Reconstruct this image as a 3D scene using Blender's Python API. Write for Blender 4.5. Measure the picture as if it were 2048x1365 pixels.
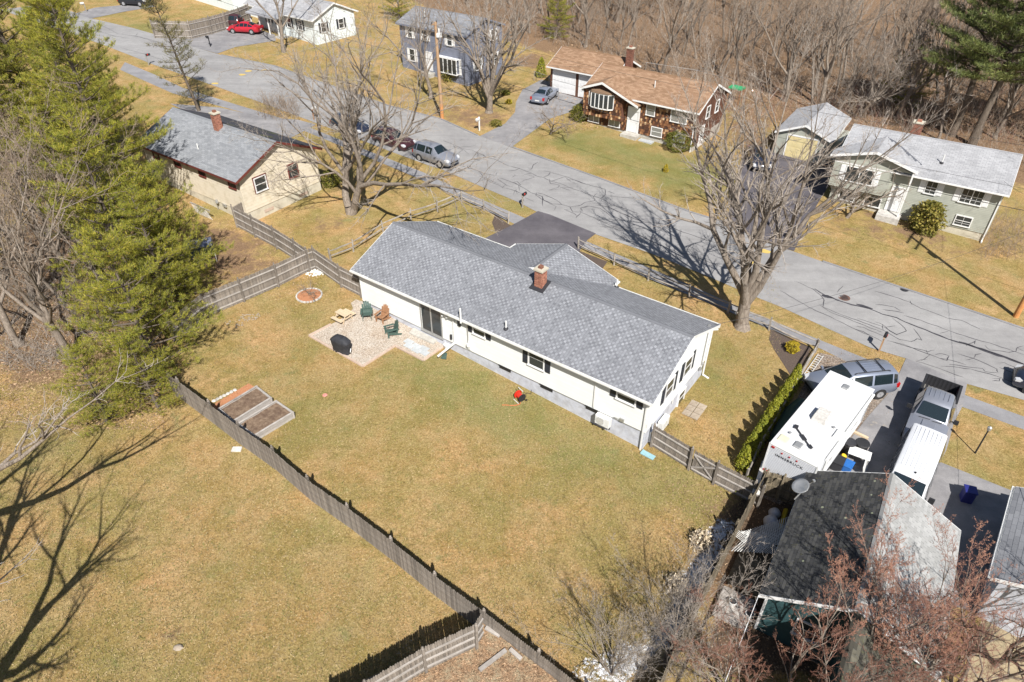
import bpy, math, random
import numpy as np
from mathutils import Vector, Matrix
R = math.radians
sc = bpy.context.scene
for o in list(bpy.data.objects): bpy.data.objects.remove(o)
# ------------------------------------------------------------------ camera, sky, sun, exposure
CAMH, PITCH, FPX = 28.15, R(37.05), 1365.0
cd = bpy.data.cameras.new('camera'); cam = bpy.data.objects.new('camera', cd); sc.collection.objects.link(cam)
cam.location = (0, 0, CAMH); cam.rotation_euler = (R(90) - PITCH, 0, 0)
cd.sensor_width = 36; cd.lens = 36 * FPX / 2048; cd.clip_start = .5; cd.clip_end = 3000
sc.camera = cam
SUN_EL, SUN_TRAVEL = R(46.5), R(103)
w = bpy.data.worlds.new('World'); sc.world = w; w.use_nodes = True
nt = w.node_tree; nt.nodes.clear()
sky = nt.nodes.new('ShaderNodeTexSky'); sky.sky_type = 'NISHITA'; sky.sun_disc = False
sky.sun_elevation = SUN_EL; sky.sun_rotation = R(167); sky.altitude = 50; sky.dust_density = .8
bgn = nt.nodes.new('ShaderNodeBackground'); bgn.inputs['Strength'].default_value = .055
wo = nt.nodes.new('ShaderNodeOutputWorld')
nt.links.new(sky.outputs[0], bgn.inputs[0]); nt.links.new(bgn.outputs[0], wo.inputs[0])
sd = bpy.data.lights.new('sun', 'SUN'); sun = bpy.data.objects.new('sun', sd); sc.collection.objects.link(sun)
sd.energy = 5.0; sd.angle = R(.53); sd.color = (1, .965, .915)
sdir = Vector((math.cos(SUN_TRAVEL) * math.cos(SUN_EL), math.sin(SUN_TRAVEL) * math.cos(SUN_EL), -math.sin(SUN_EL)))
sun.rotation_euler = sdir.to_track_quat('-Z', 'Y').to_euler(); sun.location = (0, -40, 80)
sc.view_settings.view_transform = 'Standard'; sc.view_settings.look = 'None'
sc.view_settings.exposure = .6; sc.view_settings.gamma = 1; sc.view_settings.use_curve_mapping = False
# ------------------------------------------------------------------ lie of the land: a gentle plane, rising away to the left
NX, NY = -.03, .04
def tz(x, y): return NX * x + NY * y
_cp, _sp = math.cos(PITCH), math.sin(PITCH)
def at(px, py, h=0.0):
    "ground point (photo survey coordinates); h = height above ground of the surveyed point"
    a, b = (px - 1024) / FPX, (py - 682.5) / FPX
    d = (a, _cp - b * _sp, -_sp - b * _cp)
    t = (CAMH - h) / (NX * d[0] + NY * d[1] - d[2])
    x, y = d[0] * t, d[1] * t
    return Vector((x, y, tz(x, y)))
def atz(px, py, z):
    a, b = (px - 1024) / FPX, (py - 682.5) / FPX
    d = (a, _cp - b * _sp, -_sp - b * _cp); t = (z - CAMH) / d[2]
    return Vector((d[0] * t, d[1] * t, z))
# ------------------------------------------------------------------ helpers
COL = sc.collection
def link(o, parent=None):
    COL.objects.link(o)
    if parent is not None: o.parent = parent
    return o
def tag(o, label=None, cat=None, group=None, kind=None):
    if label: o['label'] = label
    if cat: o['category'] = cat
    if group: o['group'] = group
    if kind: o['kind'] = kind
    return o
def thing(name, label, cat, loc=(0, 0, 0), rz=0.0, group=None):
    o = bpy.data.objects.new(name, None); o.empty_display_size = .3; link(o)
    o.location = loc; o.rotation_euler = (0, 0, rz)
    return tag(o, label, cat, group)
def inst(name, mesh, parent=None, loc=(0, 0, 0), rot=(0, 0, 0), scale=(1, 1, 1), M=None):
    o = bpy.data.objects.new(name, mesh); link(o, parent)
    if M is not None: o.matrix_local = M
    else: o.location = loc; o.rotation_euler = rot; o.scale = scale
    return o
def copy_tree(o, parent=None):
    c = o.copy(); COL.objects.link(c)
    if parent is not None: c.parent = parent
    for ch in list(KIDS(o)): copy_tree(ch, c)
    return c
def KIDS(o): return [x for x in o.children]
BOXF = [(0, 3, 2, 1), (4, 5, 6, 7), (0, 1, 5, 4), (1, 2, 6, 5), (2, 3, 7, 6), (3, 0, 4, 7)]
class MB:
    def __init__(s, M=None): s.v = []; s.f = []; s.M = M
    def add(s, vs, fs):
        n = len(s.v)
        if s.M is not None: vs = [tuple(s.M @ Vector(p)) for p in vs]
        s.v.extend([tuple(p) for p in vs]); s.f.extend([tuple(i + n for i in q) for q in fs]); return s
    def bx(s, x0, x1, y0, y1, z0, z1):
        return s.add([(x0, y0, z0), (x1, y0, z0), (x1, y1, z0), (x0, y1, z0), (x0, y0, z1), (x1, y0, z1), (x1, y1, z1), (x0, y1, z1)], BOXF)
    def box(s, c, size, rz=0, M=None):
        a, b, d = size[0] / 2, size[1] / 2, size[2] / 2
        m = Matrix.Translation(c) @ Matrix.Rotation(rz, 4, 'Z')
        if M is not None: m = m @ M
        return s.add([tuple(m @ Vector(p)) for p in [(-a, -b, -d), (a, -b, -d), (a, b, -d), (-a, b, -d), (-a, -b, d), (a, -b, d), (a, b, d), (-a, b, d)]], BOXF)
    def hexa(s, p): return s.add(p, BOXF)
    def poly(s, pts): return s.add(pts, [tuple(range(len(pts)))])
    def prism(s, pts, d):
        "extrude closed polygon pts by vector d"
        n = len(pts); d = Vector(d); q = [tuple(Vector(p) + d) for p in pts]
        return s.add(list(pts) + q, [tuple(range(n))[::-1], tuple(range(n, 2 * n))] + [(i, (i + 1) % n, n + (i + 1) % n, n + i) for i in range(n)])
    def beam(s, a, b, w, h, up=(0, 0, 1)):
        a = Vector(a); b = Vector(b); d = (b - a).normalized(); u = Vector(up)
        x = d.cross(u)
        if x.length < 1e-4: x = d.cross(Vector((0, 1, 0)))
        x.normalize(); y = x.cross(d).normalized(); x *= w / 2; y *= h / 2
        return s.add([a - x - y, a + x - y, a + x + y, a - x + y, b - x - y, b + x - y, b + x + y, b - x + y], BOXF)
    def tube(s, pts, rad, n=8, cap=True):
        pts = [Vector(p) for p in pts]; k = len(pts)
        if not hasattr(rad, '__len__'): rad = [rad] * k
        vs = []; px = None
        for i, p in enumerate(pts):
            d = (pts[min(i + 1, k - 1)] - pts[max(i - 1, 0)])
            d = d.normalized() if d.length > 1e-9 else Vector((0, 0, 1))
            x = d.cross(Vector((0, 0, 1)) if abs(d.z) < .95 else Vector((0, 1, 0))) if px is None else (px - d * px.dot(d))
            x.normalize(); px = x; y = d.cross(x)
            for j in range(n):
                t = 2 * math.pi * j / n; vs.append(p + (x * math.cos(t) + y * math.sin(t)) * rad[i])
        fs = [(i * n + j, i * n + (j + 1) % n, (i + 1) * n + (j + 1) % n, (i + 1) * n + j) for i in range(k - 1) for j in range(n)]
        if cap: fs += [tuple(range(n))[::-1], tuple((k - 1) * n + j for j in range(n))]
        return s.add(vs, fs)
    def cyl(s, a, b, r, r2=None, n=12): return s.tube([a, b], [r, r if r2 is None else r2], n)
    def lathe(s, prof, n=16, c=(0, 0, 0)):
        vs = [(c[0] + r * math.cos(2 * math.pi * j / n), c[1] + r * math.sin(2 * math.pi * j / n), c[2] + z) for r, z in prof for j in range(n)]
        k = len(prof)
        fs = [(i * n + j, i * n + (j + 1) % n, (i + 1) * n + (j + 1) % n, (i + 1) * n + j) for i in range(k - 1) for j in range(n)]
        fs += [tuple(range(n))[::-1], tuple((k - 1) * n + j for j in range(n))]
        return s.add(vs, fs)
    def mesh(s, name, mat, smooth=False):
        me = bpy.data.meshes.new(name); me.from_pydata(s.v, [], s.f); me.materials.append(mat)
        me.polygons.foreach_set('use_smooth', [bool(smooth)] * len(me.polygons))
        me.update(); return me
    def obj(s, name, mat, parent=None, smooth=False, kind=None, label=None, loc=None):
        o = bpy.data.objects.new(name, s.mesh(name, mat, smooth)); link(o, parent)
        if kind: o['kind'] = kind
        if label: o['label'] = label
        if loc is not None: o.location = loc
        return o
def bevel(o, wd=.02, seg=2):
    m = o.modifiers.new('bevel', 'BEVEL'); m.width = wd; m.segments = seg; m.limit_method = 'ANGLE'; m.angle_limit = R(40)
    return o
def fastmesh(name, V, F, mat, smooth=False):
    "V (n,3), F (m,k) numpy"
    me = bpy.data.meshes.new(name); V = np.asarray(V, np.float32); F = np.asarray(F, np.int32); m, k = F.shape
    me.vertices.add(len(V)); me.vertices.foreach_set('co', V.ravel())
    me.loops.add(m * k); me.loops.foreach_set('vertex_index', F.ravel())
    me.polygons.add(m); me.polygons.foreach_set('loop_start', np.arange(0, m * k, k, dtype=np.int32))
    me.polygons.foreach_set('loop_total', np.full(m, k, np.int32))
    me.materials.append(mat); me.update(calc_edges=True); me.validate()
    me.polygons.foreach_set('use_smooth', np.full(len(me.polygons), smooth)); return me
# ------------------------------------------------------------------ materials
class NT:
    def __init__(s, name):
        s.m = bpy.data.materials.new(name); s.m.use_nodes = True; s.t = s.m.node_tree; s.t.nodes.clear()
        s.out = s.n('ShaderNodeOutputMaterial'); s.b = s.n('ShaderNodeBsdfPrincipled'); s.l(s.b.outputs[0], s.out.inputs[0])
    def n(s, t, **k):
        q = s.t.nodes.new(t)
        for a, v in k.items(): setattr(q, a, v)
        return q
    def l(s, a, b): s.t.links.new(a, b)
    def coord(s, world=True):
        if world: return s.n('ShaderNodeNewGeometry').outputs['Position']
        return s.n('ShaderNodeTexCoord').outputs['Object']
    def noise(s, co, scale, detail=4, rough=.6, dist=0.0):
        q = s.n('ShaderNodeTexNoise'); q.inputs['Scale'].default_value = scale; q.inputs['Detail'].default_value = detail
        q.inputs['Roughness'].default_value = rough; q.inputs['Distortion'].default_value = dist
        if co is not None: s.l(co, q.inputs['Vector'])
        return q.outputs['Fac']
    def ramp(s, fac, stops):
        q = s.n('ShaderNodeValToRGB'); e = q.color_ramp.elements
        while len(e) < len(stops): e.new(.5)
        for i, (p, c) in enumerate(stops):
            e[i].position = p; e[i].color = (c[0], c[1], c[2], 1) if hasattr(c, '__len__') else (c, c, c, 1)
        s.l(fac, q.inputs[0]); return q.outputs[0]
    def mix(s, f, a, b, mode='MIX'):
        q = s.n('ShaderNodeMix', data_type='RGBA', blend_type=mode)
        for i, v in ((0, f), (6, a), (7, b)):
            if hasattr(v, 'is_output') or hasattr(v, 'links'): s.l(v, q.inputs[i])
            else: q.inputs[i].default_value = (v if i == 0 else ((v[0], v[1], v[2], 1) if hasattr(v, '__len__') else (v, v, v, 1)))
        return q.outputs[2]
    def math(s, op, a, b=0.0, clamp=False):
        q = s.n('ShaderNodeMath', operation=op, use_clamp=clamp)
        for i, v in ((0, a), (1, b)):
            if hasattr(v, 'links'): s.l(v, q.inputs[i])
            else: q.inputs[i].default_value = v
        return q.outputs[0]
    def bump(s, h, strength=.5, dist=.02):
        q = s.n('ShaderNodeBump'); q.inputs['Strength'].default_value = strength; q.inputs['Distance'].default_value = dist
        s.l(h, q.inputs['Height']); s.l(q.outputs[0], s.b.inputs['Normal'])
    def base(s, c):
        if hasattr(c, 'links'): s.l(c, s.b.inputs['Base Color'])
        else: s.b.inputs['Base Color'].default_value = (c[0], c[1], c[2], 1)
    def set(s, **k):
        for a, v in k.items(): s.b.inputs[a.replace('_', ' ')].default_value = v
        return s
def mk(name, c1, c2=None, scale=6, rough=.8, bump=0, bscale=40, isl=0, objr=0, world=False, metal=0, spec=.5, lo=.35, hi=.65, streak=None, dirt=None, dscale=1.5):
    t = NT(name); co = t.coord(world)
    if streak:
        mp = t.n('ShaderNodeMapping'); mp.inputs['Scale'].default_value = streak; t.l(co, mp.inputs[0]); co2 = mp.outputs[0]
    else: co2 = co
    if c2 is not None: c = t.ramp(t.noise(co2, scale), [(lo, c1), (hi, c2)])
    else: c = t.ramp(t.noise(co2, scale), [(0, c1), (1, c1)])
    if dirt: c = t.mix(t.ramp(t.noise(co, dscale, 5, .65), [(.45, 0), (.7, 1)]), c, dirt)
    for amt, src in ((isl, 'i'), (objr, 'o')):
        if amt:
            q = t.n('ShaderNodeNewGeometry').outputs['Random Per Island'] if src == 'i' else t.n('ShaderNodeObjectInfo').outputs['Random']
            v = t.n('ShaderNodeMapRange'); t.l(q, v.inputs[0]); v.inputs[3].default_value = 1 - amt; v.inputs[4].default_value = 1 + amt
            c = t.mix(1.0, c, v.outputs[0], 'MULTIPLY')
    t.base(c); t.set(Roughness=rough, Metallic=metal)
    t.b.inputs['Specular IOR Level'].default_value = spec
    if bump: t.bump(t.noise(co2, bscale, 5, .7), bump, .02)
    return t.m
def flat(name, c, rough=.6, metal=0, spec=.5):
    return mk(name, c, tuple(min(1, x * 1.12 + .004) for x in c), 9, rough, metal=metal, spec=spec)
M = {}
M['white'] = mk('white_vinyl', (.72, .72, .70), (.78, .78, .76), 3, .5, dirt=(.62, .62, .58), dscale=2)
M['cream_vinyl'] = mk('cream_vinyl', (.70, .71, .69), (.74, .75, .73), 1.2, .5, isl=.03, objr=.035)
M['found_grey'] = mk('painted_foundation', (.46, .48, .54), (.55, .57, .62), 2.5, .8, bump=.25, bscale=60, dirt=(.36, .36, .38))
M['sand'] = mk('sandy_ground', (.27, .215, .13), (.36, .29, .18), 2, .95, bump=.5, world=True)
M['litter'] = mk('leaf_litter', (.10, .06, .035), (.40, .25, .14), 12, .95, bump=1, bscale=20, world=True, dirt=(.30, .26, .17), dscale=2.2, lo=.3, hi=.7)
M['conc'] = mk('concrete', (.40, .38, .34), (.50, .48, .43), 5, .9, bump=.4, bscale=50, dirt=(.33, .30, .26))
M['stone_base'] = mk('pale_foundation', (.50, .46, .36), (.58, .54, .44), 2, .9, bump=.3, bscale=30, dirt=(.42, .38, .30))
M['black_trim'] = flat('black_shutter', (.022, .026, .036), .5)
M['glass'] = NT('window_glass').set(Roughness=.06).m
M['glass'].node_tree.nodes['Principled BSDF'].inputs['Base Color'].default_value = (.035, .04, .042, 1)
def curtain(name, c):
    t = NT(name); t.base(c); t.set(Roughness=.15); t.b.inputs['Coat Weight'].default_value = 1; t.b.inputs['Coat Roughness'].default_value = .03; return t.m
M['glass_blind'] = curtain('window_with_blind', (.22, .22, .21))
M['car_glass'] = curtain('car_glass', (.012, .02, .024))
M['frame_white'] = flat('window_frame_white', (.70, .70, .69), .4)
M['fence'] = mk('weathered_picket', (.17, .145, .12), (.29, .255, .22), 2.5, .9, bump=.5, bscale=30, objr=.28, isl=.1, streak=(14, 14, 1.2), dirt=(.11, .09, .07), dscale=3)
M['fence_back'] = mk('weathered_rail', (.30, .27, .24), (.42, .39, .36), 3, .9, bump=.4, bscale=30, objr=.12, streak=(1, 1, 8))
M['fence_old'] = mk('old_fence_wood', (.14, .11, .075), (.27, .22, .15), 3, .95, bump=.6, bscale=24, objr=.3, streak=(14, 14, 1.2), dirt=(.08, .07, .04), dscale=3)
M['rail'] = mk('split_rail_wood', (.22, .19, .16), (.36, .33, .29), 3, .9, bump=.5, bscale=25, objr=.15)
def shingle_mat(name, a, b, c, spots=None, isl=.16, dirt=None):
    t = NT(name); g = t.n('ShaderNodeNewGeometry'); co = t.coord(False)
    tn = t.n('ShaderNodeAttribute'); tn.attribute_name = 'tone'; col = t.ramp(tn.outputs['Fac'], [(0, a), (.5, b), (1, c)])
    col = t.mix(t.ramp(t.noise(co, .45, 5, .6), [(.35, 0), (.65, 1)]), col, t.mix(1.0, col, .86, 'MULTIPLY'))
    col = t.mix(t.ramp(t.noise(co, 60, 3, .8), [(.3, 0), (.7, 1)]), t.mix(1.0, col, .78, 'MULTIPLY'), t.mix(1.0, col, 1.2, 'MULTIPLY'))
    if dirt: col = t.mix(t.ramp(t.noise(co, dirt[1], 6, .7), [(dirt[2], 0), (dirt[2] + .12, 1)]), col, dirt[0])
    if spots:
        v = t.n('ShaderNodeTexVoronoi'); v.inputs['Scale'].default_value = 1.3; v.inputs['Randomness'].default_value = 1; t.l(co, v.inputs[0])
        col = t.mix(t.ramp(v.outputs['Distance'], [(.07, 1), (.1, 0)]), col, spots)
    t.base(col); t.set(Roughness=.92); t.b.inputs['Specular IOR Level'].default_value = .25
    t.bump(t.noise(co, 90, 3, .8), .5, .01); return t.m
M['sh_main'] = shingle_mat('blue_grey_shingle', (.16, .165, .18), (.225, .232, .25), (.31, .318, .34))
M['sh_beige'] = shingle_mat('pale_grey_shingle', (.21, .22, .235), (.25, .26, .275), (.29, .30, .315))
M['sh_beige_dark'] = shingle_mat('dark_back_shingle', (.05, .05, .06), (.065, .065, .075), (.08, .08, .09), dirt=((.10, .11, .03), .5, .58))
M['sh_blue'] = shingle_mat('mid_grey_shingle', (.20, .205, .22), (.24, .245, .26), (.28, .285, .30))
M['sh_brown'] = shingle_mat('tan_brown_shingle', (.24, .145, .085), (.30, .185, .115), (.36, .235, .15))
M['sh_green'] = shingle_mat('weathered_light_shingle', (.33, .33, .34), (.37, .37, .38), (.41, .41, .42), dirt=((.20, .20, .21), .7, .60))
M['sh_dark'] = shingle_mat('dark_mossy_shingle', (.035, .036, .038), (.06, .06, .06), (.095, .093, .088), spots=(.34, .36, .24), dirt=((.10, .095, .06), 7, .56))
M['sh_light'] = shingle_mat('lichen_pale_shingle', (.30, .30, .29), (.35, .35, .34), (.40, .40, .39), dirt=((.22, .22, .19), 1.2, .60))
M['sh_moss_shade'] = shingle_mat('shaded_moss_shingle', (.06, .056, .045), (.095, .09, .07), (.15, .14, .105), dirt=((.11, .12, .05), 3, .6))  # moss brown, darkened further to stand in for tree shade
M['sh_under'] = flat('roof_felt', (.09, .095, .11), .95)
M['sh_under_br'] = flat('roof_felt_brown', (.16, .10, .06), .95)
M['metal'] = flat('galvanised', (.45, .45, .44), .4, .6)
M['dark_metal'] = flat('dark_metal', (.04, .04, .045), .5, .3)
M['black'] = flat('black_plastic', (.018, .018, .02), .6)
M['pvc'] = flat('white_pvc', (.62, .62, .60), .4)
M['brick'] = mk('red_brick', (.20, .075, .05), (.30, .14, .09), 9, .9, bump=.4, bscale=60, objr=.3, isl=.3)
M['mortar'] = mk('mortar', (.38, .33, .28), (.45, .40, .35), 20, .95)
M['wood_new'] = mk('fresh_pine_boards', (.52, .40, .26), (.62, .50, .35), 4, .7, objr=.06, streak=(1, 12, 1))
M['wood_ady'] = mk('brown_cedar', (.25, .125, .06), (.36, .19, .10), 5, .75, objr=.1)
M['green_paint'] = flat('green_plastic', (.05, .09, .075), .5)
M['bark'] = mk('grey_bark', (.14, .11, .085), (.29, .245, .20), 6, .95, bump=.7, bscale=14, streak=(3, 3, .6))
M['bark_dark'] = mk('dark_bark', (.085, .065, .05), (.16, .13, .10), 5, .95, bump=.7, bscale=12, streak=(3, 3, .6))
M['twig'] = mk('twig', (.20, .145, .10), (.35, .27, .20), 3, .9)
M['twig_pale'] = mk('pale_twig', (.25, .21, .175), (.42, .37, .32), 3, .9)
M['twig_red'] = mk('red_twig', (.22, .10, .075), (.36, .20, .15), 3, .9)
M['bud'] = mk('red_bud', (.18, .075, .045), (.32, .16, .095), 3, .7, isl=.35)
def leafmat(name, stops, rough=.6, trans=.25):
    t = NT(name); g = t.n('ShaderNodeNewGeometry')
    c = t.ramp(g.outputs['Random Per Island'], stops)
    c = t.mix(t.ramp(t.noise(t.coord(True), .55, 3), [(.35, 0), (.65, 1)]), c, t.mix(1.0, c, (1.25, 1.12, .9), 'MULTIPLY'))
    t.base(c); t.set(Roughness=rough); t.b.inputs['Specular IOR Level'].default_value = .3
    tr = t.n('ShaderNodeBsdfTranslucent'); t.l(c, tr.inputs[0]); mx = t.n('ShaderNodeMixShader'); mx.inputs[0].default_value = trans * .5
    t.l(t.b.outputs[0], mx.inputs[1]); t.l(tr.outputs[0], mx.inputs[2]); t.l(mx.outputs[0], t.out.inputs[0]); return t.m
M['pine'] = leafmat('pine_needles', [(0, (.11, .13, .018)), (.5, (.22, .24, .032)), (.85, (.33, .33, .05)), (.97, (.42, .37, .07)), (1, (.32, .18, .08))])
M['pine_dark'] = leafmat('dark_pine_needles', [(0, (.06, .085, .03)), (.5, (.13, .17, .055)), (1, (.24, .27, .10))])
M['pine_thin'] = leafmat('dull_needles', [(0, (.07, .075, .03)), (.5, (.12, .12, .045)), (1, (.19, .16, .06))])
M['arbor'] = leafmat('arborvitae_leaf', [(0, (.12, .145, .015)), (.5, (.21, .235, .024)), (1, (.32, .32, .045))])
M['shrub'] = leafmat('shrub_leaf', [(0, (.06, .075, .012)), (.5, (.11, .12, .02)), (1, (.19, .18, .04))])
M['shrub_gold'] = leafmat('golden_shrub_leaf', [(0, (.20, .16, .01)), (.5, (.33, .27, .02)), (1, (.45, .38, .04))])
M['rhodo'] = leafmat('broad_leaf', [(0, (.07, .075, .012)), (.5, (.16, .15, .03)), (1, (.30, .26, .08))])
M['leaf_dry'] = mk('dry_leaves', (.22, .14, .08), (.38, .26, .16), 3, .8, isl=.5, world=True)
M['leaf_pale'] = mk('pale_seed_heads', (.50, .40, .27), (.65, .55, .40), 3, .8, isl=.2, world=True)
M['straw'] = mk('dead_grass', (.30, .22, .11), (.42, .32, .17), 3, .8, isl=.3, world=True)
M['grass_green'] = mk('green_grass', (.13, .14, .03), (.21, .21, .06), 2, .8, isl=.3, world=True)
M['soil'] = mk('garden_soil', (.13, .085, .055), (.24, .17, .115), 5, 1, bump=1, bscale=25, world=True, dirt=(.10, .06, .04), dscale=3)
M['mulch'] = mk('orange_mulch', (.33, .12, .05), (.50, .25, .13), 30, .95, bump=1, bscale=45, world=True)
M['mulch_dark'] = mk('dark_mulch', (.055, .04, .032), (.125, .09, .07), 22, .95, bump=1, bscale=30, world=True)
M['stone'] = mk('pale_stone', (.42, .40, .37), (.58, .56, .52), 6, .9, bump=.5, bscale=20, objr=.15, isl=.15)
M['paver'] = mk('paver', (.30, .24, .18), (.38, .32, .25), 6, .9, bump=.3, objr=.12)
M['paver_blue'] = mk('bluestone', (.40, .42, .42), (.47, .49, .50), 6, .9, bump=.3, objr=.1)
M['edging'] = mk('pale_timber_edge', (.42, .31, .24), (.52, .41, .33), 4, .9, objr=.1)
M['silver'] = NT('silver_paint').set(Roughness=.28, Metallic=.75).m; M['silver'].node_tree.nodes['Principled BSDF'].inputs['Base Color'].default_value = (.42, .44, .50, 1)
def paint(name, c, met=.0, rough=.3):
    t = NT(name); t.base(t.ramp(t.noise(t.coord(False), 2.5), [(.3, tuple(x * .93 for x in c)), (.7, c)])); t.set(Roughness=rough, Metallic=met); t.b.inputs['Coat Weight'].default_value = .7; t.b.inputs['Coat Roughness'].default_value = .06; return t.m
M['silver'] = paint('silver_paint', (.30, .315, .36), .4, .35)
M['silver_blue'] = paint('silver_blue_paint', (.26, .29, .36), .4, .35)
M['car_white'] = paint('white_paint', (.66, .67, .69))
M['car_red'] = paint('red_paint', (.45, .015, .03))
M['car_maroon'] = paint('maroon_paint', (.055, .018, .022))
M['car_black'] = paint('black_paint', (.014, .015, .02))
M['car_navy'] = paint('navy_paint', (.02, .025, .045))
M['tyre'] = flat('tyre_rubber', (.02, .02, .02), .85)
M['rim'] = flat('alloy_rim', (.42, .42, .43), .35, .5)
M['lamp_red'] = paint('red_lens', (.40, .01, .01)); M['lamp_clear'] = paint('clear_lens', (.55, .56, .58))
M['green_tarp'] = flat('green_tarp', (.015, .05, .045), .6)
M['blue_plastic'] = flat('blue_plastic', (.02, .12, .38), .4)
M['navy_plastic'] = flat('navy_plastic', (.02, .025, .16), .45)
M['teal'] = flat('teal_plastic', (.25, .42, .46), .5)
M['red'] = flat('red_plastic', (.60, .03, .015), .4)
M['orange_hose'] = flat('orange_hose', (.60, .14, .05), .5)
M['pole'] = mk('pole_wood', (.33, .20, .11), (.44, .29, .17), 3, .85, bump=.3, bscale=25, streak=(6, 6, .7))
M['pole_base'] = mk('orange_pole_base', (.45, .19, .06), (.55, .26, .09), 3, .85)
M['snow'] = mk('old_snow', (.74, .76, .80), (.82, .83, .86), 5, .7, bump=.6, bscale=12, world=True)
M['white_door'] = flat('white_door', (.66, .66, .66), .45)
M['cream_door'] = mk('cream_garage_door', (.60, .50, .26), (.66, .56, .31), 2, .6)
M['beige_side'] = mk('beige_siding', (.64, .57, .45), (.69, .62, .50), 1.5, .7, objr=.03, dirt=(.52, .45, .32))
M['red_trim'] = flat('dark_red_trim', (.13, .03, .022), .6)
M['blue_side'] = mk('slate_blue_siding', (.15, .165, .215), (.19, .205, .26), 2, .75, objr=.05)
M['green_side'] = mk('sage_grey_siding', (.33, .34, .29), (.38, .39, .335), 2, .7, objr=.03)
M['dark_teal_side'] = mk('dark_teal_siding', (.02, .055, .06), (.03, .075, .08), 2, .7, objr=.1)
M['white_side'] = mk('white_siding', (.62, .68, .68), (.70, .75, .75), 2, .7, objr=.03)
M['brick_face'] = mk('brick_veneer', (.26, .10, .06), (.36, .17, .11), 9, .9, isl=.2)
def wshingle():
    t = NT('weathered_wood_shake'); g = t.n('ShaderNodeNewGeometry')
    c = t.ramp(g.outputs['Random Per Island'], [(0, (.045, .02, .012)), (.4, (.10, .04, .02)), (.65, (.20, .085, .035)), (.82, (.34, .17, .075)), (1, (.60, .42, .24))])
    t.base(c); t.set(Roughness=.8); return t.m
M['shake'] = wshingle()
M['brown_side'] = mk('dark_brown_vertical_board', (.06, .025, .016), (.16, .07, .04), 5, .8, objr=.3, streak=(9, 9, .8))
# asphalt
def asphalt(name, a, b, wear=None, big=.25, grain=120):
    t = NT(name); co = t.coord(True)
    c = t.ramp(t.noise(co, big, 5, .6), [(.35, a), (.65, b)])
    c = t.mix(t.ramp(t.noise(co, 1.6, 5, .7), [(.3, 0), (.7, 1)]), t.mix(1.0, c, .9, 'MULTIPLY'), t.mix(1.0, c, 1.07, 'MULTIPLY'))
    c = t.mix(t.ramp(t.noise(co, grain / 5, 2, .9), [(.3, 0), (.7, 1)]), t.mix(1.0, c, .88, 'MULTIPLY'), t.mix(1.0, c, 1.14, 'MULTIPLY'))
    mp = t.n('ShaderNodeMapping'); mp.inputs['Rotation'].default_value = (0, 0, R(39)); mp.inputs['Scale'].default_value = (.05, .9, 1); t.l(co, mp.inputs[0])
    c = t.mix(t.ramp(t.noise(mp.outputs[0], 1.0, 4, .6), [(.35, 0), (.65, 1)]), t.mix(1.0, c, .91, 'MULTIPLY'), t.mix(1.0, c, 1.06, 'MULTIPLY'))
    if wear: c = t.mix(t.ramp(t.noise(co, .9, 6, .65), [(wear[1], 0), (wear[1] + .1, 1)]), c, wear[0])
    t.base(c); t.set(Roughness=.93); t.b.inputs['Specular IOR Level'].default_value = .25; t.bump(t.noise(co, grain, 2, .8), .4, .006); return t.m
M['road'] = asphalt('road_asphalt', (.25, .243, .24), (.295, .288, .282))
M['walk'] = asphalt('sidewalk_asphalt', (.21, .207, .215), (.26, .255, .26), big=.6)
M['drive_dark'] = asphalt('new_driveway_asphalt', (.085, .078, .088), (.12, .11, .12), big=.5)
M['drive_old'] = asphalt('old_driveway_asphalt', (.20, .195, .20), (.27, .26, .26), wear=((.42, .36, .27), .64), big=.4)
M['seal'] = flat('crack_sealant', (.045, .043, .05), .6)
M['yellow'] = flat('worn_yellow_paint', (.50, .36, .10), .8)
def gravel(name, a, b, c3, sc_=16):
    t = NT(name); co = t.coord(True); v = t.n('ShaderNodeTexVoronoi'); v.inputs['Scale'].default_value = sc_; t.l(co, v.inputs[0])
    sp = t.n('ShaderNodeSeparateColor'); t.l(v.outputs['Color'], sp.inputs[0])
    c = t.ramp(sp.outputs[0], [(0, a), (.5, b), (1, c3)]); c = t.mix(t.ramp(v.outputs['Distance'], [(.3, 0), (.75, 1)]), c, t.mix(1.0, c, .55, 'MULTIPLY'))
    c = t.mix(t.ramp(t.noise(co, .8, 4), [(.4, 0), (.7, 1)]), c, t.mix(1.0, c, (.9, .84, .78), 'MULTIPLY'))
    t.base(c); t.set(Roughness=.9); q = t.math('MULTIPLY', v.outputs['Distance'], -1.0); t.bump(q, .8, .02); return t.m
M['gravel'] = gravel('pea_gravel', (.40, .32, .25), (.56, .48, .39), (.68, .62, .54), 22)
M['gravel_dark'] = gravel('grey_gravel', (.17, .13, .10), (.27, .22, .18), (.38, .33, .28), 14)
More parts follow.
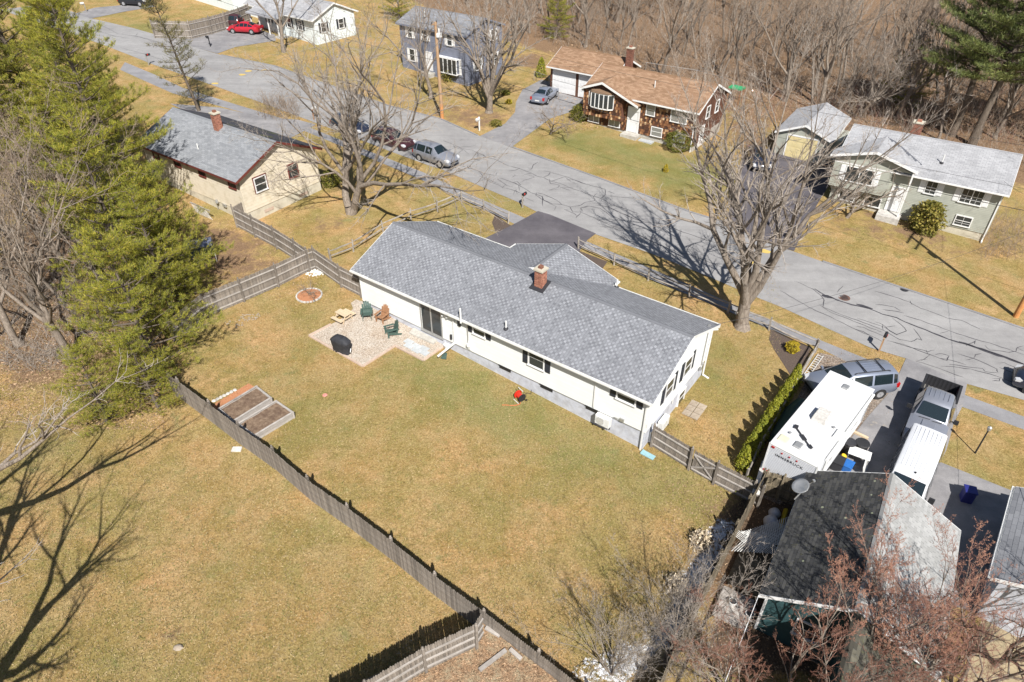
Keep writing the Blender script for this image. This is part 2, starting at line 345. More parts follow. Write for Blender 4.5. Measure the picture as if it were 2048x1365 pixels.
# lawn: straw and green mixed, masks painted per place (r leaf litter, g greenness, b snow, a bare soil)
def lawn():
    t = NT('spring_lawn'); co = t.coord(True); at_ = t.n('ShaderNodeAttribute'); at_.attribute_name = 'cover'
    sp = t.n('ShaderNodeSeparateColor'); t.l(at_.outputs['Color'], sp.inputs[0])
    fine = t.noise(co, 11, 6, .85, .3); mid = t.noise(co, 1.3, 6, .7, .4); big = t.noise(co, .22, 5, .6)
    tex = t.noise(co, 4.2, 8, .85, .6)
    straw = t.ramp(fine, [(.3, (.17, .118, .055)), (.44, (.315, .228, .115)), (.56, (.45, .335, .18)), (.7, (.66, .515, .315))])
    straw = t.mix(t.ramp(tex, [(.36, 0), (.64, 1)]), t.mix(1.0, straw, (.68, .69, .60), 'MULTIPLY'), t.mix(1.0, straw, (1.16, 1.12, 1.14), 'MULTIPLY'))
    straw = t.mix(t.ramp(mid, [(.40, 0), (.60, 1)]), t.mix(1.0, straw, (.80, .82, .68), 'MULTIPLY'), t.mix(1.0, straw, (1.13, 1.07, 1.04), 'MULTIPLY'))
    green = t.ramp(fine, [(.3, (.10, .105, .035)), (.5, (.20, .195, .075)), (.7, (.35, .325, .16))])
    gm = t.math('ADD', t.math('MULTIPLY', mid, .6), t.math('MULTIPLY', big, .5))
    gm = t.math('ADD', gm, t.math('MULTIPLY', sp.outputs[1], .34)); gm = t.math('ADD', gm, t.math('MULTIPLY', tex, .34))
    c = t.mix(t.ramp(gm, [(.70, 0), (1.06, .88)]), straw, green)
    patch = t.noise(co, .38, 4, .55, .5); c = t.mix(t.ramp(patch, [(.40, 0), (.62, 1)]), t.mix(1.0, c, (.84, .90, .74), 'MULTIPLY'), t.mix(1.0, c, (1.10, 1.05, 1.04), 'MULTIPLY'))
    c = t.mix(t.math('MULTIPLY', t.ramp(t.noise(co, .9, 3, .6), [(.62, 0), (.72, 1)]), .7), c, green)
    warm = t.ramp(t.noise(co, .5, 5, .65), [(.4, 0), (.68, 1)]); c = t.mix(warm, c, t.mix(1.0, c, (1.05, .94, .88), 'MULTIPLY'))
    leaf = t.ramp(t.noise(co, 9, 6, .9, .8), [(.3, (.085, .055, .035)), (.47, (.19, .12, .07)), (.62, (.31, .205, .125)), (.8, (.47, .36, .25))])
    lm = t.math('ADD', sp.outputs[0], t.math('MULTIPLY', t.math('SUBTRACT', t.noise(co, .7, 8, .8), .5), 1.5))
    c = t.mix(t.ramp(lm, [(.4, 0), (.6, 1)]), c, leaf)
    soil = t.ramp(t.noise(co, 5, 6, .8), [(.3, (.075, .05, .033)), (.7, (.17, .12, .08))])
    dm = t.math('ADD', at_.outputs['Alpha'], t.math('MULTIPLY', t.math('SUBTRACT', t.noise(co, 1.6, 6, .75), .5), .8))
    c = t.mix(t.ramp(dm, [(.42, 0), (.6, 1)]), c, soil)
    snow = t.math('ADD', sp.outputs[2], t.math('MULTIPLY', t.math('SUBTRACT', t.noise(co, 3.2, 8, .8, .6), .5), 1.5))
    c = t.mix(t.ramp(snow, [(.5, 0), (.56, 1)]), c, (.78, .80, .84))
    t.base(c); t.set(Roughness=.95); t.b.inputs['Specular IOR Level'].default_value = .15
    t.bump(t.math('ADD', fine, t.math('MULTIPLY', tex, 1.4)), .9, .05); return t.m
M['lawn'] = lawn()
# ------------------------------------------------------------------ ground, road, paths
def pip(X, Y, poly):
    ins = np.zeros(X.shape, bool); n = len(poly)
    for i in range(n):
        x0, y0 = poly[i][0], poly[i][1]; x1, y1 = poly[(i + 1) % n][0], poly[(i + 1) % n][1]
        if y0 == y1: continue
        c = ((y0 > Y) != (y1 > Y)) & (X < (x1 - x0) * (Y - y0) / (y1 - y0) + x0); ins ^= c
    return ins
def P(*pts): return [at(*p) for p in pts]
def make_ground():
    xs = np.arange(-130, 130.1, .6); ys = np.arange(-12, 215.1, .6)
    X, Y = np.meshgrid(xs, ys, indexing='ij'); Z = NX * X + NY * Y
    V = np.stack([X, Y, Z], -1).reshape(-1, 3); nx_, ny_ = X.shape
    I = np.arange(nx_ * ny_).reshape(nx_, ny_); F = np.stack([I[:-1, :-1], I[1:, :-1], I[1:, 1:], I[:-1, 1:]], -1).reshape(-1, 4)
    me = fastmesh('ground', V, F, M['lawn'])
    ch = np.zeros((4,) + X.shape, np.float32)
    def blob(c, poly, val, soft=2, world=False):
        soft = soft * (7 if c == 1 else 4 if c == 0 else 1)
        q = poly if world else P(*poly)
        m = pip(X, Y, q).astype(np.float32) * val
        for _ in range(soft):
            p_ = np.pad(m, 1, mode='edge'); m = (p_[:-2, 1:-1] + p_[2:, 1:-1] + p_[1:-1, :-2] + p_[1:-1, 2:] + p_[1:-1, 1:-1] * 2) / 6
        ch[c] = np.maximum(ch[c], m) if val > 0 else ch[c] + m
    # forest floor (leaf litter) beyond the far houses
    blob(0, [(-15, 121), (0, 101), (6, 96), (12, 88), (24, 78), (33, 72), (47, 62), (60, 50), (75, 38), (130, 20), (130, 215), (-60, 215), (-30, 140)], 1, 5, True)
    blob(0, [(-10, 520), (110, 560), (200, 700), (150, 770), (0, 800)], .95, 5)
    blob(0, [(-60, 560), (150, 350), (330, 420), (350, 700), (230, 800), (-60, 760)], .8, 5)
    blob(0, [(1040, 100), (1100, 110), (1090, 145), (1000, 130)], .7, 3)
    blob(0, [(800, 195), (960, 210), (1020, 215), (1025, 240), (960, 275), (885, 245)], .55, 3)        # mulch corner by the brown house drive
    blob(0, [(560, 400), (640, 395), (700, 430), (760, 500), (690, 520), (560, 470)], .45, 4)
    blob(0, [(360, 440), (470, 430), (600, 500), (520, 570), (400, 600)], .6, 4)
    blob(0, [(1440, 230), (1560, 200), (1540, 330), (1480, 320)], .75, 4)                          # between brown and green house
    blob(0, [(1380, 300), (1450, 260), (1480, 320), (1400, 350)], .5, 3)
    blob(0, [(1590, 480), (1720, 400), (1980, 490), (1960, 520), (1800, 500), (1700, 480)], .5, 3)
    blob(0, [(980, 1275), (1150, 1370), (700, 1400), (830, 1345)], .85, 2)                          # leaves in the near corner
    blob(0, [(840, 1180), (960, 1235), (900, 1260), (820, 1225)], .5, 2)
    blob(0, [(1640, 700), (1740, 725), (1690, 780), (1600, 860)], .9, 1)
    blob(0, [(1380, 1230), (1420, 1000), (1520, 960), (1560, 1000), (1400, 1365), (1330, 1365)], .9, 3)
    blob(0, [(1390, 350), (1450, 330), (1460, 360), (1400, 370)], .4, 2)
    blob(0, [(1900, 930), (2048, 960), (2048, 1020), (1960, 990)], .4, 2)
    # green patches
    for q in ([(870, 700), (930, 700), (1100, 800), (1330, 910), (1380, 990), (1300, 1010), (1100, 900), (960, 830), (800, 750), (740, 740), (800, 705)],
              [(520, 880), (640, 850), (560, 760), (470, 900)], [(0, 900), (160, 860), (130, 960), (0, 1000)],
              [(1100, 250), (1180, 260), (1380, 320), (1480, 340), (1440, 400), (1200, 330), (1090, 290)], [(1340, 1010), (1440, 1000), (1420, 1080), (1330, 1060)],
              [(940, 360), (1060, 400), (1068, 420), (1000, 410)], [(1400, 690), (1470, 700), (1500, 760), (1420, 800)], [(230, 60), (300, 40), (400, 90), (330, 85)],
              [(560, 1000), (760, 1130), (900, 1210), (820, 1200), (640, 1090)], [(900, 410), (980, 440), (960, 465), (860, 445)]):
        blob(1, q, 1, 4)
    for q in ([(1270, 950), (1180, 940), (1150, 900), (1250, 905)], [(700, 690), (780, 720), (760, 760), (690, 730)], [(600, 600), (660, 640), (620, 670), (560, 620)]): blob(1, q, .7, 5)
    # snow left in fence shade, lower right
    blob(2, [(1110, 1330), (1200, 1300), (1320, 1245), (1372, 1150), (1425, 1055), (1470, 1030), (1398, 1165), (1300, 1330), (1280, 1365), (1130, 1365)], .72, 2)
    blob(2, [(1300, 1290), (1372, 1150), (1425, 1055), (1472, 1025), (1480, 1040), (1420, 1150), (1350, 1285), (1320, 1330)], .95, 1)
    blob(2, [(745, 1330), (850, 1265), (880, 1275), (760, 1350), (690, 1375)], .8, 1)
    blob(3, [(290, 1250), (360, 1230), (385, 1270), (350, 1320), (300, 1300)], .62, 2)
    # bare soil
    blob(3, [(1370, 1365), (1480, 1130), (1510, 1190), (1560, 1365)], .9, 2)
    blob(3, [(1520, 960), (1620, 950), (1600, 1200), (1440, 1160)], .8, 2)
    blob(3, [(1350, 1180), (1500, 960), (1530, 980), (1390, 1230)], .9, 1)
    blob(3, [(1500, 1180), (1900, 1250), (1960, 1365), (1480, 1365)], .8, 1)
    col = me.color_attributes.new('cover', 'FLOAT_COLOR', 'POINT')
    col.data.foreach_set('color', np.stack([ch[0], ch[1], ch[2], ch[3]], -1).reshape(-1).astype(np.float32))
    o = bpy.data.objects.new('ground', me); link(o); o['kind'] = 'structure'
    b = MB(); S = 1500
    b.poly([(-S, -S, tz(-S, -S) - .3), (S, -S, tz(S, -S) - .3), (S, S, tz(S, S) - .3), (-S, S, tz(-S, S) - .3)])
    b.obj('terrain', M['leaf_dry'], kind='structure')
make_ground()
def sheet(name, pts, mat, h, thick=.0, kind='structure', parent=None):
    b = MB(); q = [(p.x, p.y, tz(p.x, p.y) + h) for p in pts]
    if thick: b.prism([(x, y, z - thick) for x, y, z in q], (0, 0, thick))
    else: b.poly(q)
    return b.obj(name, mat, parent, kind=kind)
near_e = [(2300, 905), (2048, 801), (1932, 768), (1813, 718), (1740, 696), (1660, 660), (1560, 614), (1522, 599), (1400, 547), (1300, 507), (1190, 469), (1073, 424), (1036, 405), (958, 372), (880, 338), (864, 334), (779, 303), (700, 272), (609, 238), (520, 205), (430, 173), (365, 150), (310, 131), (262, 112), (200, 88), (120, 60), (0, 20)]
far_e = [(2300, 745), (2048, 659), (1900, 609), (1645, 524), (1530, 484), (1455, 449), (1380, 425), (1200, 358), (1022, 296), (960, 273), (882, 239), (776, 212), (700, 185), (620, 158), (550, 133), (443, 111), (392, 96), (326, 74), (267, 57), (181, 37), (100, 8)]
road = sheet('road', P(*near_e) + P(*far_e)[::-1], M['road'], .02)
b = MB()                                                        # low asphalt berm along the far edge
fe = P(*[(2300, 745), (2048, 659), (1900, 609), (1645, 524)]); fe2 = P((1452, 447), (1380, 425), (1200, 358), (1024, 295)); fe3 = P((955, 272), (882, 239), (776, 212), (700, 185), (620, 158), (550, 133), (443, 111))
for run in (fe, fe2, fe3):
    for p, q in zip(run[:-1], run[1:]):
        b.beam(p + Vector((0, 0, .04)), q + Vector((0, 0, .04)), .16, .1)
b.obj('kerb', M['walk'], kind='structure')
sheet('sidewalk', P((250, 125), (310, 150), (365, 176), (480, 212), (600, 248), (700, 288), (846, 345), (922, 382), (1048, 436), (1078, 446), (1060, 462), (1028, 448), (915, 394), (842, 360), (700, 300), (600, 259), (480, 224), (345, 187), (275, 156), (240, 140)), M['walk'], .014)
sheet('sidewalk', P((1170, 482), (1305, 539), (1400, 580), (1503, 625), (1643, 682), (1774, 735), (1812, 752), (1806, 772), (1760, 757), (1641, 698), (1536, 658), (1430, 612), (1297, 558), (1224, 522), (1158, 494)), M['walk'], .014)
sheet('sidewalk', P((1925, 789), (2048, 834), (2300, 940), (2300, 968), (2048, 860), (1918, 812)), M['walk'], .014)
sheet('driveway', P((1076, 423), (1100, 430), (1192, 468), (1176, 480), (1164, 494), (1158, 506), (1130, 560), (1000, 500), (960, 482), (985, 470), (1030, 448)), M['drive_dark'], .026)
sheet('driveway', P((960, 273), (1022, 296), (1100, 238), (1165, 217), (1215, 200), (1195, 180), (1100, 164), (1083, 160), (1045, 180), (1032, 205), (1030, 225), (1010, 248)), M['drive_old'], .026)
sheet('driveway', P((1450, 448), (1466, 395), (1476, 345), (1492, 305), (1548, 296), (1650, 300), (1672, 350), (1640, 400), (1612, 450), (1588, 503), (1530, 486)), M['drive_dark'], .026)
sheet('driveway', P((388, 95), (330, 75), (372, 66), (440, 58), (490, 52), (550, 70), (552, 82), (470, 95), (435, 108)), M['drive_old'], .026)
sheet('driveway', P((150, 28), (181, 38), (250, 24), (310, 14), (300, 6), (190, 16)), M['drive_old'], .026)
sheet('driveway', P((340, 208), (440, 216), (530, 236), (595, 240), (632, 250), (610, 262), (575, 280), (520, 285), (430, 250)), M['drive_old'], .026)
sheet('driveway', P((1812, 717), (1934, 768), (1924, 815), (1908, 845), (1893, 900), (1880, 925), (2030, 985), (2040, 1100), (1960, 1230), (1900, 1210), (1740, 1100), (1600, 980), (1700, 880), (1735, 835), (1775, 790), (1798, 748)), M['drive_old'], .026)
sheet('gravel_bed', P((1800, 752), (1778, 790), (1737, 835), (1700, 885), (1640, 930), (1560, 1010), (1500, 985), (1640, 706), (1700, 720)), M['gravel_dark'], .010)
sheet('sand_patch', P((1965, 1235), (2060, 1260), (2100, 1400), (1930, 1400), (1940, 1300)), M['sand'], .012)
sheet('added_leaf_mound', P((968, 1263), (1120, 1365), (1230, 1440), (560, 1460), (660, 1416), (745, 1372), (846, 1331), (940, 1280)), M['litter'], .72, .9)  # added mound hides the extra fence height that lengthens the shadow
# sealed cracks: ribbons of tar on the road
random.seed(11)
def crack(pts, w=.05, wig=.045):
    pts = P(*pts); out = []
    for p, q in zip(pts[:-1], pts[1:]):
        n = max(2, int((q - p).length / .35)); d = (q - p); s = Vector((-d.y, d.x, 0)).normalized()
        for i in range(n): out.append(p + d * (i / n) + s * random.uniform(-wig, wig) * (1 if i else .3))
    out.append(pts[-1]); return out
def ribbon(mb, pts, w):
    vs = []; n = len(pts)
    for i, p in enumerate(pts):
        d = pts[min(i + 1, n - 1)] - pts[max(i - 1, 0)]; s = Vector((-d.y, d.x, 0)).normalized()
        ww = w * random.uniform(.55, 1.3) * (.35 if i in (0, n - 1) else 1) / 2
        for sg in (-1, 1):
            q = p + s * ww * sg; vs.append((q.x, q.y, tz(q.x, q.y) + .027))
    mb.add(vs, [(2 * i, 2 * i + 1, 2 * i + 3, 2 * i + 2) for i in range(n - 1)])
def za(x0, y0, s, *pts): return [(x0 + a / s, y0 + b_ / s) for a, b_ in pts]
Z1 = (880, 280, 5.12); Z2 = (1160, 380, 5.12); Z3 = (1560, 520, 4.197)
cr = [za(*Z1, (30, 10), (130, 50), (220, 90), (330, 110), (410, 145), (470, 180), (580, 210), (690, 265), (810, 295), (930, 340), (990, 375), (1060, 390), (1120, 420), (1230, 450), (1330, 495), (1460, 535), (1570, 580), (1650, 605), (1740, 660), (1880, 705), (2040, 760)),
      za(*Z1, (130, 60), (150, 80), (240, 105), (160, 155)), za(*Z1, (375, 125), (390, 150), (378, 175)), za(*Z1, (415, 150), (440, 150), (465, 175)),
      za(*Z1, (300, 228), (370, 222), (425, 205)), za(*Z1, (915, 312), (940, 300), (955, 260), (1003, 230)), za(*Z1, (705, 325), (770, 315), (820, 295)),
      za(*Z1, (845, 368), (900, 350), (935, 348)), za(*Z1, (735, 388), (775, 365)), za(*Z1, (175, 255), (240, 275), (310, 295), (400, 325), (450, 350), (510, 358), (575, 368)),
      za(*Z1, (275, 270), (290, 295), (325, 295), (300, 268), (275, 270)), za(*Z1, (395, 330), (430, 360), (440, 395), (520, 435), (600, 465), (640, 495), (650, 480)),
      za(*Z1, (390, 375), (450, 385), (530, 425), (620, 460)), za(*Z1, (585, 405), (640, 440), (680, 470), (750, 485)), za(*Z1, (610, 395), (650, 405), (730, 435), (800, 465), (880, 510), (930, 545), (1040, 580), (1060, 620), (1150, 660), (1240, 665), (1330, 690), (1360, 740), (1440, 745), (1550, 790), (1660, 840), (1790, 895), (1900, 925)),
      za(*Z1, (640, 490), (720, 510), (790, 535), (840, 555)), za(*Z1, (745, 440), (790, 430), (830, 465), (800, 465), (760, 440)), za(*Z1, (820, 440), (870, 415), (970, 385)),
      za(*Z1, (985, 545), (1060, 560), (1150, 600), (1220, 640), (1250, 665)), za(*Z1, (985, 545), (980, 570), (1040, 610), (1100, 640), (1190, 685), (1165, 725)), za(*Z1, (1050, 575), (1050, 625), (1055, 690)),
      za(*Z1, (870, 595), (960, 635)), za(*Z1, (780, 510), (790, 560)), za(*Z1, (1060, 320), (1130, 330), (1110, 365), (1060, 388)), za(*Z1, (1130, 335), (1220, 360), (1330, 395), (1470, 450), (1560, 475), (1690, 510), (1690, 570), (1640, 605)),
      za(*Z1, (1270, 415), (1370, 412), (1440, 440), (1530, 465)), za(*Z1, (1120, 435), (1180, 415), (1280, 382)), za(*Z1, (1120, 400), (1130, 450), (1220, 465), (1210, 490), (1110, 520)), za(*Z1, (1230, 490), (1330, 520)),
      za(*Z1, (1330, 690), (1420, 680), (1500, 640), (1590, 625), (1570, 590), (1610, 548)), za(*Z1, (1450, 740), (1440, 700), (1530, 682), (1640, 705), (1740, 780)), za(*Z1, (1440, 750), (1390, 805)), za(*Z1, (1460, 740), (1440, 700)),
      za(*Z1, (1590, 670), (1700, 685), (1860, 755), (1960, 800), (2040, 830)), za(*Z1, (1720, 530), (1790, 555)), za(*Z1, (1720, 575), (1830, 590), (2000, 600)), za(*Z1, (1270, 715), (1370, 755), (1400, 780)),
      za(*Z1, (160, 285), (300, 340)), za(*Z1, (190, 10), (240, -5)), za(*Z1, (190, 80), (310, 70), (370, 60)),
      za(*Z2, (270, 170), (420, 240), (560, 300), (680, 340), (850, 350), (970, 400), (1050, 435), (1200, 485), (1300, 520), (1440, 565), (1550, 600)), za(*Z2, (350, 370), (450, 400), (570, 450), (650, 490), (760, 545), (870, 590), (990, 640), (1100, 660), (1260, 720), (1400, 775), (1560, 830)),
      za(*Z2, (1090, 640), (1110, 590), (1150, 560)), za(*Z2, (1250, 500), (1310, 530)), za(*Z2, (200, 380), (340, 390), (430, 430)),
      za(*Z3, (0, 260), (120, 330), (240, 400), (300, 430), (420, 480), (520, 530), (640, 590), (760, 640)), za(*Z3, (120, 180), (280, 250), (340, 300), (370, 340), (360, 400), (560, 480), (780, 560), (900, 610), (1000, 670), (1100, 690), (1150, 665), (1190, 680), (1120, 580)),
      za(*Z3, (330, 380), (420, 440), (620, 520), (850, 610)), za(*Z3, (480, 275), (530, 220)), za(*Z3, (790, 265), (950, 310), (1080, 355), (1180, 410), (1270, 440), (1400, 490), (1520, 510), (1600, 550), (1690, 590)), za(*Z3, (1090, 345), (1110, 380)),
      za(*Z3, (800, 380), (860, 382), (960, 400), (1010, 430)), za(*Z3, (880, 430), (940, 430), (1040, 450)), za(*Z3, (650, 495), (760, 530), (880, 570), (980, 630), (1060, 600), (1020, 550), (940, 490)), za(*Z3, (800, 525), (860, 545), (920, 600), (980, 635)),
      za(*Z3, (1040, 470), (1180, 510), (1320, 560), (1490, 625), (1640, 670), (1800, 715), (1960, 770), (2048, 800)), za(*Z3, (620, 580), (700, 605), (760, 640), (860, 690)), za(*Z3, (640, 560), (700, 570), (800, 615), (900, 655)),
      za(*Z3, (940, 690), (1080, 735), (1200, 760), (1240, 775), (1300, 760)), za(*Z3, (900, 680), (1040, 715), (1150, 760), (1260, 800), (1340, 830), (1450, 850), (1560, 885)), za(*Z3, (1300, 800), (1350, 790), (1420, 810), (1400, 850), (1340, 830)), za(*Z3, (1230, 760), (1240, 790)),
      za(*Z3, (1350, 895), (1450, 900), (1600, 920), (1760, 960), (1900, 1010), (2048, 1080)), za(*Z3, (1420, 880), (1560, 900), (1700, 915), (1720, 940), (1820, 950)), za(*Z3, (1490, 790), (1620, 830), (1740, 880), (1820, 920), (1830, 950)), za(*Z3, (1780, 1000), (1850, 1000), (1840, 1020), (1780, 1020)),
      za(*Z3, (1820, 870), (1880, 865), (1960, 900), (2048, 940)), za(*Z3, (1840, 905), (1900, 930), (2048, 990)), za(*Z3, (1690, 790), (1640, 800), (1620, 830)), za(*Z3, (1720, 720), (1760, 760), (1870, 770), (1920, 780), (1980, 770), (1990, 740), (2048, 725)), za(*Z3, (1630, 710), (1640, 680)), za(*Z3, (1340, 620), (1410, 605)),
      za(150, 0, 5.12, (170, 220), (330, 290), (440, 350), (600, 370), (740, 400), (900, 450), (1000, 480)), za(150, 0, 5.12, (240, 320), (420, 380), (560, 395)), za(150, 0, 5.12, (460, 490), (640, 540), (760, 570), (900, 620)), za(150, 0, 5.12, (620, 370), (840, 440), (900, 445)), za(1560, 520, 4.197, (1140, 855), (1260, 890), (1400, 940), (1540, 990))]
cm = MB()
for c in cr: ribbon(cm, crack(c), .052)
ribbon(cm, crack(za(*Z3, (290, 245), (380, 300), (480, 340), (600, 380), (740, 410), (860, 460), (980, 490), (1100, 545), (1220, 590), (1340, 640), (1480, 690), (1600, 720), (1750, 770), (1900, 820), (2100, 900))), .14)
ribbon(cm, crack(za(*Z3, (350, 300), (450, 325))), .5); ribbon(cm, crack(za(*Z3, (640, 375), (780, 415))), .3); ribbon(cm, crack(za(*Z3, (1500, 690), (2048, 880))), .26)
for i in range(26):                                             # short hairline branches off the mapped ones
    c = random.choice(cr); p = random.choice(c); ribbon(cm, crack([p, (p[0] + random.uniform(-22, 26), p[1] + random.uniform(-7, 12))]), .04)
cm.obj('crack_sealant', M['seal'], kind='stuff')
b = MB()
for px, py in ((1507, 527), (1530, 504), (484, 150), (528, 141), (430, 168), (497, 143)):
    c = at(px, py); pts = [(c.x + random.uniform(.3, .55) * math.cos(a) * 1.0, c.y + random.uniform(.2, .4) * math.sin(a)) for a in [i * .7854 for i in range(8)]]
    b.poly([(x, y, tz(x, y) + .031) for x, y in pts])
b.obj('road_marking', M['yellow'], kind='structure')
def flush(name, label, cat, px, py, r, mat, n=20, rim=True):
    c = at(px, py); t = thing(name, label, cat, (c.x, c.y, c.z + .02))
    MB().lathe([(r, 0), (r, .012), (r * .86, .016), (r * .84, .010)], n).obj('lid', mat, t)
    rb = MB()
    for k in range(-2, 3): rb.bx(-r * .6, r * .6, k * r * .28 - .03, k * r * .28 + .03, .008, .022)
    rb.obj('tread_bars', M['dark_metal'], t)
flush('manhole_cover', 'rusty round manhole cover in the right part of the road', 'manhole', 1688, 596, .42, flat('rusty_iron', (.13, .07, .05), .9))
flush('storm_drain', 'small dark drain lid at the far edge of the road near the right pole', 'drain', 1808, 580, .3, M['dark_metal'])
# planting beds, patio
sheet('mulch_bed', P((990, 430), (1017, 449), (1030, 455), (1024, 462), (1008, 470), (990, 462), (984, 446)), M['mulch_dark'], .018)
sheet('mulch_bed', P((1152, 500), (1215, 524), (1190, 560), (1150, 560)), M['mulch_dark'], .018)
sheet('mulch_bed', P((1575, 765), (1598, 770), (1500, 945), (1468, 935)), M['mulch_dark'], .016)
sheet('mulch_bed', P((1541, 660), (1623, 696), (1590, 765), (1580, 750), (1566, 728), (1548, 700), (1538, 680)), M['mulch_dark'], .018)
# ------------------------------------------------------------------ building helpers
rs = np.random.RandomState(5)
def shingles(parent, name, O, U, W_, L, S, mat, ex=.14, tw=.30, rag=.005, thick=.006, clip=None, label=None, checker=False):
    "courses of tabs on the slope with corner O, along U, up W_; one joined part"
    O = np.array(O, float); U = np.array(U, float); U /= np.linalg.norm(U); W_ = np.array(W_, float); W_ /= np.linalg.norm(W_); N = np.cross(U, W_); N /= np.linalg.norm(N)
    V = []; nr = int(S / ex); ex = S / nr; k = int(L / tw)
    a0 = []; r0 = []
    for r in range(nr):
        off = 0 if checker else (r % 2) * .5 + rs.uniform(-.06, .06)
        a = np.arange(-1, k + 1) * tw + off * tw; a0.append(a); r0.append(np.full(a.shape, r))
    a = np.concatenate(a0); r = np.concatenate(r0)
    x0 = np.clip(a + .006, 0, L); x1 = np.clip(a + tw - .006, 0, L); ok = x1 - x0 > .02
    x0, x1, r = x0[ok], x1[ok], r[ok]
    if clip is not None:
        cx = (x0 + x1) / 2; cy = (r + .5) * ex; ok = clip(cx, cy); x0, x1, r = x0[ok], x1[ok], r[ok]
    n = len(r); y0 = r * ex + rs.uniform(-rag, rag, n); y1 = (r + 1) * ex + .004
    h0 = .004 + thick + rs.uniform(0, .003, n); h1 = np.full(n, .003)
    tone = np.clip((((np.round(x0 / tw) + r) % 2) * .42 + rs.uniform(0, .58, n)) if checker else rs.rand(n), 0, 1)
    def pt(x, y, h): return O + U * x[:, None] + W_ * y[:, None] + N * h[:, None]
    V = np.stack([pt(x0, y0, h0), pt(x1, y0, h0), pt(x1, y1, h1), pt(x0, y1, h1), pt(x0, y0, h0 * 0 + .001), pt(x1, y0, h0 * 0 + .001)], 1).reshape(-1, 3)
    b = np.arange(n)[:, None] * 6
    F = np.concatenate([b + [0, 1, 2, 3], b + [4, 5, 1, 0]], 0)
    me = fastmesh(name, V, F, mat); me.attributes.new('tone', 'FLOAT', 'POINT').data.foreach_set('value', np.repeat(tone, 6).astype(np.float32)); o = bpy.data.objects.new(name, me); link(o, parent); o['kind'] = 'stuff'
    if label: o['label'] = label
    return o
def groof(parent, F, L, W, ze, rise, mat, under, oe=.4, orr=.3, trim=None, ex=.14, tw=.30, th=.13, gutter=True, matb=None, front=True, back=True, asym=None, trimlabel=None, name='roof', L0=0.0, checker=False):
    "gable roof, ridge along local x, frame F relative to parent; wall rectangle L x W, wall top ze"
    s = rise / (W / 2); A0, A1 = -orr + L0, L + orr; zr = ze + rise; zl = ze - s * oe; yb = W + oe; cosl = math.hypot(W / 2 + oe, rise + s * oe)
    b = MB(F)
    for (y0, y1) in (((-oe), W / 2), (yb, W / 2)):
        if (y0 < W / 2 and not front) or (y0 > W / 2 and not back): continue
        b.hexa([(A0, y0, zl - th), (A1, y0, zl - th), (A1, y1, zr - th), (A0, y1, zr - th), (A0, y0, zl), (A1, y0, zl), (A1, y1, zr), (A0, y1, zr)])
    ro = b.obj(name, under, parent)
    Fn = np.array(F)
    def tr(p): return (Fn @ np.array([p[0], p[1], p[2], 1.0]))[:3]
    def trv(p): return (Fn[:3, :3] @ np.array(p, float))
    if front: shingles(ro, 'shingle', tr((A0, -oe, zl)), trv((1, 0, 0)), trv((0, W / 2 + oe, zr - zl)), A1 - A0, cosl, mat, ex, tw, checker=checker)
    if back: shingles(ro, 'shingle', tr((A1, yb, zl)), trv((-1, 0, 0)), trv((0, -W / 2 - oe, zr - zl)), A1 - A0, cosl, matb or mat, ex, tw, checker=checker)
    rc = MB(F); n = int((A1 - A0) / .25)
    for i in range(n):
        x0 = A0 + (A1 - A0) * i / n; x1 = A0 + (A1 - A0) * (i + 1) / n + .02
        for sg in (-1, 1): rc.poly([(x0, W / 2, zr + .035), (x1, W / 2, zr + .028), (x1, W / 2 + sg * .14, zr + .028 - s * .14), (x0, W / 2 + sg * .14, zr + .035 - s * .14)])
    rc.obj('ridge_cap', mat, ro)
    if trim:
        for y0, sg in ((-oe, -1), (yb, 1)):
            f = MB(F); f.bx(A0, A1, y0 + sg * .001 - .012, y0 + sg * .001 + .012, zl - th - .05, zl - .01); f.obj('fascia', trim, ro)
            if gutter:
                g = MB(F); x = y0 + sg * .07
                g.bx(A0, A1, x - .05, x + .05, zl - .12, zl - .105); g.bx(A0, A1, x + sg * .05 - .006, x + sg * .05 + .006, zl - .12, zl - .015); g.bx(A0, A0 + .01, x - .05, x + .05, zl - .105, zl - .02); g.bx(A1 - .01, A1, x - .05, x + .05, zl - .105, zl - .02)
                g.obj('gutter', trim, ro)
        for x in (A0, A1):
            for y0 in (-oe, yb):
                sgx = -1 if x == A0 else 1
                f = MB(F); xx = x + sgx * .014
                f.hexa([(xx - .012, y0, zl - th - .06), (xx + .012, y0, zl - th - .06), (xx + .012, W / 2, zr - th - .06), (xx - .012, W / 2, zr - th - .06), (xx - .012, y0, zl + .012), (xx + .012, y0, zl + .012), (xx + .012, W / 2, zr + .012), (xx - .012, W / 2, zr + .012)])
                f.obj('rake_board', trim, ro)
    return ro
def wallcore(parent, F, L, W, z0, ze, rise, mat, name='wall'):
    b = MB(F); b.bx(0, L, 0, W, z0, ze)
    if rise: b.prism([(0.001, 0, ze), (0.001, W, ze), (0.001, W / 2, ze + rise - .06)], (L - .002, 0, 0))
    return b.obj(name, mat, parent)
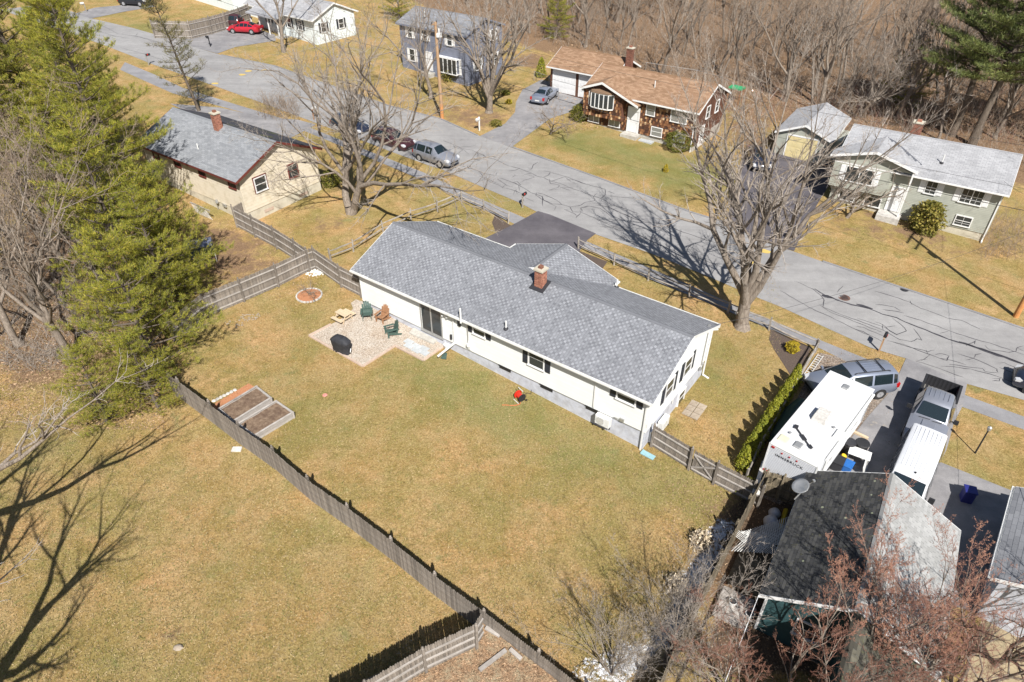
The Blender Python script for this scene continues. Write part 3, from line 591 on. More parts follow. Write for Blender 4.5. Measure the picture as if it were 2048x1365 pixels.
def boards(parent, F, side, L, W, z0, z1, ze, rise, mat, ex=.14, name='clapboard', x0=0, x1=None, gable=True, single=True):
    "lapped boards on a side: 'f' y=0, 'b' y=W, 'l' x=0, 'r' x=L"
    span = {'f': L, 'b': L, 'l': W, 'r': W}[side]; x1 = span if x1 is None else x1
    top = z1 if side in 'fb' else (ze + rise if gable else z1); n = int((top - z0) / ex); j = MB(F)
    for i in range(n):
        a = z0 + i * ex; c = min(a + ex - (.013 if ex < .13 else 0), top); p0, p1, q0, q1 = x0, x1, x0, x1
        if side in 'lr' and a > ze:
            h = lambda z: max(0, min(span / 2, (z - ze) / rise * span / 2)) if rise else 0
            p0, p1 = h(a), span - h(a); q0, q1 = h(c), span - h(c)
        elif side in 'lr' and c > ze and gable and rise:
            h = lambda z: (z - ze) / rise * span / 2
            q0, q1 = h(c), span - h(c)
        if p1 - p0 < .1: continue
        bo, to, e = .026, .010, .004
        def T(u, o, z): return {'f': (u, -o, z), 'b': (span - u, W + o, z), 'r': (L + o, u, z), 'l': (-o, span - u, z)}[side]
        b = MB(F) if single else j
        b.hexa([T(p0, bo, a), T(p1, bo, a), T(p1, 0, a), T(p0, 0, a), T(q0, to, c), T(q1, to, c), T(q1, 0, c), T(q0, 0, c)])
        if single: b.obj(name, mat, parent)
    if not single: j.obj(name, mat, parent, kind='stuff')
def sideframe(F, side, L, W):
    "matrix: x along wall (left to right seen from outside), y outward, z up"
    return F @ {'f': Matrix(((1, 0, 0, 0), (0, -1, 0, 0), (0, 0, 1, 0), (0, 0, 0, 1))), 'b': Matrix(((-1, 0, 0, L), (0, 1, 0, W), (0, 0, 1, 0), (0, 0, 0, 1))),
                'r': Matrix(((0, 1, 0, L), (1, 0, 0, 0), (0, 0, 1, 0), (0, 0, 0, 1))), 'l': Matrix(((0, -1, 0, 0), (-1, 0, 0, W), (0, 0, 1, 0), (0, 0, 0, 1)))}[side]
def window(parent, S, x, z, w, h, cols=1, sash=True, fr='frame_white', glass='glass', shut=None, sw=.35, grid=0, label=None, off=.03):
    "x,z lower left corner; frame proud of the boards"
    off = off + .012; t = .07; f = MB(S); y0, y1 = off - .04, off + .05
    f.bx(x - t, x, y0, y1, z - t, z + h + t); f.bx(x + w, x + w + t, y0, y1, z - t, z + h + t); f.bx(x, x + w, y0, y1, z + h, z + h + t); f.bx(x - t - .03, x + w + t + .03, y0, y1 + .03, z - t - .03, z - t + .04)
    for c in range(1, cols): f.bx(x + w * c / cols - .03, x + w * c / cols + .03, y0, y1 - .006, z, z + h)
    for c in range(cols):
        a, b_ = x + w * c / cols + .03, x + w * (c + 1) / cols - .03
        if sash: f.bx(a, b_, y0, y1 - .02, z + h * .5 - .025, z + h * .5 + .025)
        for g in range(grid):
            f.bx(a + (b_ - a) * (g + 1) / (grid + 1) - .01, a + (b_ - a) * (g + 1) / (grid + 1) + .01, y0, y1 - .03, z, z + h)
            f.bx(a, b_, y0, y1 - .031, z + h * (.25 + .5 * (g % 2)) - .01, z + h * (.25 + .5 * (g % 2)) + .01)
    wo_ = f.obj('window', M[fr], parent, label=label)
    for c in range(cols):
        a, b_ = x + w * c / cols + .03, x + w * (c + 1) / cols - .03
        for k in range(2 if sash else 1):
            za_, zb_ = (z + h * k / 2, z + h * (k + 1) / 2) if sash else (z, z + h)
            g = MB(S); o2 = off + .008 + .008 * k; g.bx(a, b_, o2 - .008, o2, za_ + .01, zb_ - .01); g.obj('pane', M[glass], wo_)
    if shut:
        for sx in (x - t - sw - .02, x + w + t + .02):
            b = MB(S); y = off - .005; b.bx(sx, sx + sw, off - .03, y + .02, z - t, z + h + t)
            n = int(h / .09)
            for i in range(n): b.bx(sx + .045, sx + sw - .045, y + .02, y + .034, z + i * .09 + .01, z + i * .09 + .055)
            b.obj('shutter', M[shut], parent)
    return wo_
def door(parent, S, x, z, w, h, mat='white_door', frame='frame_white', panes=0):
    f = MB(S); t = .09; f.bx(x - t, x, 0, .08, z, z + h + t); f.bx(x + w, x + w + t, 0, .08, z, z + h + t); f.bx(x, x + w, 0, .08, z + h, z + h + t)
    d = MB(S); d.bx(x, x + w, 0, .045, z, z + h)
    for k in range(2):
        for r_, (a, b_) in enumerate(((.12, .42), (.5, .88))): d.bx(x + w * (.12 + .44 * k), x + w * (.44 + .44 * k), .045, .055, z + h * a, z + h * b_)
    do = d.obj('door', M[mat], parent); f.obj('door_frame', M[frame], do)
    k = MB(S); k.cyl((x + w * .9, .045, z + h * .47), (x + w * .9, .11, z + h * .47), .03, n=8); k.obj('handle', M['metal'], do); return do
def garage_door(parent, S, x, z, w, h, mat):
    f = MB(S); t = .12; f.bx(x - t, x, 0, .06, z, z + h + t); f.bx(x + w, x + w + t, 0, .06, z, z + h + t); f.bx(x, x + w, 0, .06, z + h, z + h + t)
    d = MB(S); d.bx(x, x + w, .0, .028, z, z + h); do = d.obj('garage_door', M[mat], parent); f.obj('door_frame', M['frame_white'], do)
    for r_ in range(4):
        p = MB(S); p.bx(x + .01, x + w - .01, .028, .036, z + h * r_ / 4 + .012, z + h * (r_ + 1) / 4 - .012)
        for c in range(6): p.bx(x + w * (c + .14) / 6, x + w * (c + .86) / 6, .036, .048, z + h * (r_ + .2) / 4, z + h * (r_ + .8) / 4)
        p.obj('door_panel', M[mat], do)
def downspout(parent, S, x, z0, z1, mat='frame_white', kick=.5, y=.09):
    b = MB(S); b.bx(x - .04, x + .04, y - .04, y + .03, z0, z1)
    b.beam((x, y - .005, z1), (x, y + .3, z1 + .16), .07, .06)
    if kick: b.beam((x, y, z0 + .05), (x, y + kick, z0 - .05), .09, .07)
    return b.obj('downspout', M[mat], parent)
def pipe(parent, F, x, y, z0, z1, r=.05, mat='pvc', name='vent_pipe', flash=True):
    b = MB(F); b.tube([(x, y, z0 - .3), (x, y, z1)], r, 10); o = b.obj(name, M[mat], parent, smooth=False)
    if flash: c = MB(F); c.lathe([(r * 3.2, -.1), (r * 3, .04), (r * 1.2, .10)], 10, (x, y, z0)); c.obj('flashing', M['dark_metal'], o)
    return o
def chimney(parent, F, x, y, w, d, z0, z1, cap=True, pot=True):
    co = MB(F); co.bx(x - w / 2 + .012, x + w / 2 - .012, y - d / 2 + .012, y + d / 2 - .012, z0, z1); ch = co.obj('chimney', M['mortar'], parent)
    nrow = int((z1 - z0) / .075); me = {}
    for r_ in range(nrow):
        z = z0 + r_ * .075
        for side in range(4):
            Lw = (w, d, w, d)[side]; n = max(2, round(Lw / .21)); 
            for i in range(n + (r_ % 2)):
                a = (i - .5 * (r_ % 2)) * Lw / n; a0, a1 = max(0, a) + .005, min(Lw, a + Lw / n) - .005
                if a1 - a0 < .03: continue
                b = MB(F)
                if side == 0: b.bx(x - w / 2 + a0, x - w / 2 + a1, y - d / 2, y - d / 2 + .03, z + .005, z + .07)
                elif side == 2: b.bx(x - w / 2 + a0, x - w / 2 + a1, y + d / 2 - .03, y + d / 2, z + .005, z + .07)
                elif side == 1: b.bx(x + w / 2 - .03, x + w / 2, y - d / 2 + a0, y - d / 2 + a1, z + .005, z + .07)
                else: b.bx(x - w / 2, x - w / 2 + .03, y - d / 2 + a0, y - d / 2 + a1, z + .005, z + .07)
                me.setdefault('j', []).append(b)
    j = MB()
    for b in me['j']: j.add(b.v, b.f)
    j.obj('brick', M['brick'], ch, kind='stuff')
    if cap: c = MB(F); c.bx(x - w / 2 - .06, x + w / 2 + .06, y - d / 2 - .06, y + d / 2 + .06, z1, z1 + .11); c.obj('chimney_cap', M['stone_base'], ch)
    if pot: c = MB(F); c.bx(x - w * .22, x + w * .22, y - d * .22, y + d * .22, z1 + .11, z1 + .28); c.obj('flue', M['brick'], ch)
    f = MB(F); f.bx(x - w / 2 - .1, x + w / 2 + .1, y - d / 2 - .14, y + d / 2 + .1, z0, z0 + .03); 
    return ch
def house(name, label, x0, y0, yaw, cat='house'):
    zb = tz(x0, y0); t = thing(name, label, cat, (x0, y0, zb), R(yaw)); return t, Matrix.Translation((0, 0, -zb))
I4 = Matrix.Identity(4)
# ================================================================== the white ranch house
T, F = house('ranch_house', 'long white house with blue-grey shingle roof and black shutters in the middle', -10.22, 39.08, -36.4)
L, W, ze, rise = 21.58, 7.81, 4.83, 1.57; zs = 2.17
wallcore(T, F, L, W, zs, ze, rise, M['found_grey'])
b = MB(F); b.bx(.03, L - .03, .03, W - .03, -.8, zs); b.obj('foundation', M['found_grey'], T)
boards(T, F, 'f', L, W, zs, ze - .12, ze, rise, M['cream_vinyl'], .125)
boards(T, F, 'r', L, W, zs, ze, ze, rise, M['cream_vinyl'], .125)
boards(T, F, 'l', L, W, zs, ze, ze, rise, M['cream_vinyl'], .125, single=False); boards(T, F, 'b', L, W, zs, ze - .12, ze, rise, M['cream_vinyl'], .125, single=False)
roof = groof(T, F, L, W, ze, rise, M['sh_main'], M['sh_under'], oe=.38, orr=.32, trim=M['white'], ex=.15, tw=.165, checker=True)
b = MB(F); b.bx(-.3, L + .3, -.36, -.0, ze - .26, ze - .235); b.bx(-.3, L + .3, W, W + .36, ze - .26, ze - .235); b.obj('soffit', M['white'], T)
Fg = F @ Matrix(((0, -1, 0, 14.3), (1, 0, 0, 3.9), (0, 0, 1, 0), (0, 0, 0, 1)))
wallcore(T, Fg, 4.7, 7.4, 1.2, ze, 1.2, M['cream_vinyl']); groof(T, Fg, 4.7, 7.4, ze, 1.2, M['sh_main'], M['sh_under'], oe=.38, orr=.32, trim=M['white'], ex=.15, tw=.165, L0=1.6, checker=True)
garage_door(T, sideframe(Fg, 'r', 4.7, 7.4), 1.2, 1.9, 4.9, 2.1, 'white_door')
SF, SR, SB = sideframe(F, 'f', L, W), sideframe(F, 'r', L, W), sideframe(F, 'b', L, W)
for x in (-.02, L - .06):
    b = MB(F); b.bx(x, x + .08, -.035, .05, zs - .02, ze - .25); b.obj('corner_trim', M['white'], T)
b = MB(F); b.bx(L - .04, L + .035, -.036, .06, zs - .02, ze - .25); b.obj('corner_trim', M['white'], T)
b = MB(F); b.bx(L - .04, L + .035, W - .06, W + .036, zs - .02, ze - .25); b.obj('corner_trim', M['white'], T)
b = MB(F); b.bx(0, L, -.03, -.0, zs - .04, zs); b.obj('sill_strip', M['metal'], T)
# ground floor openings on the garden side
def wx(px, py, z):                                               # position along the garden wall of a surveyed point
    p = atz(px, py, z); d = p - Vector((-10.22, 39.08, 0)); c, s = math.cos(R(-36.4)), math.sin(R(-36.4)); return d.x * c + d.y * s
b = MB(SF); xd = wx(833, 640, 3.0) + .12; wd = wx(878, 662, 2.6) - xd + .05; wd = max(1.7, min(2.3, wd))
b.bx(xd - .07, xd, .0, .07, zs - .05, zs + 2.1); b.bx(xd + wd, xd + wd + .07, .0, .07, zs - .05, zs + 2.1); b.bx(xd, xd + wd, .0, .07, zs + 2.04, zs + 2.1); b.bx(xd - .1, xd + wd + .1, .0, .10, zs - .12, zs - .05)
b.bx(xd + wd * .5 - .05, xd + wd * .5 + .05, .0, .06, zs, zs + 2.04); b.bx(xd, xd + wd * .5, .0, .05, zs - .05, zs + .04); b.bx(xd + wd * .5, xd + wd, .0, .06, zs - .05, zs + .05)
sdoor = b.obj('sliding_door', M['metal'], T, label='grey-framed glass sliding door')
for k in range(2):
    g = MB(SF); g.bx(xd + wd * .5 * k + .05, xd + wd * .5 * (k + 1) - .05, .034, .040, zs + .05, zs + 2.04); g.obj('pane', M['glass'], sdoor)
cdesc = dict(shut='black_trim')
wins = [(wx(966, 668, 3.6), .85, .72), (wx(1079, 720, 3.6), 1.0, 1.15), (wx(1260, 797, 3.6), 1.05, .72)]
for (xc, ww, hh) in wins: window(T, SF, xc - ww / 2, ze - .38 - hh, ww, hh, cols=1, sash=True, shut='black_trim', sw=.36, off=.035)
for (p0, p1) in (((866 + 110 / 1, 727), (0, 0)),): pass
for px, py in ((1000, 745), (1085, 783), (1178, 826)):             # cellar vents in the foundation
    x = wx(px, py, zs - .1); b = MB(SF); b.bx(x - .42, x + .42, -.02, .02, zs - .26, zs - .05); b.obj('cellar_vent', M['black'], T); b = MB(SF); b.bx(x - .46, x + .46, .0, .06, zs - .05, zs - .0); b.obj('vent_hood', M['black'], T)
# gable end windows on the right
for yc, hh in ((W * .30, 1.15), (W * .60, 1.15)):
    window(T, SR, yc - .45, ze - .55 - hh, .9, hh, shut='black_trim', sw=.36, off=.035)
window(T, SR, W * .55, .9, .8, .9, sash=True, off=.0); window(T, SR, W * .1, 1.0, .7, .55, sash=False, off=.0)
b = MB(SR); b.bx(W * .42 - .03, W * .42 + .03, .02, .07, 1.9, 3.6); b.obj('line_cover', M['white'], T)
for k, (yy, zz) in enumerate(((W - .9, 5.0), (W - .6, 2.0), (W - .75, 1.9))):
    b = MB(SR); b.bx(yy - .12, yy + .12, .02, .14, zz, zz + .28); b.obj('meter_box', M['metal'], T)
b = MB(SR); b.tube([(W - .75, .07, 1.9), (W - .75, .07, ze + .3)], .03, 6); b.obj('conduit', M['metal'], T)
downspout(T, SR, W - .08, 1.0, ze - .35, kick=.4)
d = downspout(T, SF, wx(911, 660, 3.2), zs + .05, ze - .35, kick=0)
e = MB(F); x = wx(911, 660, 3.2); e.beam((x, -.12, zs + .1), (x - .35, -1.35, tz(*( (T.matrix_world @ Vector((0, 0, 0))).xy)) * 0 + 1.82), .10, .09); e.obj('downspout_extension', M['pvc'], T)
downspout(T, SF, L - .1, .75, ze - .35, kick=.35)
b = MB(SF); x = wx(1200, 780, 3.2); b.bx(x - .045, x + .045, .02, .09, 2.3, ze - .3); b.obj('line_cover', M['white'], T)
# service mast, vents, chimney
x = wx(945, 640, 4.4); b = MB(F); b.tube([(x - .15, -.1, 2.6), (x - .15, -.1, 3.6), (x - .15, -.12, 4.3), (x - .1, -.2, 4.5)], .03, 8); b.obj('service_cable', M['metal'], T)
b = MB(F); b.tube([(x - .3, -.5, 4.45), (x - .3, -.5, 5.5)], .06, 10); b.tube([(x - .3, -.5, 4.5), (x - .1, -.2, 4.55)], .03, 6); b.obj('service_mast', M['pvc'], T)
b = MB(SF); b.lathe([(.13, 0), (.15, .08), (.13, .2), (.0, .22)], 12, (x - .1, .12, 2.55)); b.bx(x - .22, x + .02, .0, .1, 2.3, 2.9); b.obj('electric_meter', M['white'], T)
b = MB(SF); b.bx(x - .95, x - .72, .03, .1, 3.75, 4.2); b.obj('shutter', M['black_trim'], T)
b = MB(SF); b.bx(x - 1.62, x - 1.5, .03, .12, zs + .25, zs + .6); b.obj('hose_hanger', M['dark_metal'], T)
b = MB(SF); x9 = wx(880, 640, 4.2); b.box((x9 - .1, .1, 4.2), (.14, .12, .14)); b.cyl((x9 - .2, .12, 4.18), (x9 - .3, .25, 4.08), .05); b.cyl((x9, .12, 4.18), (x9 + .1, .25, 4.08), .05); b.obj('floodlight', M['pvc'], T)
def onslope(px, py):
    "point on the garden-side slope in house coordinates"
    s = rise / (W / 2); z = 5.2
    for _ in range(12):
        p = atz(px, py, z); d_ = p - Vector((-10.22, 39.08, 0)); c, sn = math.cos(R(36.4)), math.sin(R(36.4)); lx, ly = d_.x * c - d_.y * sn, d_.x * sn + d_.y * c
        z = ze + s * min(ly, W - ly)
    return lx, ly, z
x, y, z = onslope(1012, 658); pipe(T, F, x, y, z, z + .55)
x, y, z = onslope(1233, 575); pipe(T, F, x, y, z, z + .55)
x, y, z = onslope(1081, 570); chimney(T, F, x, y, .54, .54, z - .2, z + 1.05)
b = MB(F); b.hexa([(x - .5, y - .5, z - .17), (x + .5, y - .5, z - .17), (x + .5, y + .4, z + .19), (x - .5, y + .4, z + .19), (x - .5, y - .5, z - .14), (x + .5, y - .5, z - .14), (x + .5, y + .4, z + .22), (x - .5, y + .4, z + .22)]); b.obj('chimney_flashing', M['dark_metal'], T)
RANCH = T
# ================================================================== beige house on the left
T, F = house('beige_house', 'cream house with pale grey roof and dark red eaves beyond the picket fence', -31.89, 57.18, -35.58)
L, W, ze, rise = 13.29, 7.64, 6.64, 1.67; zs = 3.55
wallcore(T, F, L, W, zs, ze, rise, M['beige_side']); b = MB(F); b.bx(.02, L - .02, .02, W - .02, .5, zs); b.obj('foundation', M['stone_base'], T)
for s in 'fr': boards(T, F, s, L, W, zs, ze - .1, ze, rise, M['beige_side'], .25)
for s in 'bl': boards(T, F, s, L, W, zs, ze - .1, ze, rise, M['beige_side'], .25, single=False)
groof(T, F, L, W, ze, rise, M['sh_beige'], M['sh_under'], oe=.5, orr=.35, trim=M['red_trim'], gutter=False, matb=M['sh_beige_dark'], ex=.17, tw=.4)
SF, SR = sideframe(F, 'f', L, W), sideframe(F, 'r', L, W)
for x in (1.5, 4.6, 8.0, 11.9): window(T, SF, x, ze - 1.15, .75, .75, fr='red_trim', off=.03)
window(T, SR, 1.3, 4.9, 1.0, 1.05, fr='frame_white', off=.035); b = MB(SR); b.bx(1.14, 1.2, 0, .06, 4.76, 6.1); b.bx(2.4, 2.46, 0, .06, 4.76, 6.1); b.bx(1.14, 2.46, 0, .06, 6.04, 6.12); b.obj('window_trim', M['red_trim'], T)
window(T, SR, 4.6, 4.9, .9, 1.05, fr='red_trim', off=.035)
for y in (1.6, 5.2): b = MB(SR); b.bx(y, y + .9, 0, .02, 2.95, 3.2); b.obj('cellar_window', M['edging'], T)
x, y = 6.9, 3.3; chimney(T, F, x, y, .55, .55, ze + rise * .75, ze + rise * .75 + 1.45)
pipe(T, F, 7.0, 1.0, ze + .25, ze + .9, r=.05); pipe(T, F, 2.3, .5, ze + .2, ze + .7, r=.04)
b = MB(SF); b.lathe([(.12, 0), (.14, .1), (.1, .3), (0, .32)], 10, (9.6, .15, 3.45)); b.bx(10.3, 10.7, .05, .15, 3.35, 3.6); b.tube([(9.4, .1, 3.4), (9.4, .1, 2.4)], .03, 6); b.obj('gas_meter', M['metal'], T)
# ================================================================== slate blue two-storey house
T, F = house('blue_house', 'two-storey slate blue house with white shutters beyond the wooden pole', -13.66, 89.17, -37.02)
L, W, ze, rise = 10.58, 6.6, 9.31, 1.15; zs = 4.1
wallcore(T, F, L, W, 2.5, ze, rise, M['blue_side'])
for s in 'fr': boards(T, F, s, L, W, zs - .4, ze - .1, ze, rise, M['blue_side'], .22)
for s in 'bl': boards(T, F, s, L, W, zs - .4, ze - .1, ze, rise, M['blue_side'], .22, single=False)
groof(T, F, L, W, ze, rise, M['sh_blue'], M['sh_under'], oe=.4, orr=.25, trim=M['blue_side'], gutter=False, ex=.18, tw=.45)
SF, SR = sideframe(F, 'f', L, W), sideframe(F, 'r', L, W)
for x in (1.35, 3.8, 7.7): window(T, SF, x, 7.75, .7, 1.1, shut='frame_white', sw=.33, fr='frame_white')
window(T, SF, 1.4, 5.05, .8, 1.3, shut='frame_white', sw=.33)
bw = MB(SF); bw.bx(6.5, 9.3, 0, .5, 4.55, 4.65); bw.bx(6.5, 9.3, 0, .5, 6.25, 6.4); bo = bw.obj('bay_window', M['frame_white'], T)
b = MB(SF)
for i in range(5): x = 6.5 + 2.74 * i / 4; b.bx(x, x + .08, .4, .5, 4.65, 6.25)
b.obj('mullion', M['frame_white'], bo)
for i in range(4): x = 6.58 + 2.74 * i / 4; b = MB(SF); b.bx(x, x + .6, .43, .45, 4.66, 6.24); b.obj('pane', M['glass'], bo)
for x in (6.1, 9.33): b = MB(SF); b.bx(x, x + .36, .02, .06, 4.6, 6.4); b.obj('shutter', M['frame_white'], T)
door(T, SF, 4.1, 4.3, .95, 2.1); b = MB(SF); b.bx(3.8, 5.4, .0, .9, 3.4, 4.2); b.obj('front_step', M['conc'], T)
window(T, SR, 4.5, 7.75, .75, 1.15, shut='frame_white', sw=.33); window(T, SR, 1.5, 5.0, .9, 1.2, cols=2, shut='frame_white', sw=.33); window(T, SR, 5.0, 5.0, .6, 1.2, shut='frame_white', sw=.25)
pipe(T, F, 3.0, 1.4, ze + .5, ze + 1.4, r=.05)
# ================================================================== brown shake house
BX, BY, BYAW = 7.86, 73.08, -35.95
T, F = house('shake_house', 'brown wood-shake split-level house with tan roof, bay window and two white garage doors', BX, BY, BYAW)
L, W, ze, rise = 12.45, 7.14, 6.39, 1.58; zs = 2.75
wallcore(T, F, L, W, zs, ze, rise, M['brown_side'])
b = MB(F); b.bx(.04, L - .04, .04, W - .04, .5, zs); b.obj('foundation', M['conc'], T)
groof(T, F, L, W, ze, rise, M['sh_brown'], M['sh_under_br'], oe=.45, orr=.3, trim=M['frame_white'], ex=.17, tw=.42)
SF, SR, SL = sideframe(F, 'f', L, W), sideframe(F, 'r', L, W), sideframe(F, 'l', L, W)
def shakes(parent, S, x0, x1, z0, z1, ex=.27, tw=.2, y=.0):
    n0 = np.array(S); tr = lambda p: (n0 @ np.array([p[0], p[1], p[2], 1.]))[:3]
    shingles(parent, 'wood_shake', tr((x0, y, z0)), n0[:3, 0], n0[:3, 2], x1 - x0, z1 - z0, M['shake'], ex, tw, rag=.025, thick=.03)
# front wall shakes: U x W must point outwards; walls are mirrored so run right to left when needed
def shakes_out(parent, S, x0, x1, z0, z1, **k):
    n0 = np.array(S); 
    def tr(p): return (n0 @ np.array([p[0], p[1], p[2], 1.]))[:3]
    U = n0[:3, 0]; Wv = n0[:3, 2]
    if np.dot(np.cross(U, Wv), n0[:3, 1]) > 0: shingles(parent, 'wood_shake', tr((x0, 0, z0)), U, Wv, x1 - x0, z1 - z0, M['shake'], .27, .2, rag=.025, thick=.03)
    else: shingles(parent, 'wood_shake', tr((x1, 0, z0)), -U, Wv, x1 - x0, z1 - z0, M['shake'], .27, .2, rag=.025, thick=.03)
shakes_out(T, SF, 0, L, zs, ze - .1)
for i in range(44):                                              # vertical boards on the gable end
    y0_ = i * W / 44; y1_ = (i + 1) * W / 44 - .012; h = lambda y: ze + rise * (1 - abs(y - W / 2) / (W / 2)) - .12
    b = MB(SR); d_ = .012 + .012 * (i % 2); b.hexa([(y0_, 0, zs - .05), (y1_, 0, zs - .05), (y1_, d_, zs - .05), (y0_, d_, zs - .05), (y0_, 0, h(y0_)), (y1_, 0, h(y1_)), (y1_, d_, h(y1_)), (y0_, d_, h(y0_))]); b.obj('vertical_board', M['brown_side'], T)
# projecting front gable
Fb = F @ Matrix(((0, 1, 0, 0.0), (-1, 0, 0, 3.6), (0, 0, 1, 0), (0, 0, 0, 1)))     # local x' towards the street, y' along the front
LB, WB = 4.2, 4.6
b = MB(F); b.bx(.02, 4.6, -.62, .1, 3.75, 6.35); b.obj('bump_out', M['brown_side'], T)
SB2 = Matrix.Translation((0, 0, 0)) @ F @ Matrix(((1, 0, 0, 0), (0, -1, 0, -.62), (0, 0, 1, 0), (0, 0, 0, 1)))
shakes_out(T, SB2, .02, 4.6, 3.75, 6.35)
g = MB(F); g.prism([(-.02, -.6, 6.35), (4.6, -.6, 6.35), (2.3, -.6, 7.2)], (0, .6, 0)); g.obj('gable', M['brown_side'], T)
sg_ = np.array(SB2)
shingles(T, 'wood_shake', (sg_ @ np.array([4.6, .0, 6.35, 1]))[:3], -sg_[:3, 0], sg_[:3, 2], 4.6, .85, M['shake'], .27, .2, rag=.02, thick=.03, clip=lambda cx, cy: cy < .85 * (1 - abs(cx - 2.3) / 2.3) - .05)
# asymmetric roof over it
ap, le, re_ = (2.3, 7.42), (-.28, 6.47), (6.55, 5.78)
y0_, y1_ = -1.0, 4.0
nrf = MB(F)
for (p, q) in ((le, ap), (ap, re_)):
    nrf.hexa([(p[0], y0_, p[1] - .12), (q[0], y0_, q[1] - .12), (q[0], y1_ if q == ap or p == le else 1.0, q[1] - .12), (p[0], y1_ if p == ap or p == le else 1.0, p[1] - .12), (p[0], y0_, p[1]), (q[0], y0_, q[1]), (q[0], y1_ if q == ap or p == le else 1.0, q[1]), (p[0], y1_ if p == ap or p == le else 1.0, p[1])])
nr = nrf.obj('roof', M['sh_under_br'], T)
Fa = np.array(F); trp = lambda p: (Fa @ np.array([p[0], p[1], p[2], 1.]))[:3]; trv = lambda p: Fa[:3, :3] @ np.array(p, float)
shingles(nr, 'shingle', trp((le[0], y1_, le[1])), trv((0, -1, 0)), trv((ap[0] - le[0], 0, ap[1] - le[1])), y1_ - y0_, math.hypot(ap[0] - le[0], ap[1] - le[1]), M['sh_brown'], .17, .42)
sl2 = math.hypot(re_[0] - ap[0], re_[1] - ap[1])
shingles(nr, 'shingle', trp((re_[0], y0_, re_[1])), trv((0, 1, 0)), trv((ap[0] - re_[0], 0, ap[1] - re_[1])), y1_ - y0_, sl2, M['sh_brown'], .17, .42, clip=lambda cx, cy: cx < 2.0 + 3.0 * cy / sl2)
for (p, q) in ((le, ap), (ap, re_)):
    f = MB(F); f.hexa([(p[0], y0_ - .03, p[1] - .2), (q[0], y0_ - .03, q[1] - .2), (q[0], y0_, q[1] - .2), (p[0], y0_, p[1] - .2), (p[0], y0_ - .03, p[1] + .02), (q[0], y0_ - .03, q[1] + .02), (q[0], y0_, q[1] + .02), (p[0], y0_, p[1] + .02)]); f.obj('rake_board', M['frame_white'], nr)
# bay window
cx_ = 2.15; pts = [(cx_ - 1.45, -.62), (cx_ - 1.0, -1.0), (cx_, -1.12), (cx_ + 1.0, -1.0), (cx_ + 1.45, -.62)]
b = MB(F); b.prism([(x, y, 4.72) for x, y in pts], (0, 0, .12)); b.prism([(x, y, 6.2) for x, y in pts], (0, 0, .08)); bo = b.obj('bay_window', M['frame_white'], T)
b = MB(F); b.prism([(x, y - .04 if y < -.62 else y, 6.28) for x, y in pts], (0, 0, .03)); b.add([(x, y - .05 if y < -.62 else y, 6.31) for x, y in pts] + [(cx_ - 1.2, -.62, 6.62), (cx_ + 1.2, -.62, 6.62)], [(0, 1, 5), (1, 2, 5), (2, 6, 5), (2, 3, 6), (3, 4, 6)]); b.obj('bay_roof', M['sh_under_br'], bo)
dense = []
for (p, q), n in zip(zip(pts[:-1], pts[1:]), (1, 2, 2, 1)):
    for k in range(n): dense.append((tuple(p[i] + (q[i] - p[i]) * k / n for i in (0, 1)), tuple(p[i] + (q[i] - p[i]) * (k + 1) / n for i in (0, 1))))
for p, q in dense:
    b = MB(F); b.beam((p[0], p[1], 4.84), (p[0], p[1], 6.2), .09, .09, (1, 0, 0)); b.obj('mullion', M['frame_white'], bo)
    b = MB(F); b.poly([(p[0], p[1], 4.84), (q[0], q[1], 4.84), (q[0], q[1], 6.2), (p[0], p[1], 6.2)]); b.obj('pane', M['glass'], bo)
b = MB(F); b.beam((pts[-1][0], pts[-1][1], 4.84), (pts[-1][0], pts[-1][1], 6.2), .09, .09, (1, 0, 0)); b.obj('mullion', M['frame_white'], bo)
window(T, SF, .5, 2.95, 1.2, .72, cols=2, sash=False, glass='glass_blind', off=.05); window(T, SF, 3.0, 2.95, 1.2, .72, cols=2, sash=False, glass='glass_blind', off=.05)
door(T, SF, 5.25, 2.75, .95, 2.1); b = MB(SF); b.bx(5.05, 5.15, 0, .1, 2.7, 5.1); b.bx(6.3, 6.4, 0, .1, 2.7, 5.1); b.bx(5.05, 6.4, 0, .12, 4.95, 5.35); b.obj('door_surround', M['frame_white'], T)
b = MB(F); b.bx(4.9, 6.7, -1.1, -.02, 1.9, 2.72); b.obj('front_step', M['conc'], T)
b = MB(F); b.bx(6.9, 8.4, -.9, -.2, 2.2, 2.42); b.obj('bluestone_slab', M['paver_blue'], T)
window(T, SF, 7.1, 4.9, .85, 1.05, off=.05, glass='glass_blind'); window(T, SF, 9.8, 4.8, 1.6, 1.05, cols=2, sash=True, off=.05, glass='glass_blind')
window(T, SF, 7.9, 2.95, 1.1, .8, off=.05, glass='glass_blind'); window(T, SF, 10.4, 2.95, 1.1, .8, off=.05, glass='glass_blind')
window(T, SR, 2.2, 4.9, .75, 1.1); window(T, SR, 4.5, 4.9, .75, 1.1); door(T, SR, 1.3, 2.2, .9, 2.05); b = MB(SR); b.bx(4.2, 6.9, 0, .03, 1.5, 3.3); b.obj('parging', M['conc'], T)
downspout(T, SF, L - .15, 2.0, ze - .4, kick=.7)
pipe(T, F, 6.9, 1.6, ze + .6, ze + 1.35, r=.05)
Fgar = F @ Matrix.Translation((-8.2, 5.6, 0)); LG, WG, zg = 8.2, 5.6, 6.15
wallcore(T, Fgar, LG, WG, 2.0, zg, 1.35, M['brown_side']); groof(T, Fgar, LG, WG, zg, 1.35, M['sh_brown'], M['sh_under_br'], oe=.42, orr=.3, trim=M['frame_white'], ex=.17, tw=.42)
SG = sideframe(Fgar, 'f', LG, WG)
for x in (.45, 4.0): garage_door(T, SG, x, 3.15, 2.9, 2.35, 'white_door')
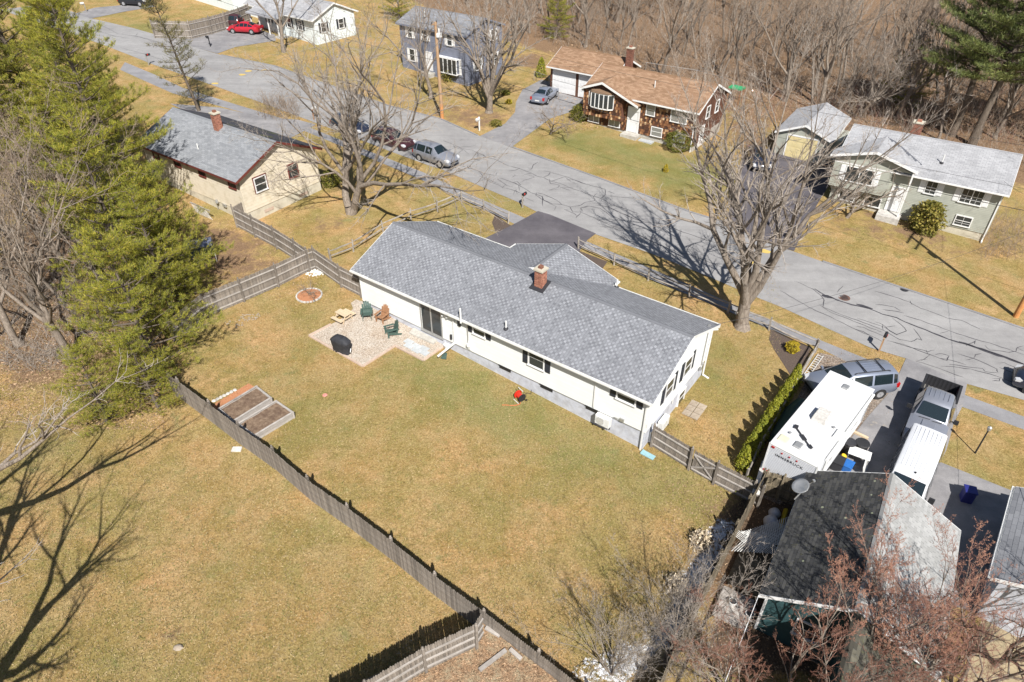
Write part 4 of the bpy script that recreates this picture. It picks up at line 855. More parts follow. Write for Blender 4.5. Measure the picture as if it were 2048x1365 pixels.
shakes_out(T, SG, 7.2, 8.2, 3.1, 6.0)
chimney(T, F, .8, 7.6, .7, .5, 6.5, 8.75)
# ================================================================== sage house on the right
GX, GY, GYAW = 28.38, 56.53, -33.62
T, F = house('sage_house', 'pale sage-sided split-level house with weathered light roof and white shutters at the right', GX, GY, GYAW)
L, W, ze, rise = 12.36, 8.98, 5.41, 1.47; zs = 1.55
wallcore(T, F, L, W, zs, ze, rise, M['green_side']); b = MB(F); b.bx(.03, L - .03, .03, W - .03, -.5, zs); b.obj('foundation', M['stone_base'], T)
boards(T, F, 'f', L, W, zs, ze - .1, ze, rise, M['green_side'], .14)
for s in 'lrb': boards(T, F, s, L, W, zs, ze - .1, ze, rise, M['green_side'], .14, single=False)
groof(T, F, L, W, ze, rise, M['sh_green'], M['sh_under'], oe=.5, orr=.3, trim=M['frame_white'], ex=.17, tw=.42)
SF = sideframe(F, 'f', L, W)
b = MB(F); b.bx(-.3, 4.3, -.6, .1, 3.0, 5.45); b.prism([(-.3, -.6, 5.45), (5.8, -.6, 5.35), (2.7, -.6, 6.45)], (0, .6, 0)); b.obj('bump_out', M['green_side'], T)
S2 = F @ Matrix(((1, 0, 0, -.3), (0, -1, 0, -.6), (0, 0, 1, 0), (0, 0, 0, 1)))
for i in range(18):
    z = 3.0 + i * .14
    b = MB(S2); b.hexa([(0, .026, z), (4.6, .026, z), (4.6, 0, z), (0, 0, z), (0, .01, z + .14), (4.6, .01, z + .14), (4.6, 0, z + .14), (0, 0, z + .14)]); b.obj('clapboard', M['green_side'], T)
ap, le, re_ = (2.7, 6.72), (-.75, 5.76), (6.1, 5.76); y0_, y1_ = -1.0, 3.2
nrf = MB(F)
for (p, q) in ((le, ap), (ap, re_)): nrf.hexa([(p[0], y0_, p[1] - .12), (q[0], y0_, q[1] - .12), (q[0], y1_, q[1] - .12), (p[0], y1_ if p is ap else .6, p[1] - .12), (p[0], y0_, p[1]), (q[0], y0_, q[1]), (q[0], y1_ if q is ap else .6, q[1]), (p[0], y1_ if p is ap else .6, p[1])])
nr = nrf.obj('roof', M['sh_under'], T); Fa = np.array(F)
sl2 = math.hypot(3.45, .96)
shingles(nr, 'shingle', trp((le[0], y1_, le[1])), trv((0, -1, 0)), trv((ap[0] - le[0], 0, ap[1] - le[1])), y1_ - y0_, sl2, M['sh_green'], .17, .42, clip=lambda cx, cy: cx > 2.6 * (1 - cy / sl2))
shingles(nr, 'shingle', trp((re_[0], y0_, re_[1])), trv((0, 1, 0)), trv((ap[0] - re_[0], 0, ap[1] - re_[1])), y1_ - y0_, sl2, M['sh_green'], .17, .42, clip=lambda cx, cy: cx < 1.6 + 2.6 * cy / sl2)
for (p, q) in ((le, ap), (ap, re_)):
    f = MB(F); f.hexa([(p[0], y0_ - .03, p[1] - .2), (q[0], y0_ - .03, q[1] - .2), (q[0], y0_, q[1] - .2), (p[0], y0_, p[1] - .2), (p[0], y0_ - .03, p[1] + .02), (q[0], y0_ - .03, q[1] + .02), (q[0], y0_, q[1] + .02), (p[0], y0_, p[1] + .02)]); f.obj('rake_board', M['frame_white'], nr)
b = MB(F); b.bx(5.75, 5.87, -.95, -.83, 1.1, 5.7); b.obj('porch_post', M['frame_white'], T)
window(T, S2, 1.1, 3.75, 2.2, 1.2, cols=2, sash=False, shut='frame_white', sw=.4, off=.03); window(T, SF, .8, 1.75, 1.2, .7, cols=2, sash=False); window(T, SF, 2.9, 1.75, 1.2, .7, cols=2, sash=False)
door(T, SF, 4.65, 1.7, .95, 2.1); b = MB(F); b.bx(4.2, 6.0, -1.4, -.02, .6, 1.65); b.obj('front_step', M['stone'], T)
window(T, SF, 7.0, 3.9, .75, 1.0, grid=1, shut='frame_white', sw=.42); window(T, SF, 9.6, 3.8, 1.5, 1.1, cols=2, grid=1, shut='frame_white', sw=.42)
window(T, SF, 7.2, 1.85, 1.1, .75, grid=1); window(T, SF, 9.9, 1.85, 1.1, .75, grid=1)
downspout(T, SF, L - .08, .95, ze - .4, kick=.3)
pipe(T, F, 7.4, 1.6, ze + .55, ze + 1.25, r=.05); chimney(T, F, 4.6, 5.6, .8, .6, 6.4, 7.6)
Fgar = F @ Matrix(((0, -1, 0, -2.2), (1, 0, 0, 7.0), (0, 0, 1, 0), (0, 0, 0, 1)))    # ridge runs back from the street
LG, WG, zg, rg = 7.4, 4.9, 4.25, 1.0
wallcore(T, Fgar, LG, WG, 1.2, zg, rg, M['green_side']); groof(T, Fgar, LG, WG, zg, rg, M['sh_green'], M['sh_under'], oe=.3, orr=.3, trim=M['frame_white'], gutter=False, ex=.17, tw=.42)
garage_door(T, sideframe(Fgar, 'l', LG, WG), 1.05, 1.75, 2.8, 2.15, 'cream_door')
b = MB(F); b.bx(-2.2, 0, 8.2, 11.5, 1.2, 3.9); b.obj('breezeway', M['green_side'], T)
# ================================================================== dark-roofed house at the bottom right
yaw = -32.5; P0 = Vector((10.16, 16.12, 0)); c_, s_ = math.cos(R(yaw)), math.sin(R(yaw))
uu, vv = Vector((c_, s_, 0)), Vector((-s_, c_, 0))
org = P0 + uu * .3 + vv * .25
T, F = house('mossy_roof_house', 'dark teal house with mossy black roof slope and pale roof slope at the lower right', org.x, org.y, yaw)
Fr = F @ Matrix(((0, -1, 0, 6.1), (1, 0, 0, 0), (0, 0, 1, 0), (0, 0, 0, 1)))           # ridge along v; y' runs towards -u
L, W, ze, rise = 7.5, 6.1, 3.1, 1.6
wallcore(T, Fr, L, W, .1, ze, rise, M['dark_teal_side'])
for s in 'lrbf': boards(T, Fr, s, L, W, .3, ze - .1, ze, rise, M['dark_teal_side'], .2, single=(s == 'l'))
# front slope (y'<W/2) is the sunny right one
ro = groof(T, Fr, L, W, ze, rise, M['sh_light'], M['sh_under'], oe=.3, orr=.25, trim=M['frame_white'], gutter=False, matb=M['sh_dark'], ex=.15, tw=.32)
b = MB(Fr); b.bx(-.03, .06, W - .08, W + .03, .2, ze - .1); b.obj('corner_trim', M['frame_white'], T)
# lower mossy wing continuing towards the camera
Fw = F @ Matrix(((0, -1, 0, 6.0), (1, 0, 0, -5.6), (0, 0, 1, 0), (0, 0, 0, 1)))
Fw = F @ Matrix(((0, -1, 0, 6.1), (1, 0, 0, -5.6), (0, 0, 1, 0), (0, 0, 0, 1))); bw_ = MB(Fw); bw_.bx(0, 5.35, 0, 3.0, 0, 2.95); bw_.obj('wing_wall', M['dark_teal_side'], T); groof(T, Fw, 5.3, 6.1, 3.05, 1.55, M['sh_moss_shade'], M['sh_under'], oe=.3, orr=.25, trim=M['frame_white'], gutter=False, ex=.15, tw=.3, name='wing_roof', back=False)
dish = MB(F); DISHF = (T, F)
# dark gable facing the garden: trim and window
Sg = sideframe(Fr, 'l', L, W); window(T, Sg, 1.4, 1.4, 1.0, .9, fr='frame_white')
# ================================================================== grey house at the right edge
c = at(2012, 1120); 
T, F = house('grey_roof_house', 'grey-roofed house cut by the right edge of the picture beside the dark driveway', 23.56, 20.53, -38.4)
Fr = F @ Matrix(((0, -1, 0, 8.0), (1, 0, 0, -4.6), (0, 0, 1, 0), (0, 0, 0, 1)))
wallcore(T, Fr, 5.7, 8.0, -.6, 3.05, 1.5, M['found_grey']); groof(T, Fr, 5.7, 8.0, 3.05, 1.6, M['sh_blue'], M['sh_under'], oe=.4, orr=.3, trim=M['frame_white'], ex=.2, tw=.5)
boards(T, Fr, 'b', 5.7, 8.0, .2, 2.9, 3.05, 1.5, M['found_grey'], .2); window(T, sideframe(Fr, 'b', 5.7, 8.0), 1.2, 1.2, 1.5, 1.1, cols=2)
Fr2 = F @ Matrix(((0, -1, 0, 6.0), (1, 0, 0, 1.1), (0, 0, 1, 0), (0, 0, 0, 1)))
wallcore(T, Fr2, 1.3, 4.6, -.6, 2.3, .9, M['blue_side']); groof(T, Fr2, 1.3, 4.6, 2.3, .9, M['sh_blue'], M['sh_under'], oe=.3, orr=.25, trim=M['blue_side'], gutter=False, ex=.2, tw=.5)
# ================================================================== white house with porch, top left
T, F = house('white_porch_house', 'pale white house with a porch and dark shutters behind the red car', -35.88, 104.82, -38.6)
L, W, ze, rise = 12.54, 6.83, 8.02, 1.4; zs = 5.0
wallcore(T, F, L, W, 3.0, ze, rise, M['white_side'])
boards(T, F, 'r', L, W, zs, ze, ze, rise, M['white_side'], .3); boards(T, F, 'f', L, W, zs, ze - .1, ze, rise, M['white_side'], .3)
groof(T, F, L, W, ze, rise, M['sh_green'], M['sh_under'], oe=.5, orr=.3, trim=M['frame_white'], ex=.25, tw=.6)
SF, SR = sideframe(F, 'f', L, W), sideframe(F, 'r', L, W)
for x in (2.0, 4.2, 6.6, 9.0): window(T, SF, x, 6.2, .9, 1.1, shut='black_trim', sw=.3)
for x in (1.0, 4.0): window(T, SR, x, 6.1, .8, 1.1, shut='black_trim', sw=.3)
b = MB(F)
for x in (.3, 2.3, 4.3, 6.4): b.bx(x, x + .12, -1.6, -1.48, 4.2, 7.5)
b.obj('porch_post', M['frame_white'], T); b = MB(F); b.hexa([(0, -2.0, 7.35), (7, -2.0, 7.35), (7, 0, 7.8), (0, 0, 7.8), (0, -2.0, 7.5), (7, -2.0, 7.5), (7, 0, 7.95), (0, 0, 7.95)]); b.obj('porch_roof', M['sh_green'], T)
b = MB(F); b.bx(0, 7, -1.9, 0, 4.0, 5.0); b.obj('porch_deck', M['conc'], T)
Fg = F @ Matrix.Translation((-6.2, 2.4, 0)); wallcore(T, Fg, 5.9, 5, 4, 7.4, 1.2, M['white_side']); groof(T, Fg, 5.9, 5.0, 7.4, 1.2, M['sh_green'], M['sh_under'], trim=M['frame_white'], gutter=False, ex=.25, tw=.6)
c = at(430, 30)
T, F = house('white_roof_house', 'white-roofed house behind the tall wooden fence at the top left', c.x - 7, c.y + 9, -38); zb = tz(c.x - 7, c.y + 9)
wallcore(T, F, 12, 7, zb - 2, zb + 2.6, 1.3, M['white_side']); groof(T, F, 12, 7, zb + 2.6, 1.4, M['white'], M['white'], trim=M['frame_white'], gutter=False, ex=.4, tw=1)
window(T, sideframe(F, 'f', 12, 7), 3, zb + .9, 1, 1, shut=None); window(T, sideframe(F, 'f', 12, 7), 8, zb + .9, 1, 1)
# ------------------------------------------------------------------ fences
def picket_mesh(name, h, w, mat):
    b = MB(); b.prism([(-w / 2, -.01, 0), (w / 2, -.01, 0), (w / 2, -.01, h - .07), (0, -.01, h), (-w / 2, -.01, h - .07)], (0, .02, 0)); return b.mesh(name, mat)
def fence(label, tops, h=1.75, railside=1, nr=3, w=.093, gap=.097, mats=('fence', 'fence_back', 'fence'), extra=None, cat='fence', posts=True, tilt=0, cap=True, skipfirst=False, name='picket_fence', limit=300, hr=.0):
    pts = [at(px, py, h + .08) for px, py in tops]
    return fence_w(label, pts, h, railside, nr, w, gap, mats, cat, posts, tilt, cap, skipfirst, name, limit, hr)
def fence_w(label, pts, h=1.75, railside=1, nr=3, w=.088, gap=.097, mats=('fence', 'fence_back', 'fence'), cat='fence', posts=True, tilt=0, cap=True, skipfirst=False, name='picket_fence', limit=300, hr=0.):
    rr = random.Random(len(pts) * 7 + int(h * 100)); o0 = pts[0]; t = thing(name, label, cat, o0)
    pm = picket_mesh('picket', h, w, M[mats[0]]); n = 0; rest = MB()
    for i, p in enumerate(pts):
        if posts and not (skipfirst and i == 0):
            l = p - o0; lean = (rr.uniform(-.02, .02), rr.uniform(-.02, .02)); hh = h + .10; s = .055
            d = ((pts[min(i + 1, len(pts) - 1)] - pts[max(i - 1, 0)])).normalized(); nn = Vector((-d.y, d.x, 0)) * .07 * railside
            b = MB(Matrix.Rotation(math.atan2(d.y, d.x), 4, 'Z')); b.hexa([(-s, -s, -.2), (s, -s, -.2), (s, s, -.2), (-s, s, -.2), (-s, -s, hh), (s, -s, hh), (s, s, hh), (-s, s, hh)])
            if cap: b.lathe([(s * 1.1, hh), (s * .5, hh + .03), (s * .95, hh + .07), (s * .9, hh + .11), (s * .2, hh + .15)], 8)
            po = b.obj('post', M[mats[2]], t); po.location = l + nn; po.rotation_euler = (lean[0], lean[1], 0)
    for a, b_ in zip(pts[:-1], pts[1:]):
        d = b_ - a; Ln = d.length; u_ = d / Ln; nn = Vector((-u_.y, u_.x, 0)).normalized() * railside
        for k in range(nr):
            z = h * ((hr or .14) + (.84 - (hr or .14)) * k / max(1, nr - 1)) + rr.uniform(-.015, .015); rb = MB()
            rb.beam(Vector((0, 0, 0)), d, .045, .085); ro = rb.obj('rail', M[mats[1]], t); ro.location = a - o0 + nn * .035 + Vector((0, 0, z))
        c = int(Ln / gap); ang = math.atan2(d.y, d.x)
        for k in range(c):
            p = a + d * ((k + .5) / c) - o0 - nn * .003
            if n < limit:
                o = inst('picket', pm, t, (p.x, p.y, p.z + .03 + rr.uniform(-.015, .015)), (rr.uniform(-.006, .006), rr.uniform(-.004, .004) + tilt, ang), (rr.uniform(.98, 1.06), 1, rr.uniform(.985, 1.015)))
            else:
                m = Matrix.Translation((p.x, p.y, p.z + .03)) @ Matrix.Rotation(ang, 4, 'Z'); rest.v, rest.f = rest.v, rest.f; rest.M = m
                rest.prism([(-w / 2, -.01, 0), (w / 2, -.01, 0), (w / 2, -.01, h - .07), (0, -.01, h), (-w / 2, -.01, h - .07)], (0, .02, 0))
            n += 1
    if rest.v: rest.obj('picket', M[mats[0]], t, kind='stuff')
    return t
random.seed(3)
fence('long weathered picket fence running from the tall pines to the bottom edge of the picture', [(333, 748), (352, 759), (413.5, 804), (471.6, 848), (540, 896), (610, 956), (691.6, 1012), (778.4, 1077), (868, 1149), (967, 1222), (1077, 1305), (1200, 1400)], 1.62, railside=1)
fence('short picket fence with three pale rails at the bottom edge joining the long fence', [(964, 1224), (948.5, 1247), (844.4, 1295), (729, 1362), (640, 1410)], 2.4, railside=1, hr=.42, skipfirst=True)  # height stretched to throw a longer shadow; the added mound covers its foot
fence('picket fence behind the mulch ring, from the pines to the back corner', [(333, 640), (400, 588), (475, 558), (545.5, 529), (609.7, 499), (623.7, 494)], 1.75, railside=-1)
fence('picket fence between the back corner post and the end of the white house', [(623.7, 494), (676.5, 530), (717, 550)], 1.75, railside=-1, skipfirst=True)
fence('picket fence sloping down from the cream house to the back corner of the garden', [(488, 400), (464.6, 412), (501.5, 431), (545.5, 454), (586, 479), (612, 497)], 1.8, railside=-1)
f5 = fence('picket fence from the right corner of the white house to the wooden gate', [(1311, 850), (1388, 896)], 1.55, railside=-1)
g0, g1 = at(1391, 899, 1.6), at(1436, 924, 1.6)
gt = fence_w('wooden picket gate with a Z-shaped brace beside the white house', [g0, g1], 1.5, -1, 2, posts=False, name='garden_gate', cat='gate')
d = g1 - g0; nn = Vector((-d.y, d.x, 0)).normalized() * -1
b = MB(); b.beam(nn * .05 + Vector((0, 0, .3)), d + nn * .05 + Vector((0, 0, 1.15)), .04, .085); b.beam(nn * .055 + Vector((0, 0, 1.25)) + d * .02, nn * .055 + d * .98 + Vector((0, 0, .25)), .03, .08); b.obj('brace', M['fence_back'], gt)
fence('picket fence between the wooden gate and the old grey stockade fence', [(1438.4, 924.5), (1515, 963), (1530, 972)], 1.55, railside=-1)
fence('picket fence in the shade behind the camper at the corner of the mossy roof', [(1536, 941), (1570, 950), (1607, 966)], 1.75, railside=-1, mats=('fence_old', 'fence_old', 'fence_old'))
fence('old rough stockade fence seen from above beside the mossy roofed house', [(1534, 941), (1505, 993), (1478, 1045), (1447, 1105), (1412, 1170), (1384, 1235), (1352, 1290), (1320, 1365), (1290, 1440)], 1.75, railside=-1, mats=('fence_old', 'fence_old', 'fence_old'), w=.10, gap=.11, name='stockade_fence')
fence('tall wooden fence behind the red car at the top left', [(300, 40), (375, 42), (415, 33), (445, 25), (474, 16), (494, 8)], 2.2, railside=-1, w=.13, gap=.14)
def rail_fence(label, bases, h=.95, mat='rail', name='split_rail_fence', mesh=False):
    pts = [at(*p) for p in bases]; o0 = pts[0]; t = thing(name, label, 'fence', o0); rr = random.Random(len(bases))
    for i, p in enumerate(pts):
        b = MB(); b.hexa([(-.06, -.05, -.2), (.06, -.05, -.2), (.06, .05, -.2), (-.06, .05, -.2), (-.05, -.045, h + .1), (.05, -.045, h + .1), (.05, .045, h + .1), (-.05, .045, h + .1)])
        o = b.obj('post', M[mat], t); o.location = p - o0; o.rotation_euler = (rr.uniform(-.05, .05), rr.uniform(-.05, .05), rr.uniform(0, 1))
    for a, c in zip(pts[:-1], pts[1:]):
        for z in (h * .42, h * .86):
            b = MB(); q = [a - o0 + (c - a) * k / 4 + Vector((rr.uniform(-.02, .02), rr.uniform(-.02, .02), z + rr.uniform(-.02, .02) - (.03 if k in (1, 2, 3) else 0))) for k in range(5)]
            b.tube(q, [.035, .055, .06, .055, .035], 5); b.obj('rail', M[mat], t)
        if mesh:
            b = MB(); n = int((c - a).length / .3)
            for k in range(n): p = a - o0 + (c - a) * k / n; b.tube([p, p + Vector((0, 0, h))], .006, 3, False)
            for z in (.1, .3, .5, .7, .9): b.tube([a - o0 + Vector((0, 0, z)), c - o0 + Vector((0, 0, z))], .006, 3, False)
            b.obj('wire_mesh', M['metal'], t)
    return t
rail_fence('split rail fence left of the dark driveway, turning back towards the cream house', [(1016.7, 447), (968, 421.6), (923, 402), (875, 424), (822, 441), (767, 466), (707, 504), (662, 522)])
rail_fence('split rail fence along the sidewalk from the dark driveway past the big bare tree', [(1156.5, 498), (1227.6, 531), (1296, 561.6), (1377.5, 594), (1455, 627), (1537.4, 661), (1628, 703)])
rail_fence('split rail fence with wire mesh between the arborvitae row and the camper', [(1630, 706), (1590, 775), (1553, 843), (1512, 912), (1490, 965)], mesh=True)
# chain link behind the brown house
def chain(label, bases, h=1.2):
    pts = [at(*p) for p in bases]; o0 = pts[0]; t = thing('chain_link_fence', label, 'fence', o0)
    for p in pts: b = MB(); b.tube([p - o0, p - o0 + Vector((0, 0, h))], .03, 6); b.obj('post', M['metal'], t)
    b = MB()
    for a, c in zip(pts[:-1], pts[1:]):
        d = c - a; n = int(d.length / .22)
        for k in range(n):
            p = a - o0 + d * k / n
            for s in (1, -1):
                q = p + d.normalized() * h * s
                b.tube([p, Vector((q.x, q.y, q.z)) + Vector((0, 0, h))], .006, 3, False)
    b.obj('wire_mesh', M['metal'], t); r_ = MB()
    for a, c in zip(pts[:-1], pts[1:]): r_.tube([a - o0 + Vector((0, 0, h)), c - o0 + Vector((0, 0, h))], .022, 6)
    r_.obj('rail', M['metal'], t)
chain('chain link fence at the edge of the woods behind the brown shake house', [(1290, 150), (1340, 158), (1390, 166), (1440, 180), (1475, 200)], 1.5)
chain('low chain link fence beside the white garage doors of the brown shake house', [(1068, 162), (1098, 172), (1104, 184)], 1.1)
# ------------------------------------------------------------------ garden things
def bed(label, cs, h=.42):
    p = [at(*c, h) for c in cs]; o0 = (p[0] + p[1] + p[2] + p[3]) / 4; t = thing('raised_bed', label, 'raised bed', o0, group='wooden raised beds by the long fence')
    for i in range(4):
        a, c = p[i] - o0, p[(i + 1) % 4] - o0
        for k in range(3): b = MB(); b.beam(a + Vector((0, 0, .07 + k * .14)), c + Vector((0, 0, .07 + k * .14)), .05, .135); b.obj('side_board', M['fence_back'], t)
        b = MB(); b.beam(a, a + Vector((0, 0, h + .02)), .1, .1, (1, 0, 0)); b.obj('corner_post', M['fence_back'], t)
        b = MB(); b.beam(a * .985 + Vector((0, 0, h + .012)), c * .985 + Vector((0, 0, h + .012)), .11, .022); b.obj('top_board', M['fence_back'], t)
    s = MB(); N = 10; vs = [(p[0] - o0) * (1 - i / N) * (1 - j / N) + (p[1] - o0) * (i / N) * (1 - j / N) + (p[2] - o0) * (i / N) * (j / N) + (p[3] - o0) * (1 - i / N) * (j / N) for i in range(N + 1) for j in range(N + 1)]
    vs = [v * .97 + Vector((0, 0, h * .72 + random.uniform(-.03, .03))) for v in vs]
    s.add(vs, [(i * (N + 1) + j, (i + 1) * (N + 1) + j, (i + 1) * (N + 1) + j + 1, i * (N + 1) + j + 1) for i in range(N) for j in range(N)]); s.obj('soil', M['soil'], t, smooth=True, kind='stuff')
bed('raised bed of brown soil farther from the camera, beside the strip of orange mulch', [(512.6, 773), (542, 796), (466, 843), (437, 818)])
bed('raised bed of brown soil nearer to the camera, with the high grey front corner', [(552, 802), (586, 825), (508, 872), (475, 848)])
sheet('mulch_strip', P((497, 768), (512, 776), (434, 822), (424, 812)), M['mulch'], .03)
sheet('mulch_strip', P((541, 800), (549, 806), (474, 856), (464, 850)), M['mulch'], .03)
for i in range(7): 
    p = at(428 + i * 7, 803 - i * 3.6); b = MB(); b.lathe([(.10, -.02), (.14, .03), (.10, .08)], 7); o = b.obj('edging_stone', M['stone']); o.location = p; o.rotation_euler = (0, 0, i); o.scale = (1, .8, 1); tag(o, 'small pale edging stone in the row beside the raised beds', 'stone', 'edging stones beside the raised beds')
# tree ring
c = at(618.5, 592); t = thing('tree_ring', 'ring of pale edging bricks filled with orange mulch on the lawn', 'tree ring', c)
for i in range(26):
    a = 2 * math.pi * i / 26; b = MB(); b.box((math.cos(a) * .86, math.sin(a) * .86, .04), (.16, .1, .1), a + math.pi / 2 + random.uniform(-.08, .08)); o = b.obj('edging_brick', M['stone'], t)
b = MB(); b.lathe([(.82, -.05), (.8, .05), (.4, .07), (0.01, .09)], 24); b.obj('mulch', M['mulch'], t)
# patio
PAT = [(618.75, 672.5), (725.8, 734), (790, 693), (847, 722), (889, 693), (880, 684), (836, 660), (770, 626), (735, 607), (712, 600), (702, 607), (706, 618), (695, 632), (662, 650)]
sheet('patio_gravel', P(*PAT), M['gravel'], .03)
b = MB()
edge = P((731, 607), (712, 599), (702, 607), (706, 618)); 
for nm, seg in enumerate([((662, 650), (618.75, 672.5)), ((618.75, 672.5), (725.8, 734)), ((725.8, 734), (790, 693)), ((790, 693), (847, 722)), ((847, 722), (889, 693))]):
    a, c = at(*seg[0]), at(*seg[1]); b = MB(); b.beam(a + Vector((0, 0, .03)), c + Vector((0, 0, .03)), .14, .12); o = b.obj('patio_edging', M['edging']); o['kind'] = 'structure'
st = sheet('concrete_step', P((818, 669), (833, 655), (880, 679), (867, 691)), M['conc'], .16, .2); st['kind'] = 'structure'
for i in range(3):
    for j in range(2):
        p = at(818 + i * 15, 689 + i * 4.8 + j * 8 - 4 * (i == 0)); b = MB(); b.box((0, 0, .045), (.62, .42, .05), R(-36)); o = b.obj('stepping_stone', M['paver_blue']); o.location = p; tag(o, 'bluish square stepping stone set in the patio gravel below the sliding door', 'paver', 'bluestone pavers in the patio')
for i in range(2):
    for j in range(3):
        p = at(1384, 815) + Vector((math.cos(R(-36)) * (i * .5) + math.sin(R(36)) * j * .5, math.sin(R(-36)) * (i * .5) + math.cos(R(36)) * j * .5, 0)); b = MB(); b.box((0, 0, .02), (.46, .46, .05), R(-36)); o = b.obj('square_paver', M['paver']); o.location = p + Vector((-.4, -.5, 0)); tag(o, 'square brown paver in the small pad beside the right end of the white house', 'paver', 'brown pavers at the house end')
def stones(name, label, cen, n, r, s, mat, cat='stone'):
    c = at(*cen); g = MB()
    for i in range(n):
        a, q = random.uniform(0, 6.28), r * math.sqrt(random.random()); x, y = q * math.cos(a), q * math.sin(a) * .7; z = s * random.uniform(.5, 1.3)
        g.lathe([(z * .7, -.02), (z, z * .3), (z * .6, z * .7), (0.01, z * .8)], 6, (x, y, 0))
    o = g.obj(name, M[mat]); o.location = c; o['kind'] = 'stuff'
stones('pebbles', '', (500, 634), 40, .7, .06, 'paver'); stones('pebbles', '', (632, 545), 160, .8, .06, 'pvc'); stones('pebbles', '', (468, 648), 20, .7, .06, 'paver')
# adirondack chairs
def adirondack(label, px, py, rz, mat, group=None):
    c = at(px, py); t = thing('adirondack_chair', label, 'chair', (c.x, c.y, c.z + .03), rz, group)
    for k in range(6): b = MB(); x = .24 - k * .105; b.box((0, 0, 0), (.5, .095, .02)); o = b.obj('seat_slat', M[mat], t); o.location = (0, x * 1.0 - .02, .37 - .025 * k); o.rotation_euler = (R(14), 0, 0)
    for k in range(5):
        b = MB(); n = (k - 2); hh = .84 - .05 * n * n; b.prism([(-.05, 0, 0), (.05, 0, 0), (.055, 0, hh - .03), (0, 0, hh), (-.055, 0, hh - .03)], (0, .02, 0)); o = b.obj('back_slat', M[mat], t); o.location = (n * .112, -.27, .24); o.rotation_euler = (R(20), R(n * 1.6), 0)
    for s in (-1, 1):
        b = MB(); b.bx(-.07, .07, -.34, .36, 0, .025); o = b.obj('armrest', M[mat], t); o.location = (s * .33, 0, .55)
        b = MB(); b.hexa([(-.015, -.05, 0), (.015, -.05, 0), (.015, .06, 0), (-.015, .06, 0), (-.015, -.05, .55), (.015, -.05, .55), (.015, .06, .55), (-.015, .06, .55)]); o = b.obj('front_leg', M[mat], t); o.location = (s * .28, .27, 0)
        b = MB(); b.beam((0, .3, .33), (0, -.62, .02), .03, .12); o = b.obj('side_rail', M[mat], t); o.location = (s * .25, 0, 0)
        b = MB(); b.beam((0, -.3, .2), (0, -.38, .56), .03, .08); o = b.obj('back_leg', M[mat], t); o.location = (s * .28, 0, 0)
    b = MB(); b.bx(-.27, .27, -.33, -.30, .52, .58); b.obj('back_brace', M[mat], t)
adirondack('dark green Adirondack chair farther left, facing the camera', 735, 637, R(188), 'green_paint')
adirondack('brown wooden Adirondack chair between the two green chairs', 765, 643, R(150), 'wood_ady')
adirondack('dark green Adirondack chair nearest the sliding door, seen from the side', 783, 671, R(118), 'green_paint')
# kids' picnic table
c = at(688, 640); t = thing('picnic_table', 'small pale wooden picnic table with two benches at the edge of the patio', 'picnic table', (c.x, c.y, c.z + .03), R(-36))
for k in range(4): b = MB(); b.bx(-.5, .5, -.26 + k * .13, -.14 + k * .13, .52, .545); b.obj('table_board', M['wood_new'], t)
for s in (-1, 1):
    for k in range(2): b = MB(); b.bx(-.5, .5, s * .56 - .12 + k * .125, s * .56 - .005 + k * .125, .30, .325); b.obj('bench_board', M['wood_new'], t)
    b = MB(); b.beam((s * .38, -.62, .27), (s * .38, .62, .27), .04, .08); b.obj('cross_beam', M['wood_new'], t)
    for q in (-1, 1): b = MB(); b.beam((s * .38, q * .42, 0), (s * .38, q * .14, .52), .04, .08); b.obj('leg', M['wood_new'], t)
# covered grill
c = at(685, 703); t = thing('covered_grill', 'barbecue grill under a black fabric cover on the patio', 'grill', (c.x, c.y, c.z + .03), R(-28))
b = MB(); nx_, lv = 28, [(0, .62, .30), (.25, .61, .29), (.5, .64, .31), (.75, .68, .33), (.85, .70, .34), (.95, .56, .30), (1.08, .42, .24), (1.14, .25, .12), (1.15, .02, .01)]; vs = []
for i, (z, a, bb) in enumerate(lv):
    for j in range(nx_):
        th = 2 * math.pi * j / nx_; f = 1 + .055 * math.sin(j * 2.9) * (1 - z / 1.3) + random.uniform(-.02, .02); cxx, syy = math.cos(th), math.sin(th); e = .55
        vs.append((a * f * math.copysign(abs(cxx) ** e, cxx), bb * f * math.copysign(abs(syy) ** e, syy), z + random.uniform(-.01, .01)))
b.add(vs, [(i * nx_ + j, i * nx_ + (j + 1) % nx_, (i + 1) * nx_ + (j + 1) % nx_, (i + 1) * nx_ + j) for i in range(len(lv) - 1) for j in range(nx_)]); b.obj('cover', mk('black_fabric', (.018, .019, .024), (.035, .036, .042), 4, .75), t, smooth=True)
b = MB()
for x in (-.45, .45): b.cyl((x, -.2, 0), (x, -.2, .12), .03, n=8); b.cyl((x, .2, .0), (x, .2, .12), .03, n=8)
b.obj('leg', M['dark_metal'], t); b = MB(); b.tube([(.7, .0, .1), (.75, -.1, .25), (.7, .05, .4)], .03, 6); b.obj('gas_hose', M['metal'], t)
